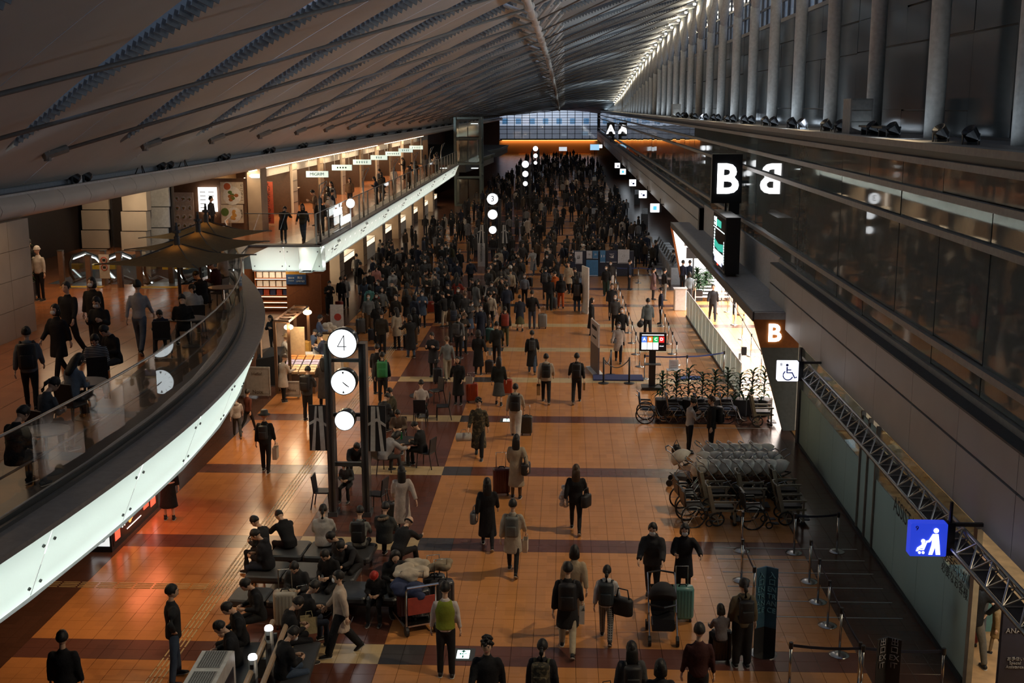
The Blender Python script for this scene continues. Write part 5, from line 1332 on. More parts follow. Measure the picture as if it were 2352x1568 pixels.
BOL = emis('bollard_glow', (1, 1, 1), 3.0); BOB = mat('bollard_silver', (.30, .31, .32), .4, .3)
for i, (u, v) in enumerate(((617, 1437), (580, 1503))):
    p = P(u, v, 1.15); t = thing('bollard_lamp', ('glowing top bollard at the far end of the rail bench', 'glowing top bollard nearest the white machine')[i], 'bollard', (p.x, p.y, 0))
    MB().tube([(0, 0, 0), (0, 0, 1.08)], .075, 14).build('body', BOB, t, True); MB().lathe([(.078, 1.08), (.078, 1.12), (.06, 1.15)], (0, 0, 0), 14).build('glow_cap', BOL, t); MB().box(-.03, .03, -.082, -.07, .92, 1.0).build('socket_plate', BLACK, t)
    MB().box(-.02, .05, -.08, -.072, .3, .85).build('label_strip', mat('label_grey', (.2, .2, .2), .5), t)
p, q = P(503, 1488, 1.6), P(446, 1590, 1.6); d = q-p; c = p+d.normalized()*.75
t = thing('air_purifier', 'white machine with perforated grilles on its sloping top', 'machine', (c.x, c.y, 0), math.atan2(d.y, d.x)+PI/2)
MB().prism([(-.75, 0), (.75, 0), (.75, 1.55), (.66, 1.6), (-.66, 1.6), (-.75, 1.55)], lambda a, b_, q: (q, a, b_), -.25, .25).build('body', mat('machine_white', (.50, .47, .44), .4), t)
PERF = mat('grille_grey', (.25, .24, .23), .6)
for y in (-.35, .35):
    g = MB().box(-.18, .18, y-.28, y+.28, 1.6, 1.612).build('grille', PERF, t); b = MB()
    for i in range(12):
        for j in range(9): b.box(-.17+j*.039, -.147+j*.039, y-.26+i*.045, y-.24+i*.045, 1.612, 1.616)
    stuff(b.build('perforations', INK, g))
MB().box(-.252, -.25, -.6, .6, .5, 1.4).build('side_panel', MATS['grille_grey'], t); MB().box(-.25, .25, .75, .76, .4, 1.3).build('screen', BLACK, t); MB().box(.25, .26, -.6, .6, .3, 1.35).build('side_screen', mat('screen_navy', (.03, .03, .05), .2), t)
# tables and chairs
CHB = mat('chair_black', (.018, .018, .02), .5)
ch0 = None
def chair(p, rz, lbl):
    global ch0
    if ch0 is None:
        ch0 = t = thing('cafe_chair', lbl, 'chair', p, rz, 'black chairs on the floor')
        MB().cbox((0, 0, .45), (.42, .42, .04), 0, None, .05).build('seat', CHB, t); MB().cbox((0, -.21, .68), (.40, .03, .42), 0, MX.Rotation(.12, 3, 'X')).build('backrest', CHB, t)
        for x in (-.19, .19):
            MB().tube([(x, .19, .44), (x*1.1, .22, 0)], .016, 6).build('leg', CHB, t); MB().tube([(x, -.24, .86), (x, -.19, .45), (x*1.1, -.27, 0)], .016, 6).build('leg', CHB, t)
        return t
    return dup(ch0, p, rz, lbl)
chair(P(1018, 962), PI*.55, 'empty black chair standing alone right of the white-shirted man')
chair(P(966, 975), 0, 'black chair under the man in the white shirt')
chair(P(742, 1165), -1.6, 'empty black chair left of the clock pillar')
chair(P(868, 1172), 1.3, 'empty black chair right of the clock pillar')
chair(P(875, 1085), -.9, 'black chair under the person in grey at the group table')
chair(P(980, 1072), 1.2, 'black chair under the person in black at the group table')
chair(P(918, 1025), PI, 'black chair under the man in the brown jacket')
chair(P(1002, 925), 2.2, 'empty black chair behind the white-shirted man')
def table(p, r, h, m, lbl, grp=None):
    t = thing('cafe_table', lbl, 'table', p, 0, grp); MB().lathe([(r*.97, h-.03), (r, h-.015), (r, h)], (0, 0, 0), 22).build('tabletop', m, t); MB().tube([(0, 0, .03), (0, 0, h-.02)], .03, 8).build('stem', SILV, t); MB().lathe([(.24, 0), (.24, .015), (.04, .04)], (0, 0, 0), 18).build('base', DGREY, t); return t
table(P(930, 1065), .45, .72, CHB, 'round black table with a green bottle on it'); table(P(968, 955), .4, .72, CHB, 'round black table before the man in white')
p = P(930, 1065); t = thing('bottle', 'green plastic bottle on the round black table', 'bottle', p+V((-.1, .1, .72))); MB().lathe([(.03, 0), (.033, .02), (.033, .14), (.014, .19), (.014, .22)], (0, 0, 0), 12).build('body', mat('bottle_green', (.02, .22, .06), .15), t, True); MB().lathe([(.016, .22), (.016, .24)], (0, 0, 0), 10).build('cap', WHITE, t)
# floor exit lights
for i, (u, v) in enumerate(((1064, 1503), (1164, 965))):
    t = thing('floor_exit_light', ('glowing green and white exit marker set in the floor, near', 'glowing white exit marker set in the floor, far')[i], 'floor light', P(u, v)); MB().box(-.22, .22, -.26, .26, 0, .006).build('frame', DGREY, t); MB().box(-.12, .12, -.17, .17, .006, .012).build('lit_panel', emis('exit_white', (.8, 1, .95), 1.8), t)
    b = MB().box(-.012, .012, .06, .15, .012, .016).box(-.012, .012, -.15, -.06, .012, .016).prism([(-.05, .1), (.05, .1), (0, .16)], lambda a, b_, q: (a, b_, q), .012, .016); b.build('arrow', mat('exit_green', (.0, .25, .2), .5), t); text('EXIT', .07, MATS['exit_green'], t, (0, 0, .014), (0, 0, 0))
# ================================================================ luggage trolley
tr = thing('luggage_trolley', 'steel luggage trolley with a red advert panel, loaded with cases and coats', 'trolley', P(950, 1432), math.radians(25))
for s in (-.3, .3):
    MB().tube([(s, -.45, .14), (s, .55, .14), (s, .62, .3)], .02, 6).build('base_tube', SILV, tr); MB().tube([(s, -.5, .12), (s, -.52, .95), (s*.95, -.62, 1.05)], .02, 6).build('upright', SILV, tr)
    MB().tube([(s-.03, -.5, .1), (s+.03, -.5, .1)], .1, 12).build('wheel', TYRE, tr)
MB().tube([(-.03, .6, .09), (.03, .6, .09)], .09, 12).build('wheel', TYRE, tr); MB().tube([(-.32, -.64, 1.06), (.32, -.64, 1.06)], .025, 8).build('push_bar', SILV, tr); MB().box(-.28, .28, -.56, -.53, .45, .8).build('advert_panel', mat('advert_red', (.36, .05, .03), .5), tr); MB().box(-.3, .3, -.45, .55, .15, .18).build('deck', SILV, tr)
# ================================================================ kiosk selling cakes
PW = mat('kiosk_white', (.42, .40, .37), .6); WDK = mat('kiosk_wood', (.12, .06, .03), .5)
YK = 40.6; a = PY(560, 912, YK); c = PY(641, 843, YK)
def kboard(x0, x1, y, h, lbl, tx, m=PW):
    t = thing('kiosk_board', lbl, 'sign', ((x0+x1)/2, y, 0)); w2 = x1-x0
    MB().box(-w2/2, w2/2, 0, .05, .06, h).build('panel', m, t); MB().box(-w2/2+.05, -w2/2+.1, -.1, .1, 0, .06).box(w2/2-.1, w2/2-.05, -.1, .1, 0, .06).build('foot', SILV, t)
    fr_ = MB(); k = .04
    for q in ((-w2/2+k, w2/2-k, h-.08, h-.07), (-w2/2+k, w2/2-k, .12, .13)): fr_.box(q[0], q[1], -.006, 0, q[2], q[3])
    fr_.box(-w2/2+k, -w2/2+k+.01, -.006, 0, .12, h-.07).box(w2/2-k-.01, w2/2-k, -.006, 0, .12, h-.07).build('border', mat('print_brown', (.10, .055, .03), .5), t)
    for s, sz, z in tx: text(s, sz, MATS['print_brown'], t, (0, -.008, z), FACE_CAM)
    return t
hB = c.z
kboard(a.x-.95, a.x+.02, YK, hB, 'white board printed Noix partly hidden by the curved balcony', (('Noix', .17, .2),))
kboard(a.x+.05, a.x+.98, YK, hB, 'white board printed Hello and Noix at the kiosk front', (('Hello!', .16, .86), ('Noix', .19, .2)))
kboard(PY(652, 900, YK-.05).x, PY(692, 900, YK).x, YK-.1, .62, 'low white board printed Noix below the cake display', (('Noix', .15, .3),))
t = kboard(-.45, .45, 0, 2.0, 'tall peach board printed Noix at the kiosk left side', (('Noix', .2, 1.0),), mat('board_peach', (.62, .42, .28), .6)); t.location = P(598, 880); t.rotation_euler.z = -1.15
b = MB(); [b.ball((-.25+.25*(k % 3), -.01, .45 if k < 3 else 1.5), (.09, .01, .11), 8, 5) for k in range(6)]; b.build('cake_print', mat('print_orange', (.45, .17, .06), .6), t)
t = thing('covered_trolley', 'trolley under a black cloth behind the kiosk boards', 'trolley', P(615, 890)+V((0, .55, 0)))
MB().add([(-.5, -.35, 0), (.5, -.35, 0), (.55, .35, 0), (-.5, .35, 0), (-.46, -.3, 1.0), (.42, -.28, 1.18), (.48, .3, 1.4), (-.42, .3, 1.25), (0, 0, 1.42)], [(0, 1, 5, 4), (1, 2, 6, 5), (2, 3, 7, 6), (3, 0, 4, 7), (4, 5, 8), (5, 6, 8), (6, 7, 8), (7, 4, 8)]).build('cloth', BLACK, t)
MB().box(-.52, .56, -.36, .36, 0, .05).build('hem', DGREY, t)
kx, ky = P(690, 900).x, 41.5
t = thing('display_table', 'sloping wooden display table of the cake kiosk', 'table', (kx-.05, ky+.5, 0)); MB().prism([(-.8, .68), (.8, 1.02), (.8, 0), (-.8, 0)], lambda a, b_, q: (q, a, b_), -.55, .65).build('body', WDK, t); MB().box(-.57, .67, -.84, -.8, .45, .7).build('front_board', mat('dark_brown', (.05, .022, .012), .6), t)
CK = [mat('cake_cream', (.62, .44, .26), .6), mat('cake_lilac', (.40, .34, .46), .6), mat('cake_orange', (.55, .22, .06), .6)]
for r in range(7):
    for q in range(4):
        m = CK[0] if r < 3 else (CK[1] if r < 5 else CK[2]); f = (r+.5)/7
        o = MB().cbox((0, 0, .05), (.26, .19, .10), 0, MX.Rotation(.21, 3, 'X')).cbox((0, 0, .102), (.12, .1, .01), 0, MX.Rotation(.21, 3, 'X')).build('cake_box', m); o.location = (kx-.46+q*.31, ky+.5-.72+r*.215, .685+.34*f+.03)
        tag(o, '%s cake box on the sloping display, row %s from the front, %s from left' % (('cream', 'lilac', 'orange')[CK.index(m)], ('one', 'two', 'three', 'four', 'five', 'six', 'seven')[r], ORD[q]), 'box', 'cake boxes on the display')
# pergola, lamps, cartons
pg = thing('wooden_pergola', 'brown wooden lattice canopy frame over the kiosk counter', 'pergola', (0, 0, 0))
A, B_, C_, D_ = PY(630, 737, 41.2), PY(662, 740, 41.2), PY(707, 704, 44.5), PY(676, 703, 44.5)
for p, q in ((A, B_), (B_, C_), (C_, D_), (D_, A)): MB().tube([p, q], .05, 4).build('beam', WDK, pg)
for i in range(1, 5): MB().tube([A+(D_-A)*i/5, B_+(C_-B_)*(i-.5)/5], .025, 4).build('lattice_bar', WDK, pg); MB().tube([A+(D_-A)*i/5, B_+(C_-B_)*(i+.5)/5], .025, 4).build('lattice_bar', WDK, pg)
for p in (A, B_, C_, D_): MB().box(p.x-.05, p.x+.05, p.y-.05, p.y+.05, 0, p.z).build('post', WDK, pg)
MB().box(A.x+.1, B_.x+.25, 42.6, 42.66, .9, 2.2).build('back_panel', mat('kiosk_tan', (.5, .33, .17), .6), pg)
GLW = emis('kiosk_lamp', (1, .78, .50), 10)
for i, (u, v, y) in enumerate(((706, 717, 44.5), (663, 751, 41.4))):
    p = PY(u, v, y); t = thing('globe_lamp', ('warm round lamp on the far kiosk post', 'warm round lamp on the near kiosk post')[i], 'lamp', p); MB().ball((0, 0, 0), (.17, .17, .1), 14, 8).build('globe', GLW, t, True); MB().tube([(-.2, 0, .02), (-.1, 0, 0)], .02, 6).build('arm', WDK, t)
    lamp('POINT', 'kiosk_light', (p.x+.1, p.y-.3, p.z+.05), None, 34, (1, .72, .42), .15)
lamp('AREA', 'kiosk_light', (kx+.2, ky+.6, 3.1), (kx, ky+.5, .8), 90, (1, .80, .58), .9)
CARD = mat('carton_brown', (.45, .30, .14), .7); CARO = mat('carton_orange', (.62, .32, .06), .6)
for i, (dx, dy, z, w2, h2, m) in enumerate(((.1, 3.6, 0, .6, .5, CARD), (.75, 3.7, 0, .62, .5, CARD), (.1, 3.6, .5, .6, .5, CARD), (.75, 3.7, .5, .6, .45, CARD), (.2, 3.6, 1.0, .5, .4, CARD), (-.5, 2.9, 0, .5, .45, CARO), (-.5, 2.9, .45, .5, .45, CARO), (-.45, 2.9, .9, .42, .4, CARO), (.9, 3.6, .95, .5, .35, CARD))):
    o = MB().cbox((0, 0, h2/2), (w2, .45, h2)).box(-.03, .03, -.226, -.224, h2*.2, h2*.8, 1).box(-w2/2, w2/2, -.02, .02, h2, h2+.003, 1).build('carton', [m, mat('carton_tape', (.30, .19, .08), .5)]); o.location = (kx+dx, ky+dy, z)
    tag(o, '%s carton behind the kiosk counter, %s of its stack, stack %s' % ('orange' if m is CARO else 'brown', ('bottom', 'middle', 'top')[0 if z < .1 else (1 if z < .8 else 2)], ('left', 'middle', 'right', 'left', 'middle', 'front', 'front', 'front', 'right')[i] if i not in (2, 3, 4, 8) else ('', '', 'left', 'right', 'left', '', '', '', 'right')[i]), 'box', 'cartons behind the kiosk')
t = thing('service_counter', 'pale kiosk service counter with till and terminal', 'counter', (kx+.35, ky+2.1, 0)); MB().box(-.7, .8, -.25, .3, 0, .95).build('body', mat('counter_cream', (.5, .44, .36), .5), t); MB().box(-.75, .85, -.3, .35, .95, .99).build('worktop', WHITE, t); MB().box(-.3, .1, -.05, .25, .99, 1.22).build('till', mat('till_grey', (.4, .4, .4), .5), t); MB().box(.3, .34, -.1, .2, .99, 1.35).build('screen', DGREY, t)
t = thing('table_banner', 'white upright kiosk banner with a red mark', 'banner', P(765, 800)+V((0, 1, 0))); MB().box(-.28, .3, 0, .04, .6, 1.75).build('panel', mat('banner_white', (.7, .62, .58), .6), t); MB().lathe([(.16, 0), (.16, .01)], (.05, -.005, 1.2), 16, 0, MX.Rotation(PI/2, 3, 'X')).build('emblem', RED, t); MB().tube([(0, .02, 0), (0, .02, .6)], .02, 6).build('stem', SILV, t)
t = thing('paper_bag_heap', 'heap of crumpled white carrier bags on kiosk table', 'bags', P(745, 815)+V((0, 1, 0))); MB().box(-.4, .4, -.3, .3, 0, .8).build('table_body', WDK, t)
b = MB(); [b.ball((rnd.uniform(-.3, .3), rnd.uniform(-.2, .2), .85+rnd.random()*.25), (.16, .13, .12), 7, 5) for k in range(12)]; stuff(b.build('bags', mat('bag_white', (.62, .56, .48), .6), t))
# sofas, laptop inside the glass room
t = thing('sofa', 'cream sofa inside the glass room', 'sofa', (8.7, 33.2, 0)); CRS = mat('sofa_cream', (.45, .36, .22), .7); MB().box(-.8, .8, -.4, .4, .12, .42).build('seat', CRS, t); MB().box(-.8, .8, .3, .5, .4, .85).build('backrest', CRS, t); MB().box(-.95, -.8, -.4, .5, .1, .6).box(.8, .95, -.4, .5, .1, .6).build('armrest', CRS, t); MB().box(-.9, .9, -.35, .45, 0, .1).build('base', DGREY, t)
p = PX(1950, 1035, 8.0); t = thing('desk', 'wooden desk inside the glass room', 'desk', (8.1, p.y, 0)); MB().box(-.5, .6, -.7, .7, .7, .74).build('desktop', mat('desk_wood', (.5, .30, .13), .5), t); MB().box(-.45, -.4, -.65, .65, 0, .7).box(.5, .55, -.65, .65, 0, .7).build('side_panel', MATS['desk_wood'], t)
t = thing('laptop', 'open white laptop on the desk in the glass room', 'laptop', (8.05, p.y+.1, .74), .3); MB().box(-.18, .18, -.25, .0, 0, .02).build('keyboard', WHITE, t); MB().cbox((0, .06, .14), (.36, .015, .26), 0, MX.Rotation(-.3, 3, 'X')).build('screen', emis('laptop_screen', (.5, .62, .68), .7), t)
t = thing('counter_box', 'teal cabinet with a pale paper inside the glass room', 'cabinet', (8.2, 22.6, 0)); MB().box(-.35, .35, -.5, .5, 0, 1.0).build('body', mat('cabinet_teal', (.10, .22, .21), .5), t); MB().box(-.15, .2, -.3, .25, 1.0, 1.01).build('paper', PAP, t)
# ================================================================ people
CLOTH = mat('cloth', (.5, .5, .5), .85, objcol=True, noise=.16, ns=7, bump=.35, bs=26, spec=.25)
HAIRM = mat('hair', (.5, .5, .5), .5, objcol=True, noise=.3, ns=30, bump=.3, bs=80, spec=.4)
SKIN = mat('skin', (.60, .38, .26), .55, noise=.04)
EYE = mat('eye_dark', (.015, .01, .008), .3); LIP = mat('lip', (.36, .13, .10), .5)
LEATH = mat('bag_cloth', (.5, .5, .5), .55, objcol=True, noise=.12, ns=9, bump=.2, bs=40, spec=.35)
HARD = mat('hard_shell', (.5, .5, .5), .3, objcol=True, noise=.05, ns=5, spec=.5)
MASKM = mat('mask_white', (.62, .63, .65), .8)
def tint(o, c): o.color = (*c, 1); return o
def pattern_mat(name, kind):
    m = mat(name, (.5, .5, .5), .85); nt = m.node_tree; N = nt.nodes; L = nt.links; b = N['Principled BSDF']
    tc = N.new('ShaderNodeTexCoord')
    def wave(d, s):
        w = N.new('ShaderNodeTexWave'); w.bands_direction = d; w.inputs['Scale'].default_value = s; L.new(tc.outputs['Object'], w.inputs['Vector'])
        r = N.new('ShaderNodeMath'); r.operation = 'GREATER_THAN'; r.inputs[1].default_value = .62; L.new(w.outputs['Fac'], r.inputs[0]); return r
    mx = N.new('ShaderNodeMix'); mx.data_type = 'RGBA'
    if kind == 'stripe': f = wave('Z', 9); cols = ((.02, .02, .025), (.45, .45, .45)); L.new(f.outputs[0], mx.inputs['Factor'])
    elif kind == 'plaid':
        f = wave('Z', 7); g = wave('X', 7); a = N.new('ShaderNodeMath'); a.operation = 'MAXIMUM'; L.new(f.outputs[0], a.inputs[0]); L.new(g.outputs[0], a.inputs[1]); cols = ((.02, .02, .022), (.22, .22, .22)); L.new(a.outputs[0], mx.inputs['Factor'])
    else:
        n = N.new('ShaderNodeTexNoise'); n.inputs['Scale'].default_value = 14; n.inputs['Detail'].default_value = 4; L.new(tc.outputs['Object'], n.inputs['Vector'])
        r = N.new('ShaderNodeMath'); r.operation = 'GREATER_THAN'; r.inputs[1].default_value = .54; L.new(n.outputs['Fac'], r.inputs[0]); cols = ((.028, .024, .014), (.11, .085, .045)); L.new(r.outputs[0], mx.inputs['Factor'])
    mx.inputs['A'].default_value = (*cols[0], 1); mx.inputs['B'].default_value = (*cols[1], 1); L.new(mx.outputs['Result'], b.inputs['Base Color']); return m
PAT = {k: pattern_mat('cloth_'+k, k) for k in ('stripe', 'plaid', 'camo')}
# ---- poses: joints of a 1.70 m figure facing +Y, feet at z = 0
def rotx(v, a): return V((v[0], v[1]*math.cos(a)-v[2]*math.sin(a), v[1]*math.sin(a)+v[2]*math.cos(a)))
def leg(hip, a, k, out=0.0):
    # a: thigh forward angle, k: knee bend
    th = V((out, math.sin(a)*.42, -math.cos(a)*.42)); sh = V((out*.4, math.sin(a-k)*.41, -math.cos(a-k)*.41))
    kn = hip+th; an = kn+sh; return kn, an
def arm(sh, s, fwd, out, bend, inw=0.0):
    u = V((s*math.sin(out)*.28, math.sin(fwd)*.28, -math.cos(fwd)*math.cos(out)*.28)); el = sh+u
    f = fwd+bend; w2 = V((s*(math.sin(out)-inw)*.25, math.sin(f)*.25, -math.cos(f)*.25)); w2 = w2.normalized()*.25
    return el, el+w2
POSES = {}
def pose(name, legs=((0, 0), (0, 0)), arms=((0, .12, .15, 0), (0, .12, .15, 0)), lean=0.0, head=0.0, drop=0.0, turn=0.0):
    J = {}
    hipz = .90-drop; J['pel'] = V((0, 0, hipz))
    def up(x, y, z):
        p = rotx((x, y, z-.90), -lean); return p+V((0, 0, hipz))
    J['waist'] = up(0, .01, 1.06); J['chest'] = up(0, 0, 1.26); J['neck'] = up(0, -.01, 1.44)
    hd = rotx((0, .02, .155), -head); J['head'] = J['neck']+rotx(hd, -lean); J['hrot'] = -(lean+head)
    for i, s in ((0, -1), (1, 1)):
        sh = up(s*.185, 0, 1.385); J['sh%d' % i] = sh
        J['el%d' % i], J['wr%d' % i] = arm(sh, s, *arms[i])
        hp = V((s*.085, 0, hipz-.02)); J['hp%d' % i] = hp
        J['kn%d' % i], J['an%d' % i] = leg(hp, legs[i][0], legs[i][1], s*(legs[i][2] if len(legs[i]) > 2 else .015))
    mz_ = min(J['an0'].z, J['an1'].z)-.075
    J['shift'] = -mz_; J['seated'] = legs[0][0] > 1.2
    POSES[name] = J
pose('stand', ((.03, .03), (-.03, .02)), ((.05, .14, .15, 0), (-.03, .14, .2, 0)))
pose('wide', ((.12, .04, .09), (-.10, .05, .09)), ((.0, .2, .3, .1), (-.35, .62, .75, 1.25)))
pose('walk', ((.38, .10), (-.28, .38)), ((-.32, .14, .25, 0), (.35, .14, .35, 0)))
pose('walk2', ((-.26, .42), (.36, .08)), ((.30, .16, .4, 0), (-.34, .14, .2, 0)))
pose('step', ((.22, .12), (-.16, .3)), ((-.15, .13, .15, 0), (.12, .13, .2, 0)), .04)
pose('phone', ((.05, .05), (-.05, .05)), ((.25, .16, 1.75, .45), (.3, .16, 1.7, .45)), .05, .35)
pose('pull', ((.32, .1), (-.25, .35)), ((.2, .12, .3, 0), (-.62, .18, .05, 0)), .05)
pose('pullstand', ((.04, .04), (-.04, .04)), ((.1, .12, .6, .2), (-.40, .30, .05, 0)))
pose('push', ((.30, .1), (-.22, .3)), ((.62, .12, .55, .05), (.62, .12, .55, .05)), .12, .1)
pose('arms', ((.1, .05), (-.06, .06)), ((.55, .5, 1.0, .4), (.4, .2, 1.3, .4)), .08, .15)
pose('reach', ((.1, .05), (-.06, .06)), ((.5, .75, .2, -.5), (.3, .2, 1.2, .3)), .03, .1)
pose('bend', ((.18, .12), (-.02, .1)), ((.95, .2, .4, .2), (.85, .2, .5, .2)), .62, .2)
pose('sit', ((1.5, 1.5, .05), (1.45, 1.5, .05)), ((.45, .12, .9, .2), (.4, .12, 1.0, .25)), .10, .2, .44)
pose('sitphone', ((1.5, 1.5, .05), (1.45, 1.45, .04)), ((.12, .16, 1.45, .75), (.12, .16, 1.45, .75)), .2, .5, .44)
pose('sitlean', ((1.45, 1.5, .1), (1.5, 1.4, .1)), ((.75, .2, .7, .4), (.75, .2, .7, .4)), .62, .35, .44)
VOX = .026
def remesh(b, name, vox=VOX, it=2):
    me = b.mesh(name+'_tmp', []); o = bpy.data.objects.new('tmp', me); COL.objects.link(o)
    r = o.modifiers.new('r', 'REMESH'); r.mode = 'VOXEL'; r.voxel_size = vox; r.use_smooth_shade = True
    if it: s_ = o.modifiers.new('s', 'SMOOTH'); s_.iterations = it; s_.factor = .5
    dg = bpy.context.evaluated_depsgraph_get(); dg.update()
    out = bpy.data.meshes.new_from_object(o.evaluated_get(dg)); out.name = name
    bpy.data.objects.remove(o); bpy.data.meshes.remove(me)
    return out
HEADM = {}
def head_parts():
    def face(q, p):
        x, y, z = q
        if p.y > .2:
            k = max(0, 1-abs(p.x)/.32)*max(0, 1-abs(p.z+.12)/.36); y += .024*k                                # nose
            y -= .010*max(0, 1-abs(abs(p.x)-.36)/.22)*max(0, 1-abs(p.z-.06)/.2)                              # eye hollows
            y += .008*max(0, 1-abs(p.z-.26)/.16)*max(0, 1-abs(p.x)/.8)                                       # brow
            y += .008*max(0, 1-abs(p.x)/.5)*max(0, 1-abs(p.z+.62)/.25)                                       # chin
        if p.z < -.1: x *= 1-.30*min(1, (-p.z-.1)/.9); y = y*(1-.10*min(1, (-p.z-.1)/.9))+.012*min(1, (-p.z-.1)/.9)
        return V((x, y, z))
    b = MB(); b.ball((0, 0, 0), (.076, .096, .118), 18, 14, 0, None, face)
    for s in (-1, 1):
        b.ball((s*.029, .087, .006), (.011, .007, .008), 8, 5, 1); b.ball((s*.078, -.008, -.006), (.010, .022, .032), 8, 6, 0)
        b.cbox((s*.030, .094, .028), (.032, .006, .006), 1)
    b.ball((0, .094, -.058), (.024, .008, .008), 10, 5, 2); return b
HEADB = head_parts()
def hand(b, wr, d, s, side):
    # palm with five separate, curled fingers; d: forearm direction, s: -1 left, 1 right
    d = d.normalized(); f = V((0, 1, 0)) if abs(d.y) < .7 else V((0, 0, 1))
    n = (f-d*f.dot(d)).normalized(); x = d.cross(n).normalized()
    c = wr+d*.045
    b.tube([wr-d*.02, wr+d*.02, wr+d*.055, wr+d*.085], [(.026, .020), (.034, .018), (.040, .016), (.036, .013)], 8, 0, True, x)
    for k, (o, ln) in enumerate(((-.028, .060), (-.010, .072), (.009, .068), (.027, .052))):
        p0 = wr+d*.078+n*o; q = x*side
        b.tube([p0, p0+d*ln*.45+q*.006, p0+d*ln*.8+q*.022, p0+d*ln*.9+q*.040], [.0088, .0082, .0075, .005], 6)
    p0 = wr+d*.03-n*.030; q = x*side
    b.tube([p0, p0+d*.025-n*.024+q*.01, p0+d*.055-n*.026+q*.022, p0+d*.07-n*.02+q*.028], [.012, .0105, .009, .006], 6)
def lift(J, p): return p+V((0, 0, J['shift']))
CACHE = {}
def get_body(pn):
    k = ('body', pn)
    if k in CACHE: return CACHE[k]
    J = POSES[pn]; g = lambda n: lift(J, J[n]); b = MB()
    b.tube([g('pel')-V((0, 0, .06)), g('pel'), g('waist'), g('chest'), g('neck')-V((0, 0, .03))], [(.12, .09), (.14, .10), (.115, .085), (.145, .10), (.07, .065)], 12, 0, True, (0, 1, 0))
    nk = g('neck'); hd = g('head'); b.tube([nk-V((0, 0, .08)), nk, hd], [.062, .054, .05], 10)
    for i in (0, 1):
        s_ = g('sh%d' % i)+V(((.03, 0, -.04) if i == 0 else (-.03, 0, -.04))); b.tube([g('chest')*.5+s_*.5, s_, g('el%d' % i), g('wr%d' % i)], [.055, .045, .036, .027], 10); b.ball(g('el%d' % i), .04, 8, 6)
        b.tube([g('pel'), g('hp%d' % i), g('kn%d' % i), g('an%d' % i)], [.09, .082, .055, .038], 10); b.ball(g('kn%d' % i), .055, 8, 6)
    me = remesh(b, 'person', .03, 1)
    out = MB(); out.add([v.co.copy() for v in me.vertices], [tuple(p.vertices) for p in me.polygons]); bpy.data.meshes.remove(me)
    R = MX.Rotation(J['hrot'], 3, 'X'); c = hd+R @ V((0, .012, .045))
    off = len(out.v); out.v += [tuple(c+R @ (V(p)*1.09)) for p in HEADB.v]; out.f += [tuple(q+off for q in f) for f in HEADB.f]; out.m += HEADB.m
    for i, s in ((0, 1), (1, -1)): hand(out, g('wr%d' % i), g('wr%d' % i)-g('el%d' % i), 1, s)
    me = out.mesh('person', [SKIN, EYE, LIP], True); J['hc'] = c; J['R'] = R
    CACHE[k] = me; return me
def get_top(pn, kind):
    k = ('top', pn, kind)
    if k in CACHE: return CACHE[k]
    J = POSES[pn]; g = lambda n: lift(J, J[n]); b = MB()
    puff = {'jacket': 1.12, 'shirt': 1.0, 'puffer': 1.28, 'coat': 1.14, 'long': 1.14, 'hoodie': 1.12}[kind]
    hem = {'jacket': -.10, 'shirt': -.04, 'puffer': -.08, 'coat': -.36, 'long': -.58, 'hoodie': -.07}[kind]
    pel = g('pel'); pts = []; rad = []
    if J['seated']: hem = max(hem, -.10)
    dn = V((0, 0, 1))
    if hem < -.2:
        fl = 1.32 if kind == 'long' else 1.22
        pts += [pel+V((0, 0, hem)), pel+V((0, 0, hem*.5))]; rad += [(.175*fl, .15*fl), (.178*1.15, .14*1.18)]
    else: pts += [pel+V((0, 0, hem))]; rad += [(.158*puff, .125*puff)]
    pts += [pel+V((0, 0, .04)), g('waist'), g('chest'), g('chest')*.45+g('neck')*.55, g('neck')*.8+g('chest')*.2, g('neck')+V((0, 0, .0)), g('neck')+V((0, 0, .04))]
    rad += [(.158*puff, .122*puff), (.15*puff, .115*puff), (.182*puff, .125*puff), (.158*min(puff, 1.12), .105*puff), (.112, .09), (.078, .074), (.07, .068)]
    b.tube(pts, rad, 16, 0, True, (0, 1, 0))
    sw = .058*puff if kind != 'shirt' else .052
    for i, s in ((0, -1), (1, 1)):
        sh, el, wr = g('sh%d' % i), g('el%d' % i), g('wr%d' % i); ch = g('chest')
        b.tube([ch*.45+sh*.55+V((0, 0, -.005)), sh+V((-s*.016, 0, -.028)), sh*.5+el*.5, el, wr*.88+el*.12], [.075*min(1.1, puff), sw*1.22, sw*1.08, sw*.98, sw*.78], 12)
        b.ball(sh+V((-s*.018, 0, -.03)), sw*1.18, 10, 7); b.ball(el, sw*.99, 9, 7)
    if kind in ('hoodie', 'puffer'):
        n_ = g('neck'); b.ball(n_+V((0, -.075, .0)), (.105, .06, .075), 12, 8); b.tube([n_+V((.09*math.cos(a), .075*math.sin(a)-.01, .025+.02*math.sin(-a))) for a in np.arange(0, 6.2, .5)], .026, 6, 0, False, (0, 0, 1), True)
    me = remesh(b, 'top', VOX, 2); me.materials.append(CLOTH); CACHE[k] = me; return me
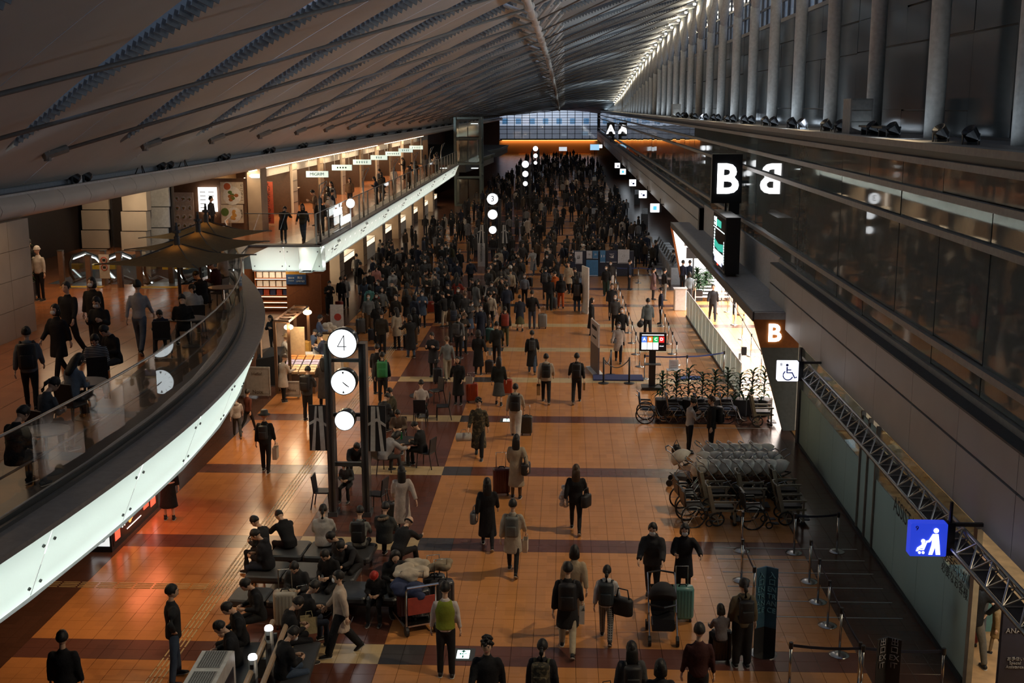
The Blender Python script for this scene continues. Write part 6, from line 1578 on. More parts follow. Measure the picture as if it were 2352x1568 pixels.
def get_bottom(pn, kind):
    k = ('bot', pn, kind)
    if k in CACHE: return CACHE[k]
    J = POSES[pn]; g = lambda n: lift(J, J[n]); b = MB(); pel = g('pel')
    if kind == 'skirt' and not J['seated']:
        c = (g('an0')+g('an1'))*.5
        b.tube([pel+V((0, 0, .12)), pel, V((c.x*.3, c.y*.3, pel.z-.28)), V((c.x*.6, c.y*.5, .36))], [(.135, .11), (.16, .13), (.19, .17), (.24, .23)], 16, 0, True, (0, 1, 0))
    else:
        wd = {'slim': .92, 'wide': 1.45}.get(kind, 1.08)
        b.tube([pel+V((0, 0, .12)), pel+V((0, 0, .02)), pel-V((0, 0, .09))], [(.135, .10), (.155, .118), (.13, .105)], 14, 0, True, (0, 1, 0))
        for i in (0, 1):
            h, kn, an = g('hp%d' % i), g('kn%d' % i), g('an%d' % i)
            b.tube([pel*.5+h*.5+V((0, 0, .0)), h, h*.5+kn*.5, kn, kn*.45+an*.55, an+V((0, 0, .0))], [.09, .097*max(1, wd*.93), .082*max(1, wd*.95), .066*wd, .060*wd, .052*wd], 12); b.ball(kn, .067*wd, 9, 7)
    me = remesh(b, 'trousers', VOX, 2); me.materials.append(CLOTH); CACHE[k] = me; return me
def get_shoe(pn, i):
    k = ('shoe', pn, i)
    if k in CACHE: return CACHE[k]
    J = POSES[pn]; an = lift(J, J['an%d' % i]); kn = lift(J, J['kn%d' % i]); d = (an-kn).normalized()
    f = V((0, 1, 0))-d*d.y*.9
    if f.length < .2: f = V((0, 1, .2))
    f = (f+V((0, 0, 0))).normalized(); u = V((1, 0, 0)).cross(f).normalized()
    if an.z < .12: f = V((0, 1, 0)); u = V((0, 0, 1))
    if u.dot(d) > 0: u = -u
    b = MB(); o = an-u*.048
    b.tube([o-f*.075+u*.012, o-f*.06+u*.018, o-f*.01+u*.022, o+f*.07+u*.008, o+f*.14-u*.004, o+f*.175-u*.008], [(.024, .03), (.036, .046), (.040, .05), (.046, .036), (.042, .028), (.022, .018)], 10, 0, True, u)
    b.tube([o-f*.078-u*.022, o-f*.06-u*.022, o+f*.07-u*.022, o+f*.15-u*.022, o+f*.182-u*.02], [(.022, .010), (.038, .011), (.048, .011), (.042, .011), (.018, .009)], 8, 1, True, u)
    b.tube([an+d*.02, an-d*.06], [.040, .042], 8)
    me = b.mesh('shoe', [LEATH, mat('sole_pale', (.40, .38, .35), .6)], True); CACHE[k] = me; return me
HAIR = {}
def hair_mesh(kind):
    if kind in HAIR: return HAIR[kind]
    b = MB()
    def cap(q, p):
        z = q.z; x = q.x; y = q.y
        if p.y > .15:          # cut away over the face
            lim = .16+.16*min(1, p.y)+.10*math.sin(p.x*9+1)
            if p.z < lim: y = min(y, .05+.02*max(0, p.z))
        j = 1+.035*math.sin(p.x*23+p.z*17)*math.sin(p.y*19-p.z*13); x *= j; y = y*j if p.y < .15 else y; z *= 1+(j-1)*.6
        if p.z < -.25 and kind not in ('long', 'bob'): z = -.25*.132+(z+.25*.132)*.25; x *= .93; y *= .96
        return V((x, y, z))
    if kind == 'beanie':
        b.ball((0, -.004, .03), (.090, .106, .108), 16, 11, 0, None, lambda q, p: V((q.x, q.y, max(q.z, -.012)))); b.tube([(.09*math.cos(a), .105*math.sin(a)-.004, .022) for a in np.arange(0, 6.2, .4)], .016, 6, 0, False, (0, 0, 1), True)
    elif kind == 'hat':
        b.lathe([(.16, -.012), (.165, -.004), (.10, .03), (.095, .10), (.07, .125), (.01, .13)], (0, 0, .03), 18)
    elif kind == 'bald':
        b.tube([(.083*math.cos(a), .098*math.sin(a)-.006, -.01) for a in np.arange(PI*.98, 2*PI*1.01, .25)], [(.012, .04)]*13 if 0 else .02, 6)
    elif kind == 'hood':
        b.ball((0, -.022, .012), (.108, .112, .145), 16, 12, 0, None, lambda q, p: V((q.x, min(q.y, .055), q.z))); b.ball((0, -.04, -.09), (.10, .085, .07), 12, 8)
    else:
        b.ball((0, -.008, .012), (.087, .108, .122), 18, 13, 0, None, cap)
        if kind == 'cap': b.tube([(0, .06, .055), (0, .12, .05), (0, .165, .035)], [(.085, .02), (.078, .012), (.05, .006)], 12, 0, True, (0, 0, 1)); b.ball((0, 0, .03), (.092, .108, .098), 14, 9, 0, None, lambda q, p: V((q.x, q.y, max(q.z, .012))))
        if kind == 'long': b.tube([(0, -.05, .06), (0, -.075, -.04), (0, -.088, -.17), (0, -.095, -.30), (0, -.085, -.36)], [(.075, .05), (.094, .055), (.098, .048), (.082, .034), (.045, .018)], 14, 0, True, (0, 1, 0))
        if kind == 'bob': b.tube([(0, -.03, .06), (0, -.035, -.04), (0, -.03, -.115), (0, -.028, -.14)], [(.08, .07), (.100, .078), (.098, .07), (.075, .05)], 14, 0, True, (0, 1, 0))
        if kind == 'bun': b.ball((0, -.10, .075), .042, 10, 7)
        if kind == 'tail': b.ball((0, -.11, .02), .03, 8, 6); b.tube([(0, -.11, .02), (0, -.145, -.06), (0, -.135, -.17), (0, -.12, -.21)], [.026, .036, .03, .01], 10)
        if kind == 'curly':
            for i in range(38):
                a = rnd.random()*6.3; e = rnd.uniform(.05, 1.5); p = V((math.cos(a)*math.cos(e)*.088, math.sin(a)*math.cos(e)*.105-.01, math.sin(e)*.12+.018)); b.ball(p, .028, 6, 5)
    HAIR[kind] = b.mesh('hair', HAIRM, True); return HAIR[kind]
mb = MB(); mb.ball((0, .085, -.048), (.060, .030, .048), 12, 8); MASK = mb.mesh('face_mask', MASKM, True)
vb = None
BLK = (.014, .014, .016); NVY = (.02, .026, .045); GRY = (.12, .125, .13); BEI = (.34, .29, .22); WHT = (.50, .48, .46); BRO = (.10, .06, .035); OLV = (.07, .07, .035); DEN = (.05, .075, .12); KHA = (.38, .33, .24); DGR = (.045, .046, .05); LGR = (.30, .31, .32); RDD = (.20, .025, .015); ORG = (.45, .12, .02); CRM = (.50, .42, .33); TEA = (.07, .20, .19); PNK = (.45, .22, .20); GRN = (.03, .22, .08)
HB = (.010, .008, .007); HBR = (.05, .025, .012)
n_people = 0
def person(p, rz, h, pn, top, tc, bot, bc, hair='short', hc=HB, mask=False, label=None, group=None, shoes=BLK, full=True, pt=None, pb=None):
    global n_people
    n_people += 1
    me = get_body(pn); J = POSES[pn]
    o = link('person', me); o.location = p; o.rotation_euler = (0, 0, math.radians(rz)); s = h/1.70; o.scale = (s, s, s)
    tag(o, label, 'person', group)
    t = tint(link(top if top != 'long' else 'long_coat', get_top(pn, top), o), tc)
    if pt: t.material_slots[0].link = 'OBJECT'; t.material_slots[0].material = PAT[pt]
    q = tint(link('skirt' if bot == 'skirt' else 'trousers', get_bottom(pn, bot), o), bc)
    if pb: q.material_slots[0].link = 'OBJECT'; q.material_slots[0].material = PAT[pb]
    hn = tint(link({'hat': 'hat', 'beanie': 'beanie', 'hood': 'hood', 'cap': 'cap'}.get(hair, 'hair'), hair_mesh(hair), o), hc)
    hn.location = J['hc']; hn.rotation_euler = (J['hrot'], 0, 0); hn.scale = (1.09,)*3
    if full:
        for i in (0, 1): tint(link('shoe', get_shoe(pn, i), o), shoes)
    if mask: mk = link('face_mask', MASK, o); mk.location = J['hc']; mk.rotation_euler = (J['hrot'], 0, 0); mk.scale = (1.09,)*3
    return o
def at_local(o, v): # point in the figure's own frame -> world
    return V(o.location)+MX.Rotation(o.rotation_euler.z, 3, 'Z') @ (V(v)*o.scale.x)
# ---- luggage, bags
def mesh_backpack():
    b = MB(); b.cbox((0, 0, .0), (.30, .17, .44), 0, None, .07); return b
BP = {}
BP['main'] = mesh_backpack().mesh('main_body', LEATH, True); b = MB(); b.cbox((0, -.10, -.07), (.22, .05, .22), 0, None, .025); BP['pocket'] = b.mesh('front_pocket', LEATH, True)
def strap_mesh(s): 
    return MB().tube([(s*.10, .07, .18), (s*.11, .14, .24), (s*.12, .24, .20), (s*.125, .27, .05), (s*.12, .20, -.14), (s*.12, .08, -.2)], (.022), 6).mesh('strap', LEATH, True)
BP['sl'], BP['sr'] = strap_mesh(-1), strap_mesh(1)
def backpack(o, pn, c, lbl, sc=1.0, group=None):
    J = POSES[pn]; p = lift(J, J['chest'])*.8+lift(J, J['waist'])*.2
    back = MX.Rotation(J['hrot']*.6, 3, 'X') @ V((0, -.225, -.02)); w2 = at_local(o, p+back)
    t = thing('backpack', lbl, 'backpack', w2, o.rotation_euler.z, group); t.scale = (sc*o.scale.x,)*3
    for k in ('main', 'pocket'): tint(link({'main': 'main_body', 'pocket': 'front_pocket'}[k], BP[k], t), c)
    for k in ('sl', 'sr'): tint(link('strap', BP[k], t), c)
    return t
SC_ = {}
def suitcase_meshes():
    b = MB(); b.cbox((0, 0, .36), (.40, .25, .58), 0, None, .07); SC_['shell'] = b.mesh('shell', HARD, True)
    b = MB()
    for k in range(6): b.cbox((-.14+k*.056, 0, .36), (.022, .262, .50))
    SC_['ribs'] = b.mesh('ribs', HARD)
    SC_['wheel'] = MB().tube([(-.015, 0, .035), (.015, 0, .035)], .035, 10).mesh('wheel', TYRE, True)
    SC_['handle'] = MB().tube([(-.11, .10, .64), (-.11, .10, 1.0), (.11, .10, 1.0), (.11, .10, .64)], .011, 6).mesh('pull_handle', SILV, True)
    SC_['grip'] = MB().tube([(-.07, 0, .65), (-.05, 0, .69), (.05, 0, .69), (.07, 0, .65)], .014, 6).mesh('grip', BLACK, True)
suitcase_meshes()
def suitcase(p, rz, c, lbl, sc=1.0, handle=True, group=None):
    t = thing('suitcase', lbl, 'suitcase', p, math.radians(rz), group); t.scale = (sc, sc, sc)
    tint(link('shell', SC_['shell'], t), c); tint(link('ribs', SC_['ribs'], t), c); link('grip', SC_['grip'], t)
    for x in (-.14, .14):
        for y in (-.08, .08): link('wheel', SC_['wheel'], t, (x, y, 0))
    if handle: link('pull_handle', SC_['handle'], t)
    return t
BG = {}
b = MB(); b.add([(-.15, -.06, 0), (.15, -.06, 0), (.15, .06, 0), (-.15, .06, 0), (-.155, -.065, .34), (.155, -.065, .34), (.155, .065, .34), (-.155, .065, .34)], [(3, 2, 1, 0), (0, 1, 5, 4), (1, 2, 6, 5), (2, 3, 7, 6), (3, 0, 4, 7)]); BG['paper'] = b.mesh('bag_body', LEATH)
BG['ph'] = MB().tube([(-.07, -.06, .34), (-.05, -.05, .46), (.05, -.05, .46), (.07, -.06, .34)], .006, 5).mesh('handle', LEATH)
b = MB(); b.cbox((0, 0, .14), (.34, .15, .26), 0, None, .06); BG['hand'] = b.mesh('bag_body', LEATH, True)
BG['hh'] = MB().tube([(-.11, 0, .26), (-.08, 0, .42), (.08, 0, .42), (.11, 0, .26)], .011, 6).mesh('handle', LEATH, True)
b = MB(); b.tube([(-.28, 0, .16), (-.25, 0, .16), (.25, 0, .16), (.28, 0, .16)], [(.08, .08), (.15, .15), (.15, .15), (.08, .08)], 14, 0, True, (0, 0, 1)); BG['duf'] = b.mesh('bag_body', LEATH, True)
def bag(kind, p, rz, c, lbl, sc=1.0, group=None):
    nm = {'paper': 'paper_bag', 'hand': 'handbag', 'duf': 'duffel_bag'}[kind]
    t = thing(nm, lbl, 'bag', p, math.radians(rz), group); t.scale = (sc, sc, sc)
    tint(link('bag_body', BG[kind], t), c); tint(link('handle', BG['ph' if kind == 'paper' else 'hh'], t), c); return t
def held(o, pn, i, kind, c, lbl, sc=1.0, rz=0):
    J = POSES[pn]; w2 = at_local(o, lift(J, J['wr%d' % i])); w2.z -= (.46 if kind == 'paper' else .44)*sc+.07
    w2.z = max(w2.z, o.location.z+.02)
    return bag(kind, w2, math.degrees(o.rotation_euler.z)+90+rz, c, lbl, sc)
PLACED = []
def pp(u, v, rz, label, h=1.70, pn='stand', top='jacket', tc=BLK, bot='trousers', bc=BLK, hair='short', hc=HB, mask=False, z=0.0, **k):
    p = P(u, v, z); PLACED.append((p.x, p.y, z)); o = person(p, rz, h, pn, top, tc, bot, bc, hair, hc, mask, label, **k); o['pn'] = pn; return o
def bpk(o, c, lbl, sc=1.0): return backpack(o, o['pn'], c, lbl, sc)
def hold(o, i, kind, c, lbl, sc=1.0): return held(o, o['pn'], i, kind, c, lbl, sc)
def case_by(o, dx, dy, c, lbl, sc=1.0, rz=0):
    q = at_local(o, (dx, dy, 0)); q.z = o.location.z; return suitcase(q, math.degrees(o.rotation_euler.z)+rz, c, lbl, sc)
# --- walkers on the open floor, nearest first
pp(160, 1685, 5, 'person in a black jacket seen from behind at the bottom left corner', 1.74)
pp(405, 1562, -62, 'man in a dark jacket and jeans with hand on hip beside the guide strips', 1.76, 'wide', 'jacket', (.022, .022, .024), 'trousers', DEN, 'short')
o = pp(1025, 1553, 2, 'attendant in a lime green vest over a white shirt, seen from behind', 1.74, 'stand', 'shirt', (.55, .50, .48), 'trousers', BLK)
VEST = remesh(MB().tube([V((0, 0, .90)), V((0, .01, 1.06)), V((0, 0, 1.26)), V((0, -.008, 1.385)), V((0, -.01, 1.44))], [(.176, .138), (.168, .130), (.198, .140), (.150, .125), (.085, .085)], 16, 0, True, (0, 1, 0)), 'vest', .024, 2)
VEST.materials.append(CLOTH); tint(link('vest', VEST, o), (.22, .26, .03)).location.z = POSES['stand']['shift']
o = pp(785, 1502, 105, 'woman in a cream quilted coat walking left with a black crossbody bag', 1.64, 'walk', 'coat', (.50, .40, .32), 'wide', BLK, 'short', HB, True)
q = at_local(o, (.22, .0, .72)); bag('hand', q, 15, BLK, 'black crossbody bag on the woman in the cream quilted coat', .9)
pp(1120, 1695, 180, 'man with curly hair in a black jacket facing the camera at the bottom edge', 1.74, 'walk', 'jacket', BLK, 'trousers', BLK, 'curly')
o = pp(1245, 1690, -6, 'person with tied hair and a camouflage backpack at the bottom edge', 1.62, 'stand', 'jacket', (.02, .02, .024), 'trousers', BLK, 'tail'); t = bpk(o, OLV, 'camouflage backpack on the person at the bottom edge', 1.05)
for ch in t.children[:2]: ch.material_slots[0].link = 'OBJECT'; ch.material_slots[0].material = PAT['camo']
q = at_local(o, (.30, -.05, .62)); bag('duf', q, 20, RDD, 'dark red cloth bundle beside the camouflage backpack', .5)
o = pp(1303, 1497, -2, 'man in a black coat and khaki trousers walking away with a black backpack', 1.76, 'walk', 'coat', BLK, 'trousers', KHA); bpk(o, (.01, .01, .012), 'black backpack on the man in khaki trousers', 1.08); hold(o, 1, 'paper', WHT, 'white carrier bag in the right hand of the man in khaki trousers', .8)
pp(1318, 1438, -4, 'woman in a beige hooded coat with shoulder length hair, walking away', 1.66, 'walk2', 'long', (.36, .28, .19), 'slim', BLK, 'bob')
o = pp(1392, 1470, -6, 'girl in a white hoodie and checked trousers with a navy backpack', 1.50, 'walk', 'hoodie', (.48, .47, .47), 'trousers', GRY, 'tail', pb='plaid'); bpk(o, (.02, .028, .035), 'navy backpack on the girl in checked trousers', 1.1); q = at_local(o, (.36, -.12, .68)); bag('hand', q, -30, BLK, 'large black bag swinging at the side of the girl in checked trousers', 1.25)
o = pp(1120, 1256, 4, 'woman in a long black coat with long hair and a grey handbag', 1.66, 'walk', 'long', (.012, .012, .014), 'slim', BLK, 'long'); q = at_local(o, (-.32, 0, .62)); bag('hand', q, 80, GRY, 'shiny grey handbag of the woman in the long black coat', 1.0)
o = pp(1178, 1316, -4, 'person in a stone coloured coat with a grey backpack and a white paper bag', 1.68, 'walk', 'coat', (.36, .32, .26), 'slim', BLK); bpk(o, (.10, .105, .10), 'grey backpack on the person in the stone coat', 1.0); hold(o, 1, 'paper', (.6, .54, .46), 'white paper bag in the hand of the person in the stone coat', .85)
o = pp(1186, 1143, -6, 'woman in a long beige coat with a black shoulder bag and dark red suitcase', 1.66, 'pullstand', 'long', (.32, .26, .19), 'slim', BRO, 'long'); q = at_local(o, (.28, -.12, .72)); bag('hand', q, 70, BLK, 'black slouchy shoulder bag of the woman in the long beige coat', 1.15); suitcase(P(1152, 1136), 10, (.085, .015, .014), 'dark red suitcase pulled by the woman in the long beige coat', 1.15)
o = pp(1322, 1220, -3, 'woman in black with a pale furry coat over her arm and a black shoulder bag', 1.66, 'walk', 'jacket', BLK, 'slim', BLK, 'long', HBR); q = at_local(o, (.26, -.12, .70)); bag('hand', q, 60, (.016, .016, .018), 'black shoulder bag of the woman carrying a pale coat', 1.1)
mb = MB()
for k in range(14): mb.ball((rnd.uniform(-.07, .07), rnd.uniform(-.06, .06), -k*.035), (.08, .07, .06), 7, 5)
q = at_local(o, (-.30, .06, 1.12)); t = mb.build('folded_coat', mat('fur_pale', (.50, .47, .46), .9, bump=.4), None, True); t.location = q; tag(t, 'pale furry coat folded over the arm of the woman in black', 'coat')
o = pp(1100, 1050, 178, 'man in a camouflage coat walking towards the camera with a white duffel bag', 1.76, 'walk', 'long', OLV, 'trousers', BLK, 'curly', pt='camo'); q = at_local(o, (.42, .12, .50)); bag('duf', q, 10, (.48, .45, .42), 'white and dark red duffel bag of the man in camouflage', .85)
o = pp(1184, 1005, -2, 'person in a cream hoodie and white trousers with a black backpack', 1.70, 'walk', 'hoodie', (.38, .34, .28), 'wide', (.46, .44, .42)); bpk(o, BLK, 'black backpack on the person in white trousers', 1.1); suitcase(P(1209, 998), 0, (.045, .045, .04), 'dark grey suitcase beside the person in white trousers', .95)
o = pp(1254, 925, 0, 'person in a beige padded jacket with black backpack and brown paper bag', 1.72, 'walk', 'puffer', (.40, .34, .28), 'trousers', BLK); bpk(o, BLK, 'black backpack on the person in the beige padded jacket', 1.0); hold(o, 0, 'paper', (.36, .22, .10), 'brown paper bag in the left hand of the person in the beige padded jacket', 1.0)
o = pp(1324, 925, -2, 'man in black with a black backpack holding a small brown bag', 1.74, 'walk2', 'jacket', (.02, .02, .02), 'trousers', BLK); bpk(o, (.012, .012, .014), 'black backpack on the man in black walking alone', 1.05); hold(o, 1, 'paper', (.34, .2, .09), 'small brown bag in the right hand of the man in black', .65)
o = pp(1222, 857, 2, 'woman in a black cap and long dark coat with a dark backpack', 1.66, 'walk', 'long', (.018, .018, .02), 'trousers', DEN, 'cap', BLK); bpk(o, (.03, .032, .035), 'dark backpack on the woman in the black cap', .85)
o = pp(1146, 930, -4, 'woman with long black hair in a dark jacket and long grey skirt', 1.64, 'step', 'jacket', (.02, .024, .024), 'skirt', (.07, .075, .075), 'long'); suitcase(P(1166, 905), 10, (.30, .035, .012), 'red suitcase partly behind the woman in the grey skirt', .85)
o = pp(1053, 928, 172, 'woman in a black dress facing the camera with a phone on a lanyard', 1.62, 'pullstand', 'long', (.014, .014, .016), 'slim', BLK, 'bob'); suitcase(P(1084, 923), 20, (.42, .055, .012), 'bright red suitcase beside the woman in the black dress', 1.05); bag('paper', P(1078, 924)+V((0, 0, .66)), 0, WHT, 'white plastic bag resting on the bright red suitcase', .8)
o = pp(1099, 860, -2, 'person in a black hooded coat with a small black suitcase', 1.66, 'pullstand', 'long', (.012, .012, .014), 'slim', BLK, 'hood', BLK); suitcase(P(1124, 858), 0, (.02, .02, .024), 'small black suitcase by the black hooded coat', .82)
o = pp(1141, 838, 0, 'man in dark clothes with a clear carrier bag walking away', 1.74, 'walk', 'jacket', (.022, .025, .026), 'trousers', (.02, .02, .022)); hold(o, 0, 'paper', LGR, 'clear plastic carrier bag in the hand of the man in dark clothes', .8)
o = pp(1028, 875, 15, 'person in a grey sweater and brown cap with a black sling bag', 1.68, 'walk2', 'shirt', (.16, .18, .19), 'trousers', (.28, .25, .19), 'cap', BRO); suitcase(P(1006, 880), 5, (.02, .022, .028), 'black suitcase in front of the person in the grey sweater', .9)
pp(996, 866, 165, 'man in a dark suit and white shirt pushing a suitcase', 1.72, 'phone', 'coat', (.02, .02, .026), 'trousers', BLK)
# --- right dark bay
o = pp(1497, 1382, 170, 'man in a dark padded jacket and mask pushing a black stroller', 1.74, 'push', 'puffer', (.025, .025, .028), 'slim', BLK, 'short', HB, True)
t = stroller(P(1520, 1462), -PI/2, 'large black baby stroller pushed by the masked man', None, BLACK, mat('canopy_black', (.016, .016, .02), .8)); t.scale = (1.12,)*3
o = pp(1568, 1378, 176, 'woman in a black coat and mask with a teal suitcase', 1.66, 'arms', 'coat', (.014, .014, .017), 'slim', BLK, 'bob', HB, True); suitcase(P(1566, 1424), 5, (.10, .24, .22), 'pale teal ribbed suitcase beside the stroller', 1.12)
o = pp(1655, 1512, 10, 'girl in a grey top sitting on a dark suitcase', 1.25, 'sit', 'shirt', (.12, .11, .12), 'slim', BLK, 'bob', z=.22); suitcase(P(1655, 1518), 5, (.028, .016, .018), 'dark suitcase with a red stripe under the sitting girl', .95, False)
o = pp(1702, 1530, 8, 'woman in a brown knitted vest and wide black trousers seen from behind', 1.64, 'stand', 'hoodie', (.12, .10, .065), 'wide', BLK, 'tail'); bpk(o, BLK, 'black backpack hanging at the left of the woman in wide black trousers', .95)
pp(1600, 1665, 2, 'man in a dark red-black shirt seen from behind at the bottom edge', 1.74, 'stand', 'shirt', (.04, .012, .012), 'trousers', BLK)
o = pp(1447, 1695, 4, 'woman with long hair and white-edged black bags at the bottom edge', 1.62, 'stand', 'jacket', (.06, .062, .065), 'trousers', BLK, 'long'); bpk(o, (.02, .02, .022), 'black backpack with pale edging at the bottom edge', 1.0); q = at_local(o, (-.42, 0, .72)); bag('duf', q, 20, BLK, 'black holdall at the left of the woman at the bottom edge', .8)
pp(1512, 1750, 0, 'dark haired person whose head only shows at the bottom edge', 1.66, 'stand', 'jacket', BLK, 'trousers', BLK, 'bob')
pp(1582, 1040, -70, 'staff member in a white shirt and dark waistcoat holding papers', 1.62, 'phone', 'shirt', (.42, .40, .37), 'slim', BLK, 'bun')
o = pp(1632, 1045, 95, 'man in a black jacket talking to the staff member in white sleeves', 1.72, 'stand', 'jacket', (.012, .012, .013), 'trousers', BLK, 'short', HBR); bpk(o, BLK, 'black backpack on the man talking to the staff member', 1.1)
# behind the glass and in the doorway
o = pp(2228, 1530, 4, 'person in a black jacket and grey trousers with legs apart in the doorway', 1.74, 'wide', 'jacket', (.008, .008, .009), 'trousers', (.12, .11, .095), 'bob'); suitcase(P(2218, 1480), 0, (.10, .012, .012), 'dark red suitcase behind the legs of the person in the doorway', 1.1)
pp(2285, 1500, 60, 'small child in a mustard coat inside the doorway', 1.05, 'step', 'coat', (.25, .16, .07), 'slim', (.2, .14, .08), 'bob')
pp(2245, 1455, 150, 'person in black standing inside the doorway, partly hidden', 1.66, 'stand', 'jacket', BLK, 'slim', GRY, 'long')
o = person(V((8.75, 26.6, -.0)), 120, 1.68, 'sitphone', 'jacket', BLK, 'slim', BLK, 'short', HB, False, 'staff member sitting at the desk inside the glass room')
# --- left floor
o = pp(612, 1083, 2, 'person in a black bucket hat with a small backpack and pale carrier bag', 1.70, 'step', 'jacket', (.014, .014, .016), 'trousers', BLK, 'hat', BLK); bpk(o, (.03, .032, .034), 'small dark backpack on the person in the bucket hat', .85); hold(o, 1, 'paper', (.5, .42, .34), 'pale carrier bag in the right hand of the person in the bucket hat', 1.0)
pp(546, 1003, 20, 'child in a white top near the kiosk boards', 1.30, 'walk', 'hoodie', (.36, .34, .33), 'trousers', DGR, 'short')
pp(572, 990, -30, 'child in a dark red-brown top near the kiosk boards', 1.34, 'walk2', 'shirt', (.10, .03, .02), 'slim', BLK, 'short')
o = pp(390, 1193, 10, 'person in a long black robe with a pale pink sash below the balcony', 1.66, 'stand', 'long', (.01, .01, .012), 'skirt', (.01, .01, .012), 'bun'); q = at_local(o, (0, 0, 1.02))
MB().tube([(.175*math.cos(a), .135*math.sin(a), 1.02) for a in np.arange(0, 6.2, .4)], .022, 6, 0, False, (0, 0, 1), True).build('sash', mat('sash_pink', (.55, .34, .30), .6), o)
o = pp(708, 966, -8, 'man in a grey hooded jacket with a black backpack at the kiosk', 1.76, 'phone', 'hoodie', (.045, .047, .05), 'trousers', BLK); bpk(o, BLK, 'black backpack on the man at the kiosk', 1.05)
pp(745, 935, 20, 'woman in a long dark grey coat looking at the kiosk cakes', 1.66, 'phone', 'long', (.055, .05, .05), 'trousers', BLK, 'long')
o = pp(880, 925, 8, 'man in black wearing a bright green backpack', 1.74, 'stand', 'jacket', (.016, .016, .018), 'trousers', BLK); bpk(o, GRN, 'bright green backpack worn by the man in black', 1.2)
pp(868, 905, -15, 'tall person in a dark coat left of the bright green backpack', 1.76, 'stand', 'coat', BLK, 'trousers', BLK)
# kiosk staff
pp(652, 922, -40, 'kiosk worker in a white smock and brown beret seen from behind', 1.62, 'arms', 'coat', (.52, .48, .43), 'slim', BLK, 'beanie', BRO)
pp(655, 868, -70, 'kiosk worker in a white smock and straw hat arranging boxes', 1.64, 'arms', 'coat', (.55, .50, .44), 'slim', BLK, 'hat', (.40, .26, .12))
pp(712, 850, -20, 'kiosk worker in a blue shirt bending over the till', 1.66, 'bend', 'shirt', (.10, .14, .24), 'slim', BLK, 'cap', DGR)
pp(735, 820, -60, 'kiosk worker in a blue shirt reaching up to the shelf', 1.70, 'reach', 'shirt', (.14, .18, .30), 'slim', BLK, 'cap', DGR)
pp(745, 870, 75, 'customer in a navy suit paying at the kiosk', 1.72, 'phone', 'jacket', (.02, .025, .045), 'slim', BLK)
pp(628, 815, 160, 'woman in a dark jacket looking at her phone beside the pergola', 1.66, 'phone', 'jacket', (.02, .022, .028), 'slim', DGR, 'bob')
pp(668, 715, 30, 'person in black leaning over the lit shelves', 1.70, 'bend', 'jacket', BLK, 'trousers', BLK)
# group at tables and benches
SEATZ = 0.0
def seat(u, v, rz, lbl, tc, pn='sit', top='jacket', bc=BLK, hair='short', z=0.0, h=1.68, hc=HB, **k): return pp(u, v, rz, lbl, h, pn, top, tc, 'trousers', bc, hair, hc, z=z, **k)
seat(968, 968, 2, 'man in a white shirt sitting on a black chair seen from behind', (.52, .47, .44), 'sit', 'shirt')
seat(918, 1033, 178, 'man in a brown jacket and white shirt sitting at the round table', (.10, .07, .05), 'sitphone', 'jacket')
seat(880, 1090, -50, 'person in pale grey leaning on the round table', (.30, .29, .30), 'sitlean', 'puffer', DGR, 'bob')
seat(972, 1072, 70, 'person in a black coat sitting right of the round table', (.016, .016, .018), 'sitphone', 'jacket')
seat(880, 1000, -30, 'person in dark clothes sitting left of the round table, behind', (.03, .032, .035), 'sitphone')
seat(905, 985, 120, 'person in olive sitting behind the round table', (.06, .055, .035), 'sit')
seat(800, 1145, 170, 'child with a mask sitting between the clock pillar posts', (.05, .055, .06), 'sitphone', 'hoodie', BLK, 'bob', 0, 1.35, mask=True)
seat(815, 1100, 200, 'person in black sitting behind the clock pillar', BLK, 'sitlean')
seat(745, 1296, 5, 'woman in a white quilted jacket sitting with one arm raised', (.42, .40, .38), 'sit', 'puffer', DGR, 'tail')
o = seat(828, 1300, 0, 'person in pale grey wearing a black backpack on the bench', (.20, .21, .20), 'sit', 'shirt', DGR); bpk(o, (.012, .012, .014), 'black backpack on the person sitting on the bench', 1.05)
o = seat(884, 1290, -10, 'person in a grey coat with a fur trimmed hood on the bench', (.05, .053, .052), 'sit', 'puffer', BLK); mb = MB(); [mb.ball((.10*math.cos(a), -.05+.085*math.sin(a), 1.42+.02*math.cos(a)-.44), .036, 7, 5) for a in np.arange(0, 6.2, .35)]
mb.build('fur_trim', mat('fur_brown', (.20, .14, .09), .95, bump=.5), o, True).location.z = POSES['sit']['shift']
seat(915, 1318, -25, 'bald man in a black coat on the bench', (.016, .016, .018), 'sitlean', 'jacket', BLK, 'bald')
seat(668, 1300, 40, 'person in black with a white hood edge bending forward', BLK, 'sitlean', 'hoodie')
seat(618, 1350, 85, 'person in a black cap looking at a phone at the left of the benches', (.014, .014, .018), 'sitphone', 'puffer', NVY, 'cap')
seat(612, 1318, 70, 'person with short hair behind the black cap', (.02, .02, .022), 'sitphone')
seat(690, 1420, 175, 'older man in a dark jacket and jeans reading his phone', (.026, .026, .028), 'sitphone', 'jacket', DEN)
seat(790, 1350, 120, 'person in black lit by a blue phone screen', BLK, 'sitphone', 'puffer')
seat(820, 1345, 150, 'person in a black jacket with a white chest mark', (.02, .02, .023), 'sitlean')
seat(868, 1420, 175, 'child in a red beanie holding a phone', (.012, .012, .014), 'sitphone', 'hoodie', BLK, 'beanie', 0, 1.4, (.36, .02, .012))
seat(765, 1390, 160, 'person in black sitting deep in the shaded group', (.012, .012, .013), 'sitphone')
seat(905, 1395, 200, 'person in a dark hood sitting behind the trolley', (.016, .017, .02), 'sitphone', 'hoodie', BLK, 'hood')
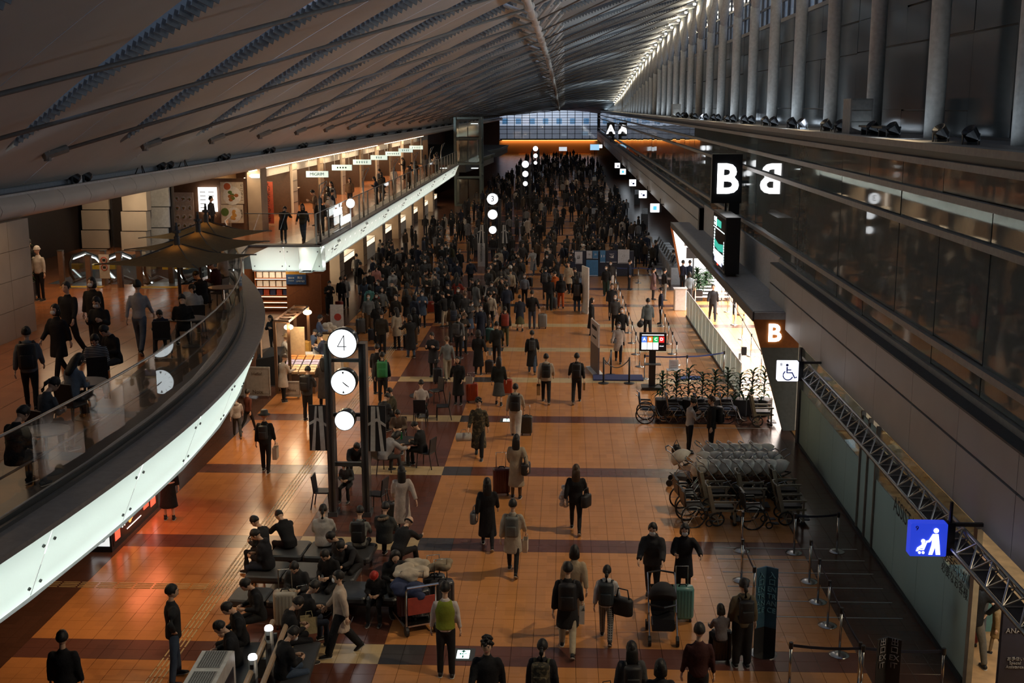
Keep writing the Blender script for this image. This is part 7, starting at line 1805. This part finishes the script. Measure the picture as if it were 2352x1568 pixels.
p = P(790, 1345, .9); t = thing('phone', 'bright blue phone screen in the dark seated group', 'phone', P(770, 1302, .75), .4); MB().cbox((0, 0, 0), (.16, .02, .08), 0, MX.Rotation(.4, 3, 'Y')).build('screen', emis('phone_blue', (.10, .35, .8), 1.4), t); MB().cbox((0, .013, 0), (.165, .008, .085), 0, MX.Rotation(.4, 3, 'Y')).build('case', BLACK, t)
suitcase(P(658, 1440), 8, (.36, .33, .28), 'silver trunk suitcase in front of the seated group', 1.18)
suitcase(P(700, 1445), 30, (.02, .02, .022), 'black suitcase against the older man in jeans', .9)
o = pp(925, 1228, 12, 'woman in a white quilted coat reaching for a suitcase handle', 1.66, 'pullstand', 'long', (.46, .40, .36), 'slim', BLK, 'long'); suitcase(P(895, 1205), 0, (.03, .03, .032), 'dark suitcase held by the woman in the white quilted coat', .9)
# rail bench sitters
for u, v, rz, lbl, kw in ((560, 1530, 120, 'person in a black tracksuit with white piping on the rail bench', {}), (600, 1470, 120, 'second person in a black tracksuit on the rail bench', {}), (545, 1580, 110, 'third person in a black tracksuit at the end of the rail bench', {}),
        (660, 1530, -60, 'person in a black jacket with a paper bag on the rail bench', {}), (700, 1490, -50, 'person in dark navy trousers on the rail bench, farthest', {'bc': NVY}), (650, 1610, -50, 'masked person in black and jeans on the rail bench, nearest', {'bc': DEN, 'mask': True})):
    seat(u, v, rz, lbl, (.014, .014, .016), 'sitphone', 'jacket', kw.get('bc', BLK), 'short', 0, 1.68, mask=kw.get('mask', False))
bag('paper', P(712, 1500)+V((0, 0, .42)), 20, (.48, .40, .22), 'yellowish paper bag on the lap of the person on the rail bench', 1.0)
# trolley load
tl = V(tr.location)
for i, (dx, dy, dz, c, sc, rz, lbl) in enumerate(((-.12, -.1, .18, (.06, .018, .02), .95, 25, 'maroon suitcase standing on the luggage trolley'), (.16, -.12, .18, (.02, .022, .03), .95, 25, 'black suitcase standing on the luggage trolley'), (.55, .35, 0, (.03, .03, .034), 1.2, 20, 'large black suitcase right of the luggage trolley'), (.35, .7, 0, (.024, .024, .026), 1.15, 15, 'black suitcase with raised handle behind the luggage trolley'))): suitcase(tl+V((dx, dy, dz)), rz, c, lbl, sc)
def coat_heap(p, c, lbl, r, sd):
    mb = MB(); rr = random.Random(sd)
    for k in range(16): mb.ball((rr.uniform(-r, r), rr.uniform(-r*.7, r*.7), rr.uniform(0, r*.7)), (r*.55, r*.45, r*.3), 9, 6)
    me = remesh(mb, 'coat', .035, 2); me.materials.append(CLOTH); t = tint(link('folded_coat', me), c); t.location = p; tag(t, lbl, 'coat')
coat_heap(tl+V((-.05, -.25, .78)), (.03, .04, .09), 'navy and red blanket on top of the luggage trolley', .28, 1)
coat_heap(tl+V((-.05, .05, .98)), (.44, .37, .29), 'cream coat draped over the trolley load', .25, 2)
coat_heap(tl+V((.0, .75, .86)), (.42, .36, .28), 'second cream coat behind the trolley load', .24, 3)
coat_heap(tl+V((.45, .65, .92)), (.24, .19, .13), 'tan coat over the suitcase handles', .22, 4)
# --- checkpoint side
o = pp(1487, 778, 2, 'man in a grey-green hoodie with a black instrument bag in the queue lane', 1.76, 'step', 'hoodie', (.10, .125, .13), 'trousers', (.035, .035, .038)); q = at_local(o, (-.32, -.1, .55)); bag('duf', q, 80, BLK, 'black rounded instrument bag of the man in the grey-green hoodie', .9)
pp(1517, 744, 95, 'staff member in navy short sleeves standing at the lane end', 1.68, 'stand', 'shirt', (.02, .025, .045), 'slim', BLK, 'bun')
pp(1445, 666, -95, 'staff member in navy before the notice wall with a mask', 1.66, 'stand', 'shirt', (.02, .028, .05), 'slim', BLK, 'short', HB, True)
o = pp(1420, 832, 175, 'woman in a cream coat and mask in the queue lane', 1.62, 'walk', 'coat', (.44, .38, .32), 'trousers', BLK, 'bob', HB, True); q = at_local(o, (.2, .12, .85)); bag('hand', q, 180, GRY, 'dark grey sling bag on the woman in the cream coat', .7)
pp(1427, 795, 178, 'masked man in black behind the woman in the cream coat', 1.70, 'walk2', 'jacket', BLK, 'trousers', BLK, 'short', HB, True)
pp(1412, 762, 172, 'person in grey with a pale blue mask in the queue lane', 1.66, 'stand', 'jacket', (.06, .06, .062), 'slim', BLK, 'hood', DGR, True)
pp(1405, 735, 180, 'man in black with a black mask farthest up the queue lane', 1.72, 'stand', 'jacket', (.02, .02, .022), 'trousers', BLK)
pp(1358, 770, -92, 'woman with long hair in black beside the white and brown board', 1.64, 'stand', 'long', BLK, 'slim', BLK, 'long')
pp(1392, 680, 165, 'woman in black and dark green trousers with a bag, masked', 1.62, 'stand', 'jacket', BLK, 'wide', (.02, .04, .035), 'bob', HB, True)
pp(1402, 668, 175, 'person in white wide trousers behind the masked woman in black', 1.64, 'step', 'jacket', (.03, .03, .03), 'wide', (.5, .47, .44), 'bob', HB, True)
o = pp(1325, 715, 0, 'person in a black hooded coat and jeans with an instrument case', 1.72, 'stand', 'coat', (.014, .014, .015), 'trousers', DEN, 'short'); hold(o, 1, 'paper', (.36, .2, .04), 'mustard paper bag held by the person with the instrument case', .8); q = at_local(o, (0, -.26, 1.12)); t = thing('instrument_case', 'black guitar case on the back of the person in jeans', 'case', q, 0)
MB().cbox((0, 0, 0), (.34, .14, .6), 0, None, .06).build('body', BLACK, t, True); MB().tube([(0, 0, .25), (0, 0, .75)], [(.09, .06), (.07, .05)], 8).build('neck', BLACK, t, True)
pp(1288, 708, 4, 'person in a black jacket and orange trousers', 1.68, 'step', 'puffer', BLK, 'trousers', (.42, .075, .015), 'hood', BLK)
o = pp(1222, 755, 2, 'man in a black jacket and jeans beside a silver suitcase', 1.74, 'pullstand', 'jacket', (.014, .014, .015), 'trousers', (.05, .06, .085)); suitcase(P(1246, 754), 5, (.16, .16, .155), 'large silver ribbed suitcase by the man in jeans', 1.05)
pp(1194, 760, 8, 'woman in a navy coat and olive skirt', 1.62, 'step', 'coat', (.018, .022, .035), 'skirt', OLV, 'short')
o = pp(1160, 795, 4, 'person in dark clothes wearing a red backpack', 1.66, 'stand', 'jacket', (.03, .03, .03), 'trousers', OLV); bpk(o, (.22, .03, .015), 'red backpack on the person near the cream stripe', 1.15)
o = pp(1127, 752, -10, 'woman in a beige jacket beside a silver suitcase', 1.62, 'pullstand', 'puffer', (.36, .31, .25), 'slim', BLK, 'bun'); suitcase(P(1111, 742), 0, (.30, .29, .26), 'silver suitcase left of the woman in the beige jacket', .95)
pp(1205, 700, 175, 'woman in a blue-grey sweater and white mask', 1.58, 'stand', 'shirt', (.14, .17, .22), 'slim', BLK, 'bob', HBR, True)
pp(1262, 712, 6, 'person in black with two suitcases left of the orange trousers', 1.70, 'stand', 'jacket', BLK, 'trousers', (.02, .03, .03), 'hood', BLK); suitcase(P(1270, 710), 0, (.03, .035, .04), 'dark suitcase beside the orange trousers', .95)
# inside the bright checkpoint
pp(1636, 735, 178, 'man in a black suit walking out of the bright checkpoint', 1.72, 'walk', 'jacket', (.012, .012, .014), 'trousers', BLK)
pp(1643, 720, 190, 'small child in a checked dress behind the man in the suit', .98, 'step', 'coat', GRY, 'slim', WHT, 'bob', pt='plaid')
o = pp(1690, 722, 190, 'person in a white shirt and dark jacket with a cream suitcase at the checkpoint', 1.70, 'stand', 'jacket', (.03, .03, .034), 'trousers', BLK); suitcase(P(1702, 724), 0, (.55, .48, .38), 'cream topped suitcase inside the bright checkpoint', 1.0)
for u, v, rz, lbl, tc, bc, kw in ((1500, 688, -80, 'woman in a mauve coat at the queue head', (.22, .15, .16), DGR, {'hair': 'bun', 'top': 'coat'}), (1525, 690, -60, 'person in black with grey trousers at the queue head', (.02, .02, .022), (.22, .22, .2), {}), (1545, 640, -60, 'masked staff member in navy at the conveyor', NVY, BLK, {'mask': True}), (1567, 668, -40, 'masked person in a navy top by the podium', (.02, .025, .05), BLK, {'mask': True}),
        (1583, 668, 0, 'officer in navy seen from behind by the podium', (.02, .03, .06), BLK, {}), (1582, 700, 10, 'person in blue-grey by the frosted barrier end', (.14, .18, .21), DGR, {'hair': 'bob'}), (1575, 655, -30, 'person in white beyond the podium', WHT, BLK, {}), (1635, 640, 100, 'staff member with outstretched arm inside the checkpoint', NVY, BLK, {'pn': 'reach'})):
    pp(u, v, rz, lbl, 1.66, kw.get('pn', 'stand'), kw.get('top', 'shirt'), tc, 'trousers', bc, kw.get('hair', 'short'), HB, kw.get('mask', False))
# --- mezzanine
M = ZM
o = pp(75, 942, 20, 'woman in a grey hoodie with a black rucksack on the mezzanine', 1.62, 'walk', 'hoodie', (.13, .14, .15), 'slim', BLK, 'bun', z=M); bpk(o, BLK, 'large black rucksack of the woman on the mezzanine', 1.15)
pp(140, 868, 165, 'masked person in black with white shoes on the mezzanine', 1.60, 'walk', 'coat', (.014, .014, .016), 'trousers', BLK, 'bob', HB, True, M, shoes=WHT)
pp(165, 820, 170, 'tall man in black behind the masked person on the mezzanine', 1.76, 'walk2', 'jacket', BLK, 'trousers', BLK, 'short', z=M)
pp(222, 800, 175, 'person with a cream scarf behind the masked couple on the mezzanine', 1.68, 'stand', 'jacket', (.02, .018, .016), 'trousers', BLK, 'bob', HB, True, M)
pp(238, 850, 178, 'masked person in a patterned black coat on the mezzanine', 1.64, 'phone', 'coat', (.02, .02, .02), 'trousers', BLK, 'short', HB, True, M)
pp(325, 812, 4, 'man in a pale grey sweater and jeans walking away on the mezzanine', 1.74, 'walk', 'shirt', (.30, .31, .33), 'trousers', (.09, .12, .17), z=M)
pp(75, 680, 170, 'man in black standing by the dark lift doors', 1.72, 'stand', 'jacket', BLK, 'trousers', BLK, z=M); pp(95, 690, 165, 'woman in a white top and white hat by the lift doors', 1.60, 'stand', 'shirt', (.5, .44, .38), 'slim', BLK, 'beanie', (.5, .45, .4), z=M)
pp(82, 675, 160, 'small child in a pink top by the plant', 1.0, 'stand', 'shirt', PNK, 'slim', OLV, 'short', z=M)
for u, v, rz, lbl, tc, top, kw in ((375, 812, 190, 'child in navy sitting at the cafe edge', NVY, 'shirt', {'h': 1.4}), (228, 905, 200, 'woman in a striped shirt sitting at the cafe', GRY, 'shirt', {'pt': 'stripe', 'hair': 'tail'}), (170, 975, -20, 'person with long hair in pale blue at the cafe rail', (.20, .24, .28), 'shirt', {'hair': 'long'}), (108, 1045, -30, 'person in grey-blue close to the camera at the cafe rail', (.08, .09, .10), 'shirt', {'hair': 'tail'}),
        (40, 1130, -20, 'person in black nearest the camera behind the balcony glass', BLK, 'jacket', {}), (452, 770, 30, 'person in white and black at the cafe rail below the near parasol', (.36, .37, .37), 'shirt', {'hair': 'tail'}), (470, 730, 60, 'person in black beside the white-topped one at the rail', BLK, 'jacket', {}), (505, 700, 80, 'person in dark red leaning on the balcony rail', (.06, .012, .014), 'jacket', {}), (520, 670, 70, 'person in a pale shirt at the balcony rail', (.36, .32, .29), 'shirt', {}), (522, 652, 80, 'person in white farthest along the balcony rail', WHT, 'shirt', {}), (425, 800, 20, 'person in black just under the near parasol', BLK, 'jacket', {}), (270, 880, 150, 'person in black holding a bag beside the striped shirt', BLK, 'jacket', {})):
    seat(u, v, rz, lbl, tc, 'sitphone', top, DGR, kw.get('hair', 'short'), M, kw.get('h', 1.66), pt=kw.get('pt'))
table(P(200, 960, M), .42, .72, mat('table_grey', (.25, .25, .24), .4), 'round grey cafe table with drinks at the balcony rail', 'mezzanine cafe tables'); table(P(515, 715, M), .42, .72, mat('table_pale', (.42, .36, .32), .4), 'round pale cafe table near the curve end', 'mezzanine cafe tables'); table(P(110, 1085, M), .4, .72, MATS['table_grey'], 'round grey cafe table nearest the camera', 'mezzanine cafe tables'); table(P(440, 795, M), .4, .72, MATS['table_grey'], 'round grey cafe table below the near parasol', 'mezzanine cafe tables')
for u, v, rz, lbl in ((375, 818, .3, 'cafe chair under the child in navy'), (228, 912, .4, 'cafe chair under the woman in the striped shirt'), (170, 983, -.3, 'cafe chair under the person in pale blue'), (452, 776, .5, 'cafe chair under the person in white and black'), (505, 706, 1.3, 'cafe chair under the person in dark red'), (108, 1052, -.4, 'cafe chair under the person in grey-blue')): chair(P(u, v, M), rz, lbl)
plant(P(60, 690, M), 'dark bushy plant beside the lift lobby on the mezzanine', 1.7, None, 0, 60, .5)
# visitors on the bridge
o = person(V((-16.6, 54.6, M)), -100, 1.66, 'stand', 'jacket', (.02, .02, .025), 'slim', BLK, 'short', HB, False, 'waiter in a dark jacket before the restaurant menu'); o['pn'] = 'stand'
k = 0
BRL = ('in a dark coat', 'in black', 'in a grey jacket', 'in a white shirt', 'in a brown coat', 'in navy')
BRC = ((.03, .028, .026), BLK, (.12, .12, .125), (.5, .46, .42), (.16, .10, .06), NVY)
for i, y in enumerate((51.2, 51.6, 53.5, 57, 58.5, 60, 62, 63, 64.5, 67, 70, 71, 74, 77, 80, 83, 85, 89, 93, 97, 101, 105, 108, 111)):
    c = i % 6 if i > 2 else (1, 0, 0)[i]; x = (-12.4, -11.6, -11.2)[i] if i < 3 else rnd.uniform(-13.6, -11.3)
    ordn = ('first', 'second', 'third', 'fourth', 'fifth', 'sixth', 'seventh', 'eighth', 'ninth', 'tenth', 'eleventh', 'twelfth', 'thirteenth', 'fourteenth', 'fifteenth', 'sixteenth', 'seventeenth', 'eighteenth', 'nineteenth', 'twentieth', 'twenty-first', 'twenty-second', 'twenty-third', 'last')[i]
    person(V((x, y, M)), rnd.choice((0, 180, 100, -80, 60, 150)), rnd.uniform(1.58, 1.76), ('bend' if i == 0 else rnd.choice(('stand', 'phone', 'walk', 'step'))), rnd.choice(('jacket', 'coat', 'puffer')), BRC[c], 'trousers', rnd.choice((BLK, DGR, DEN)), rnd.choice(('short', 'bob', 'long', 'short')), HB, i % 3 == 0, '%s visitor along the bridge from the near end, %s' % (ordn, BRL[c]), 'visitors on the bridge')
    PLACED.append((x, y, M))
# ================================================================ the crowd
def free(x, y, d): return all((x-a)**2+(y-b)**2 > d*d for a, b, z in PLACED if z < 1)
CRC = [(BLK, 44), (DGR, 16), (NVY, 11), ((.03, .026, .022), 14), (GRY, 4), (BRO, 3), (OLV, 3), (LGR, 1.6), (BEI, 2.4), (CRM, 1.6), (WHT, 1.6), (RDD, .7), ((.36, .08, .015), .8), (TEA, .5), (PNK, .6), (DEN, 2)]
CN = {BLK: 'black', DGR: 'charcoal', NVY: 'navy', (.03, .026, .022): 'dark brown', GRY: 'grey', BRO: 'brown', OLV: 'olive', LGR: 'pale grey', BEI: 'beige', CRM: 'cream', WHT: 'white', RDD: 'dark red', (.36, .08, .015): 'orange', TEA: 'teal', PNK: 'pink', DEN: 'denim blue'}
def pick(tab):
    t = rnd.random()*sum(w2 for c, w2 in tab)
    for c, w2 in tab:
        t -= w2
        if t <= 0: return c
    return tab[0][0]
spots = []
def fill(n, x0, x1, y0, y1, d, where, bias=None):
    k = 0; tries = 0
    while k < n and tries < n*60:
        tries += 1; x = rnd.uniform(x0, x1); y = rnd.uniform(y0, y1)
        if bias and not bias(x, y): continue
        if not free(x, y, d): continue
        PLACED.append((x, y, 0)); spots.append((y, x, where)); k += 1
left_of = lambda x, y: x < -2.2+(y-46)*.02
fill(24, -9.6, -3.0, 47.5, 56, .85, 'right of the kiosk', lambda x, y: not (x < -8 and y < 50))
fill(50, -11.8, -2.6, 56, 66, .6, 'before the shelf shop', lambda x, y: not (-6 < x < -4.2 and y > 62))
fill(66, -12.4, -.6, 65, 80, .62, 'near the information totem', lambda x, y: not (-6.2 < x < -4.4 and 67 < y < 78))
fill(16, -1.2, 1.4, 58, 78, 1.0, 'left of the navy notice wall', lambda x, y: x < .9)
fill(80, .8, 6.0, 73.5, 97, .5, 'in the packed queue')
fill(16, -2.5, 1.2, 78, 98, 1.0, 'in the central aisle')
fill(70, -11.5, -2.0, 80, 102, .65, 'beyond the second clock pillar')
spots.sort()
lim = max(0, 298-n_people); IND = spots[:lim]; REST = [(x, y) for y, x, w2 in spots[lim:]]
lab = {}; UQ = {}
def uniq(l):
    UQ[l] = UQ.get(l, 0)+1
    return l if UQ[l] == 1 else ordw(UQ[l])+' '+l
for y, x, where in IND:
    tc = pick(CRC); pn = pick([('stand', 30), ('phone', 14), ('walk', 12), ('walk2', 10), ('pullstand', 10), ('step', 8), ('arms', 6), ('push', 3)])
    top = pick([('jacket', 30), ('coat', 20), ('puffer', 20), ('hoodie', 12), ('long', 8), ('shirt', 4)]); hair = pick([('short', 40), ('bob', 18), ('long', 16), ('tail', 6), ('bun', 5), ('beanie', 3), ('cap', 4), ('hood', 3)])
    hc = HB if hair not in ('beanie', 'cap', 'hood') else pick([(BLK, 6), (WHT, 1), (RDD, .5), (BRO, 1)])
    back = rnd.random() < .6; face = rnd.gauss(0, 35) if back else rnd.gauss(180, 40); mk = rnd.random() < .5
    topn = {'jacket': 'jacket', 'coat': 'coat', 'puffer': 'padded jacket', 'hoodie': 'hooded top', 'long': 'long coat', 'shirt': 'shirt'}[top]
    hn = {'short': 'short hair', 'bob': 'chin length hair', 'long': 'long hair', 'tail': 'a ponytail', 'bun': 'a bun', 'beanie': 'a beanie', 'cap': 'a cap', 'hood': 'the hood up'}[hair]
    L_ = 'person with %s in a %s %s %s' % (hn, CN[tc], topn, where)
    o = person(V((x, y, 0)), face, rnd.gauss(1.67, .06), pn, top, tc, pick([('trousers', 50), ('slim', 20), ('wide', 14), ('skirt', 8)]), pick([(BLK, 50), (DGR, 12), (DEN, 12), (GRY, 5), (KHA, 6), (BRO, 4), (WHT, 1)]), hair, hc, mk and not back, L_, None, full=True)
    lab.setdefault(L_, []).append((o, x))
    if y < 80:
        q = rnd.random()
        if q < .22: backpack(o, pn, pick([(BLK, 8), (DGR, 4), (NVY, 3), (RDD, 1), (OLV, 1)]), uniq('backpack over a %s %s, %s, %s' % (CN[tc], topn, hn.replace('a ', '').replace('the ', ''), where)), 1.0, 'backpacks in the crowd')
        elif q < .42:
            a = rnd.random()*6.28; sx, sy = x+.5*math.cos(a), y+.4*math.sin(a)
            if free(sx, sy, .28): suitcase(V((sx, sy, 0)), rnd.uniform(-40, 40), pick([(BLK, 8), (DGR, 5), (LGR, 2), (RDD, 1.5), (NVY, 3), (TEA, 1), ((.20, .28, .34), 1)]), uniq('suitcase beside a %s %s, %s, %s' % (CN[tc], topn, hn.replace('a ', '').replace('the ', ''), where)), rnd.uniform(.8, 1.1), True, 'suitcases in the crowd'); PLACED.append((sx, sy, 0))
for L_, os_ in lab.items():
    if len(os_) > 1:
        os_.sort(key=lambda t: t[1]); k = L_.replace(' in a ', ', ').replace('person with ', 'person, ')
        for i, (o, x) in enumerate(os_):
            o['label'] = (('leftmost ', 'rightmost ')[i > 0] if len(os_) == 2 else (ORD[i % 12]+' '))+L_.replace('person with ', '').replace(' in a ', ', ')
# the thick of the crowd beyond: one body of low figures
M6 = [mat('crowd_'+n, c, .9) for n, c in (('black', (.014, .014, .016)), ('charcoal', (.04, .04, .043)), ('navy', (.022, .028, .05)), ('brown', (.07, .05, .035)), ('grey', (.16, .16, .165)), ('pale', (.42, .38, .33)))]+[SKIN, mat('crowd_hair', (.012, .01, .009), .6)]
cb = MB()
def fig(x, y):
    h = rnd.gauss(1.66, .07); s = h/1.7; a = rnd.random()*6.28; ca, sa = math.cos(a), math.sin(a)
    T_ = lambda px_, py_, pz: (x+(px_*ca-py_*sa)*s, y+(px_*sa+py_*ca)*s, pz*s)
    m = pick([(0, 48), (1, 18), (2, 13), (3, 9), (4, 5), (5, 4)]); w_ = rnd.uniform(.16, .21); hem = rnd.choice((.85, .8, .5))
    def ring(cx, cy_3, z, rx, ry, n): return [T_(cx+rx*math.cos(2*PI*k/n), cy_3+ry*math.sin(2*PI*k/n), z) for k in range(n)]
    def loft(rs, m_): 
        n = len(rs[0]); vs = sum(rs, []); fs = [(i*n+k, i*n+(k+1) % n, (i+1)*n+(k+1) % n, (i+1)*n+k) for i in range(len(rs)-1) for k in range(n)]; fs.append(tuple(range((len(rs)-1)*n, len(rs)*n))); cb.add(vs, fs, m_)
    for sx in (-.09, .09): loft([ring(sx, rnd.uniform(-.12, .12), 0, .05, .06, 5), ring(sx, 0, .85, .085, .09, 5)], rnd.choice((0, 0, 1, 2)))
    loft([ring(0, 0, hem, w_, .14, 7), ring(0, 0, 1.1, w_, .13, 7), ring(0, 0, 1.36, w_*1.12, .12, 7), ring(0, 0, 1.46, .07, .07, 7)], m)
    for sx in (-1, 1): loft([ring(sx*(w_+.06), .05, .85, .04, .045, 5), ring(sx*(w_+.03), 0, 1.34, .06, .06, 5)], m)
    loft([ring(0, 0, 1.44, .05, .05, 6), ring(0, 0, 1.5, .075, .09, 6), ring(0, .0, 1.6, .085, .1, 6), ring(0, 0, 1.68, .05, .06, 6)], 7); loft([ring(0, .05, 1.46, .05, .05, 6), ring(0, .045, 1.54, .062, .06, 6), ring(0, .03, 1.6, .05, .05, 6)], 6)
for x, y in REST: fig(x, y)
def fill2(n, x0, x1, y0, y1):
    for i in range(n): fig(rnd.uniform(x0, x1), rnd.uniform(y0, y1))
fill2(150, -9.5, -1.2, 102, 160); fill2(95, 1.4, 5.8, 97, 135); fill2(30, -1.2, 1.4, 100, 160); fill2(60, 1.5, 5.6, 150, 215); fill2(110, -8, .5, 160, 235); fill2(40, -1, 3, 180, 245)
cr = stuff(cb.build('crowd', M6)); cr['label'] = 'dense dark crowd filling the far part of the hall'
# queue furniture far away
for i, (u, v, w_, h_, lbl) in enumerate(((1450, 374, .9, .5, 'pale hanging notice far down the hall, left'), (1366, 338, 1.6, 1.0, 'pale blue lit notice near the end wall, right'), (1293, 342, 1.4, .7, 'white lit notice near the end wall'))):
    y = 210 if i else 150; p = PY(u, v, y); t = thing('notice_board', lbl, 'sign', p); MB().box(-w_/2, w_/2, 0, .1, -h_/2, h_/2).build('light_box', emis('far_notice_%d' % i, ((.6, .7, .8), (.35, .65, .9), (.6, .65, .7))[i], 1.0), t); MB().box(-.05, .05, .0, .1, -p.z, -h_/2).build('stem', DGREY, t)
for i, (u, v) in enumerate(((1420, 390), (1463, 470), (1480, 520), (1365, 435), (1365, 520))):
    p = P(u, v+20) if 0 else P(u, v); t = thing('kiosk_machine', ORD[i]+' dark self check-in machine standing in the far queue', 'machine', p, 0, 'self check-in machines'); MB().box(-.3, .3, -.2, .2, 0, 1.1).build('body', DGREY, t); MB().cbox((0, -.1, 1.35), (.5, .06, .5), 0, MX.Rotation(-.25, 3, 'X')).build('screen', mat('machine_screen', (.3, .33, .36), .3), t)
# self-service machines and counters along the right wall, beyond the white gate wall
for i in range(9):
    t = thing('bag_drop_machine', ORD[i]+' pale bag drop unit in the row before the white gate wall', 'machine', (6.3, 69+i*1.5, 0), 0, 'bag drop units'); MB().box(-.1, .9, -.55, .55, 0, 1.0).build('body', mat('unit_pale', (.40, .41, .42), .4), t); MB().cbox((.1, 0, 1.25), (.06, .5, .45), 0, MX.Rotation(.4, 3, 'Y')).build('screen', DGREY, t); MB().cbox((-.45, .0, .35), (.7, .7, .12), 0, MX.Rotation(.1, 3, 'Y')).build('conveyor', STEEL, t)
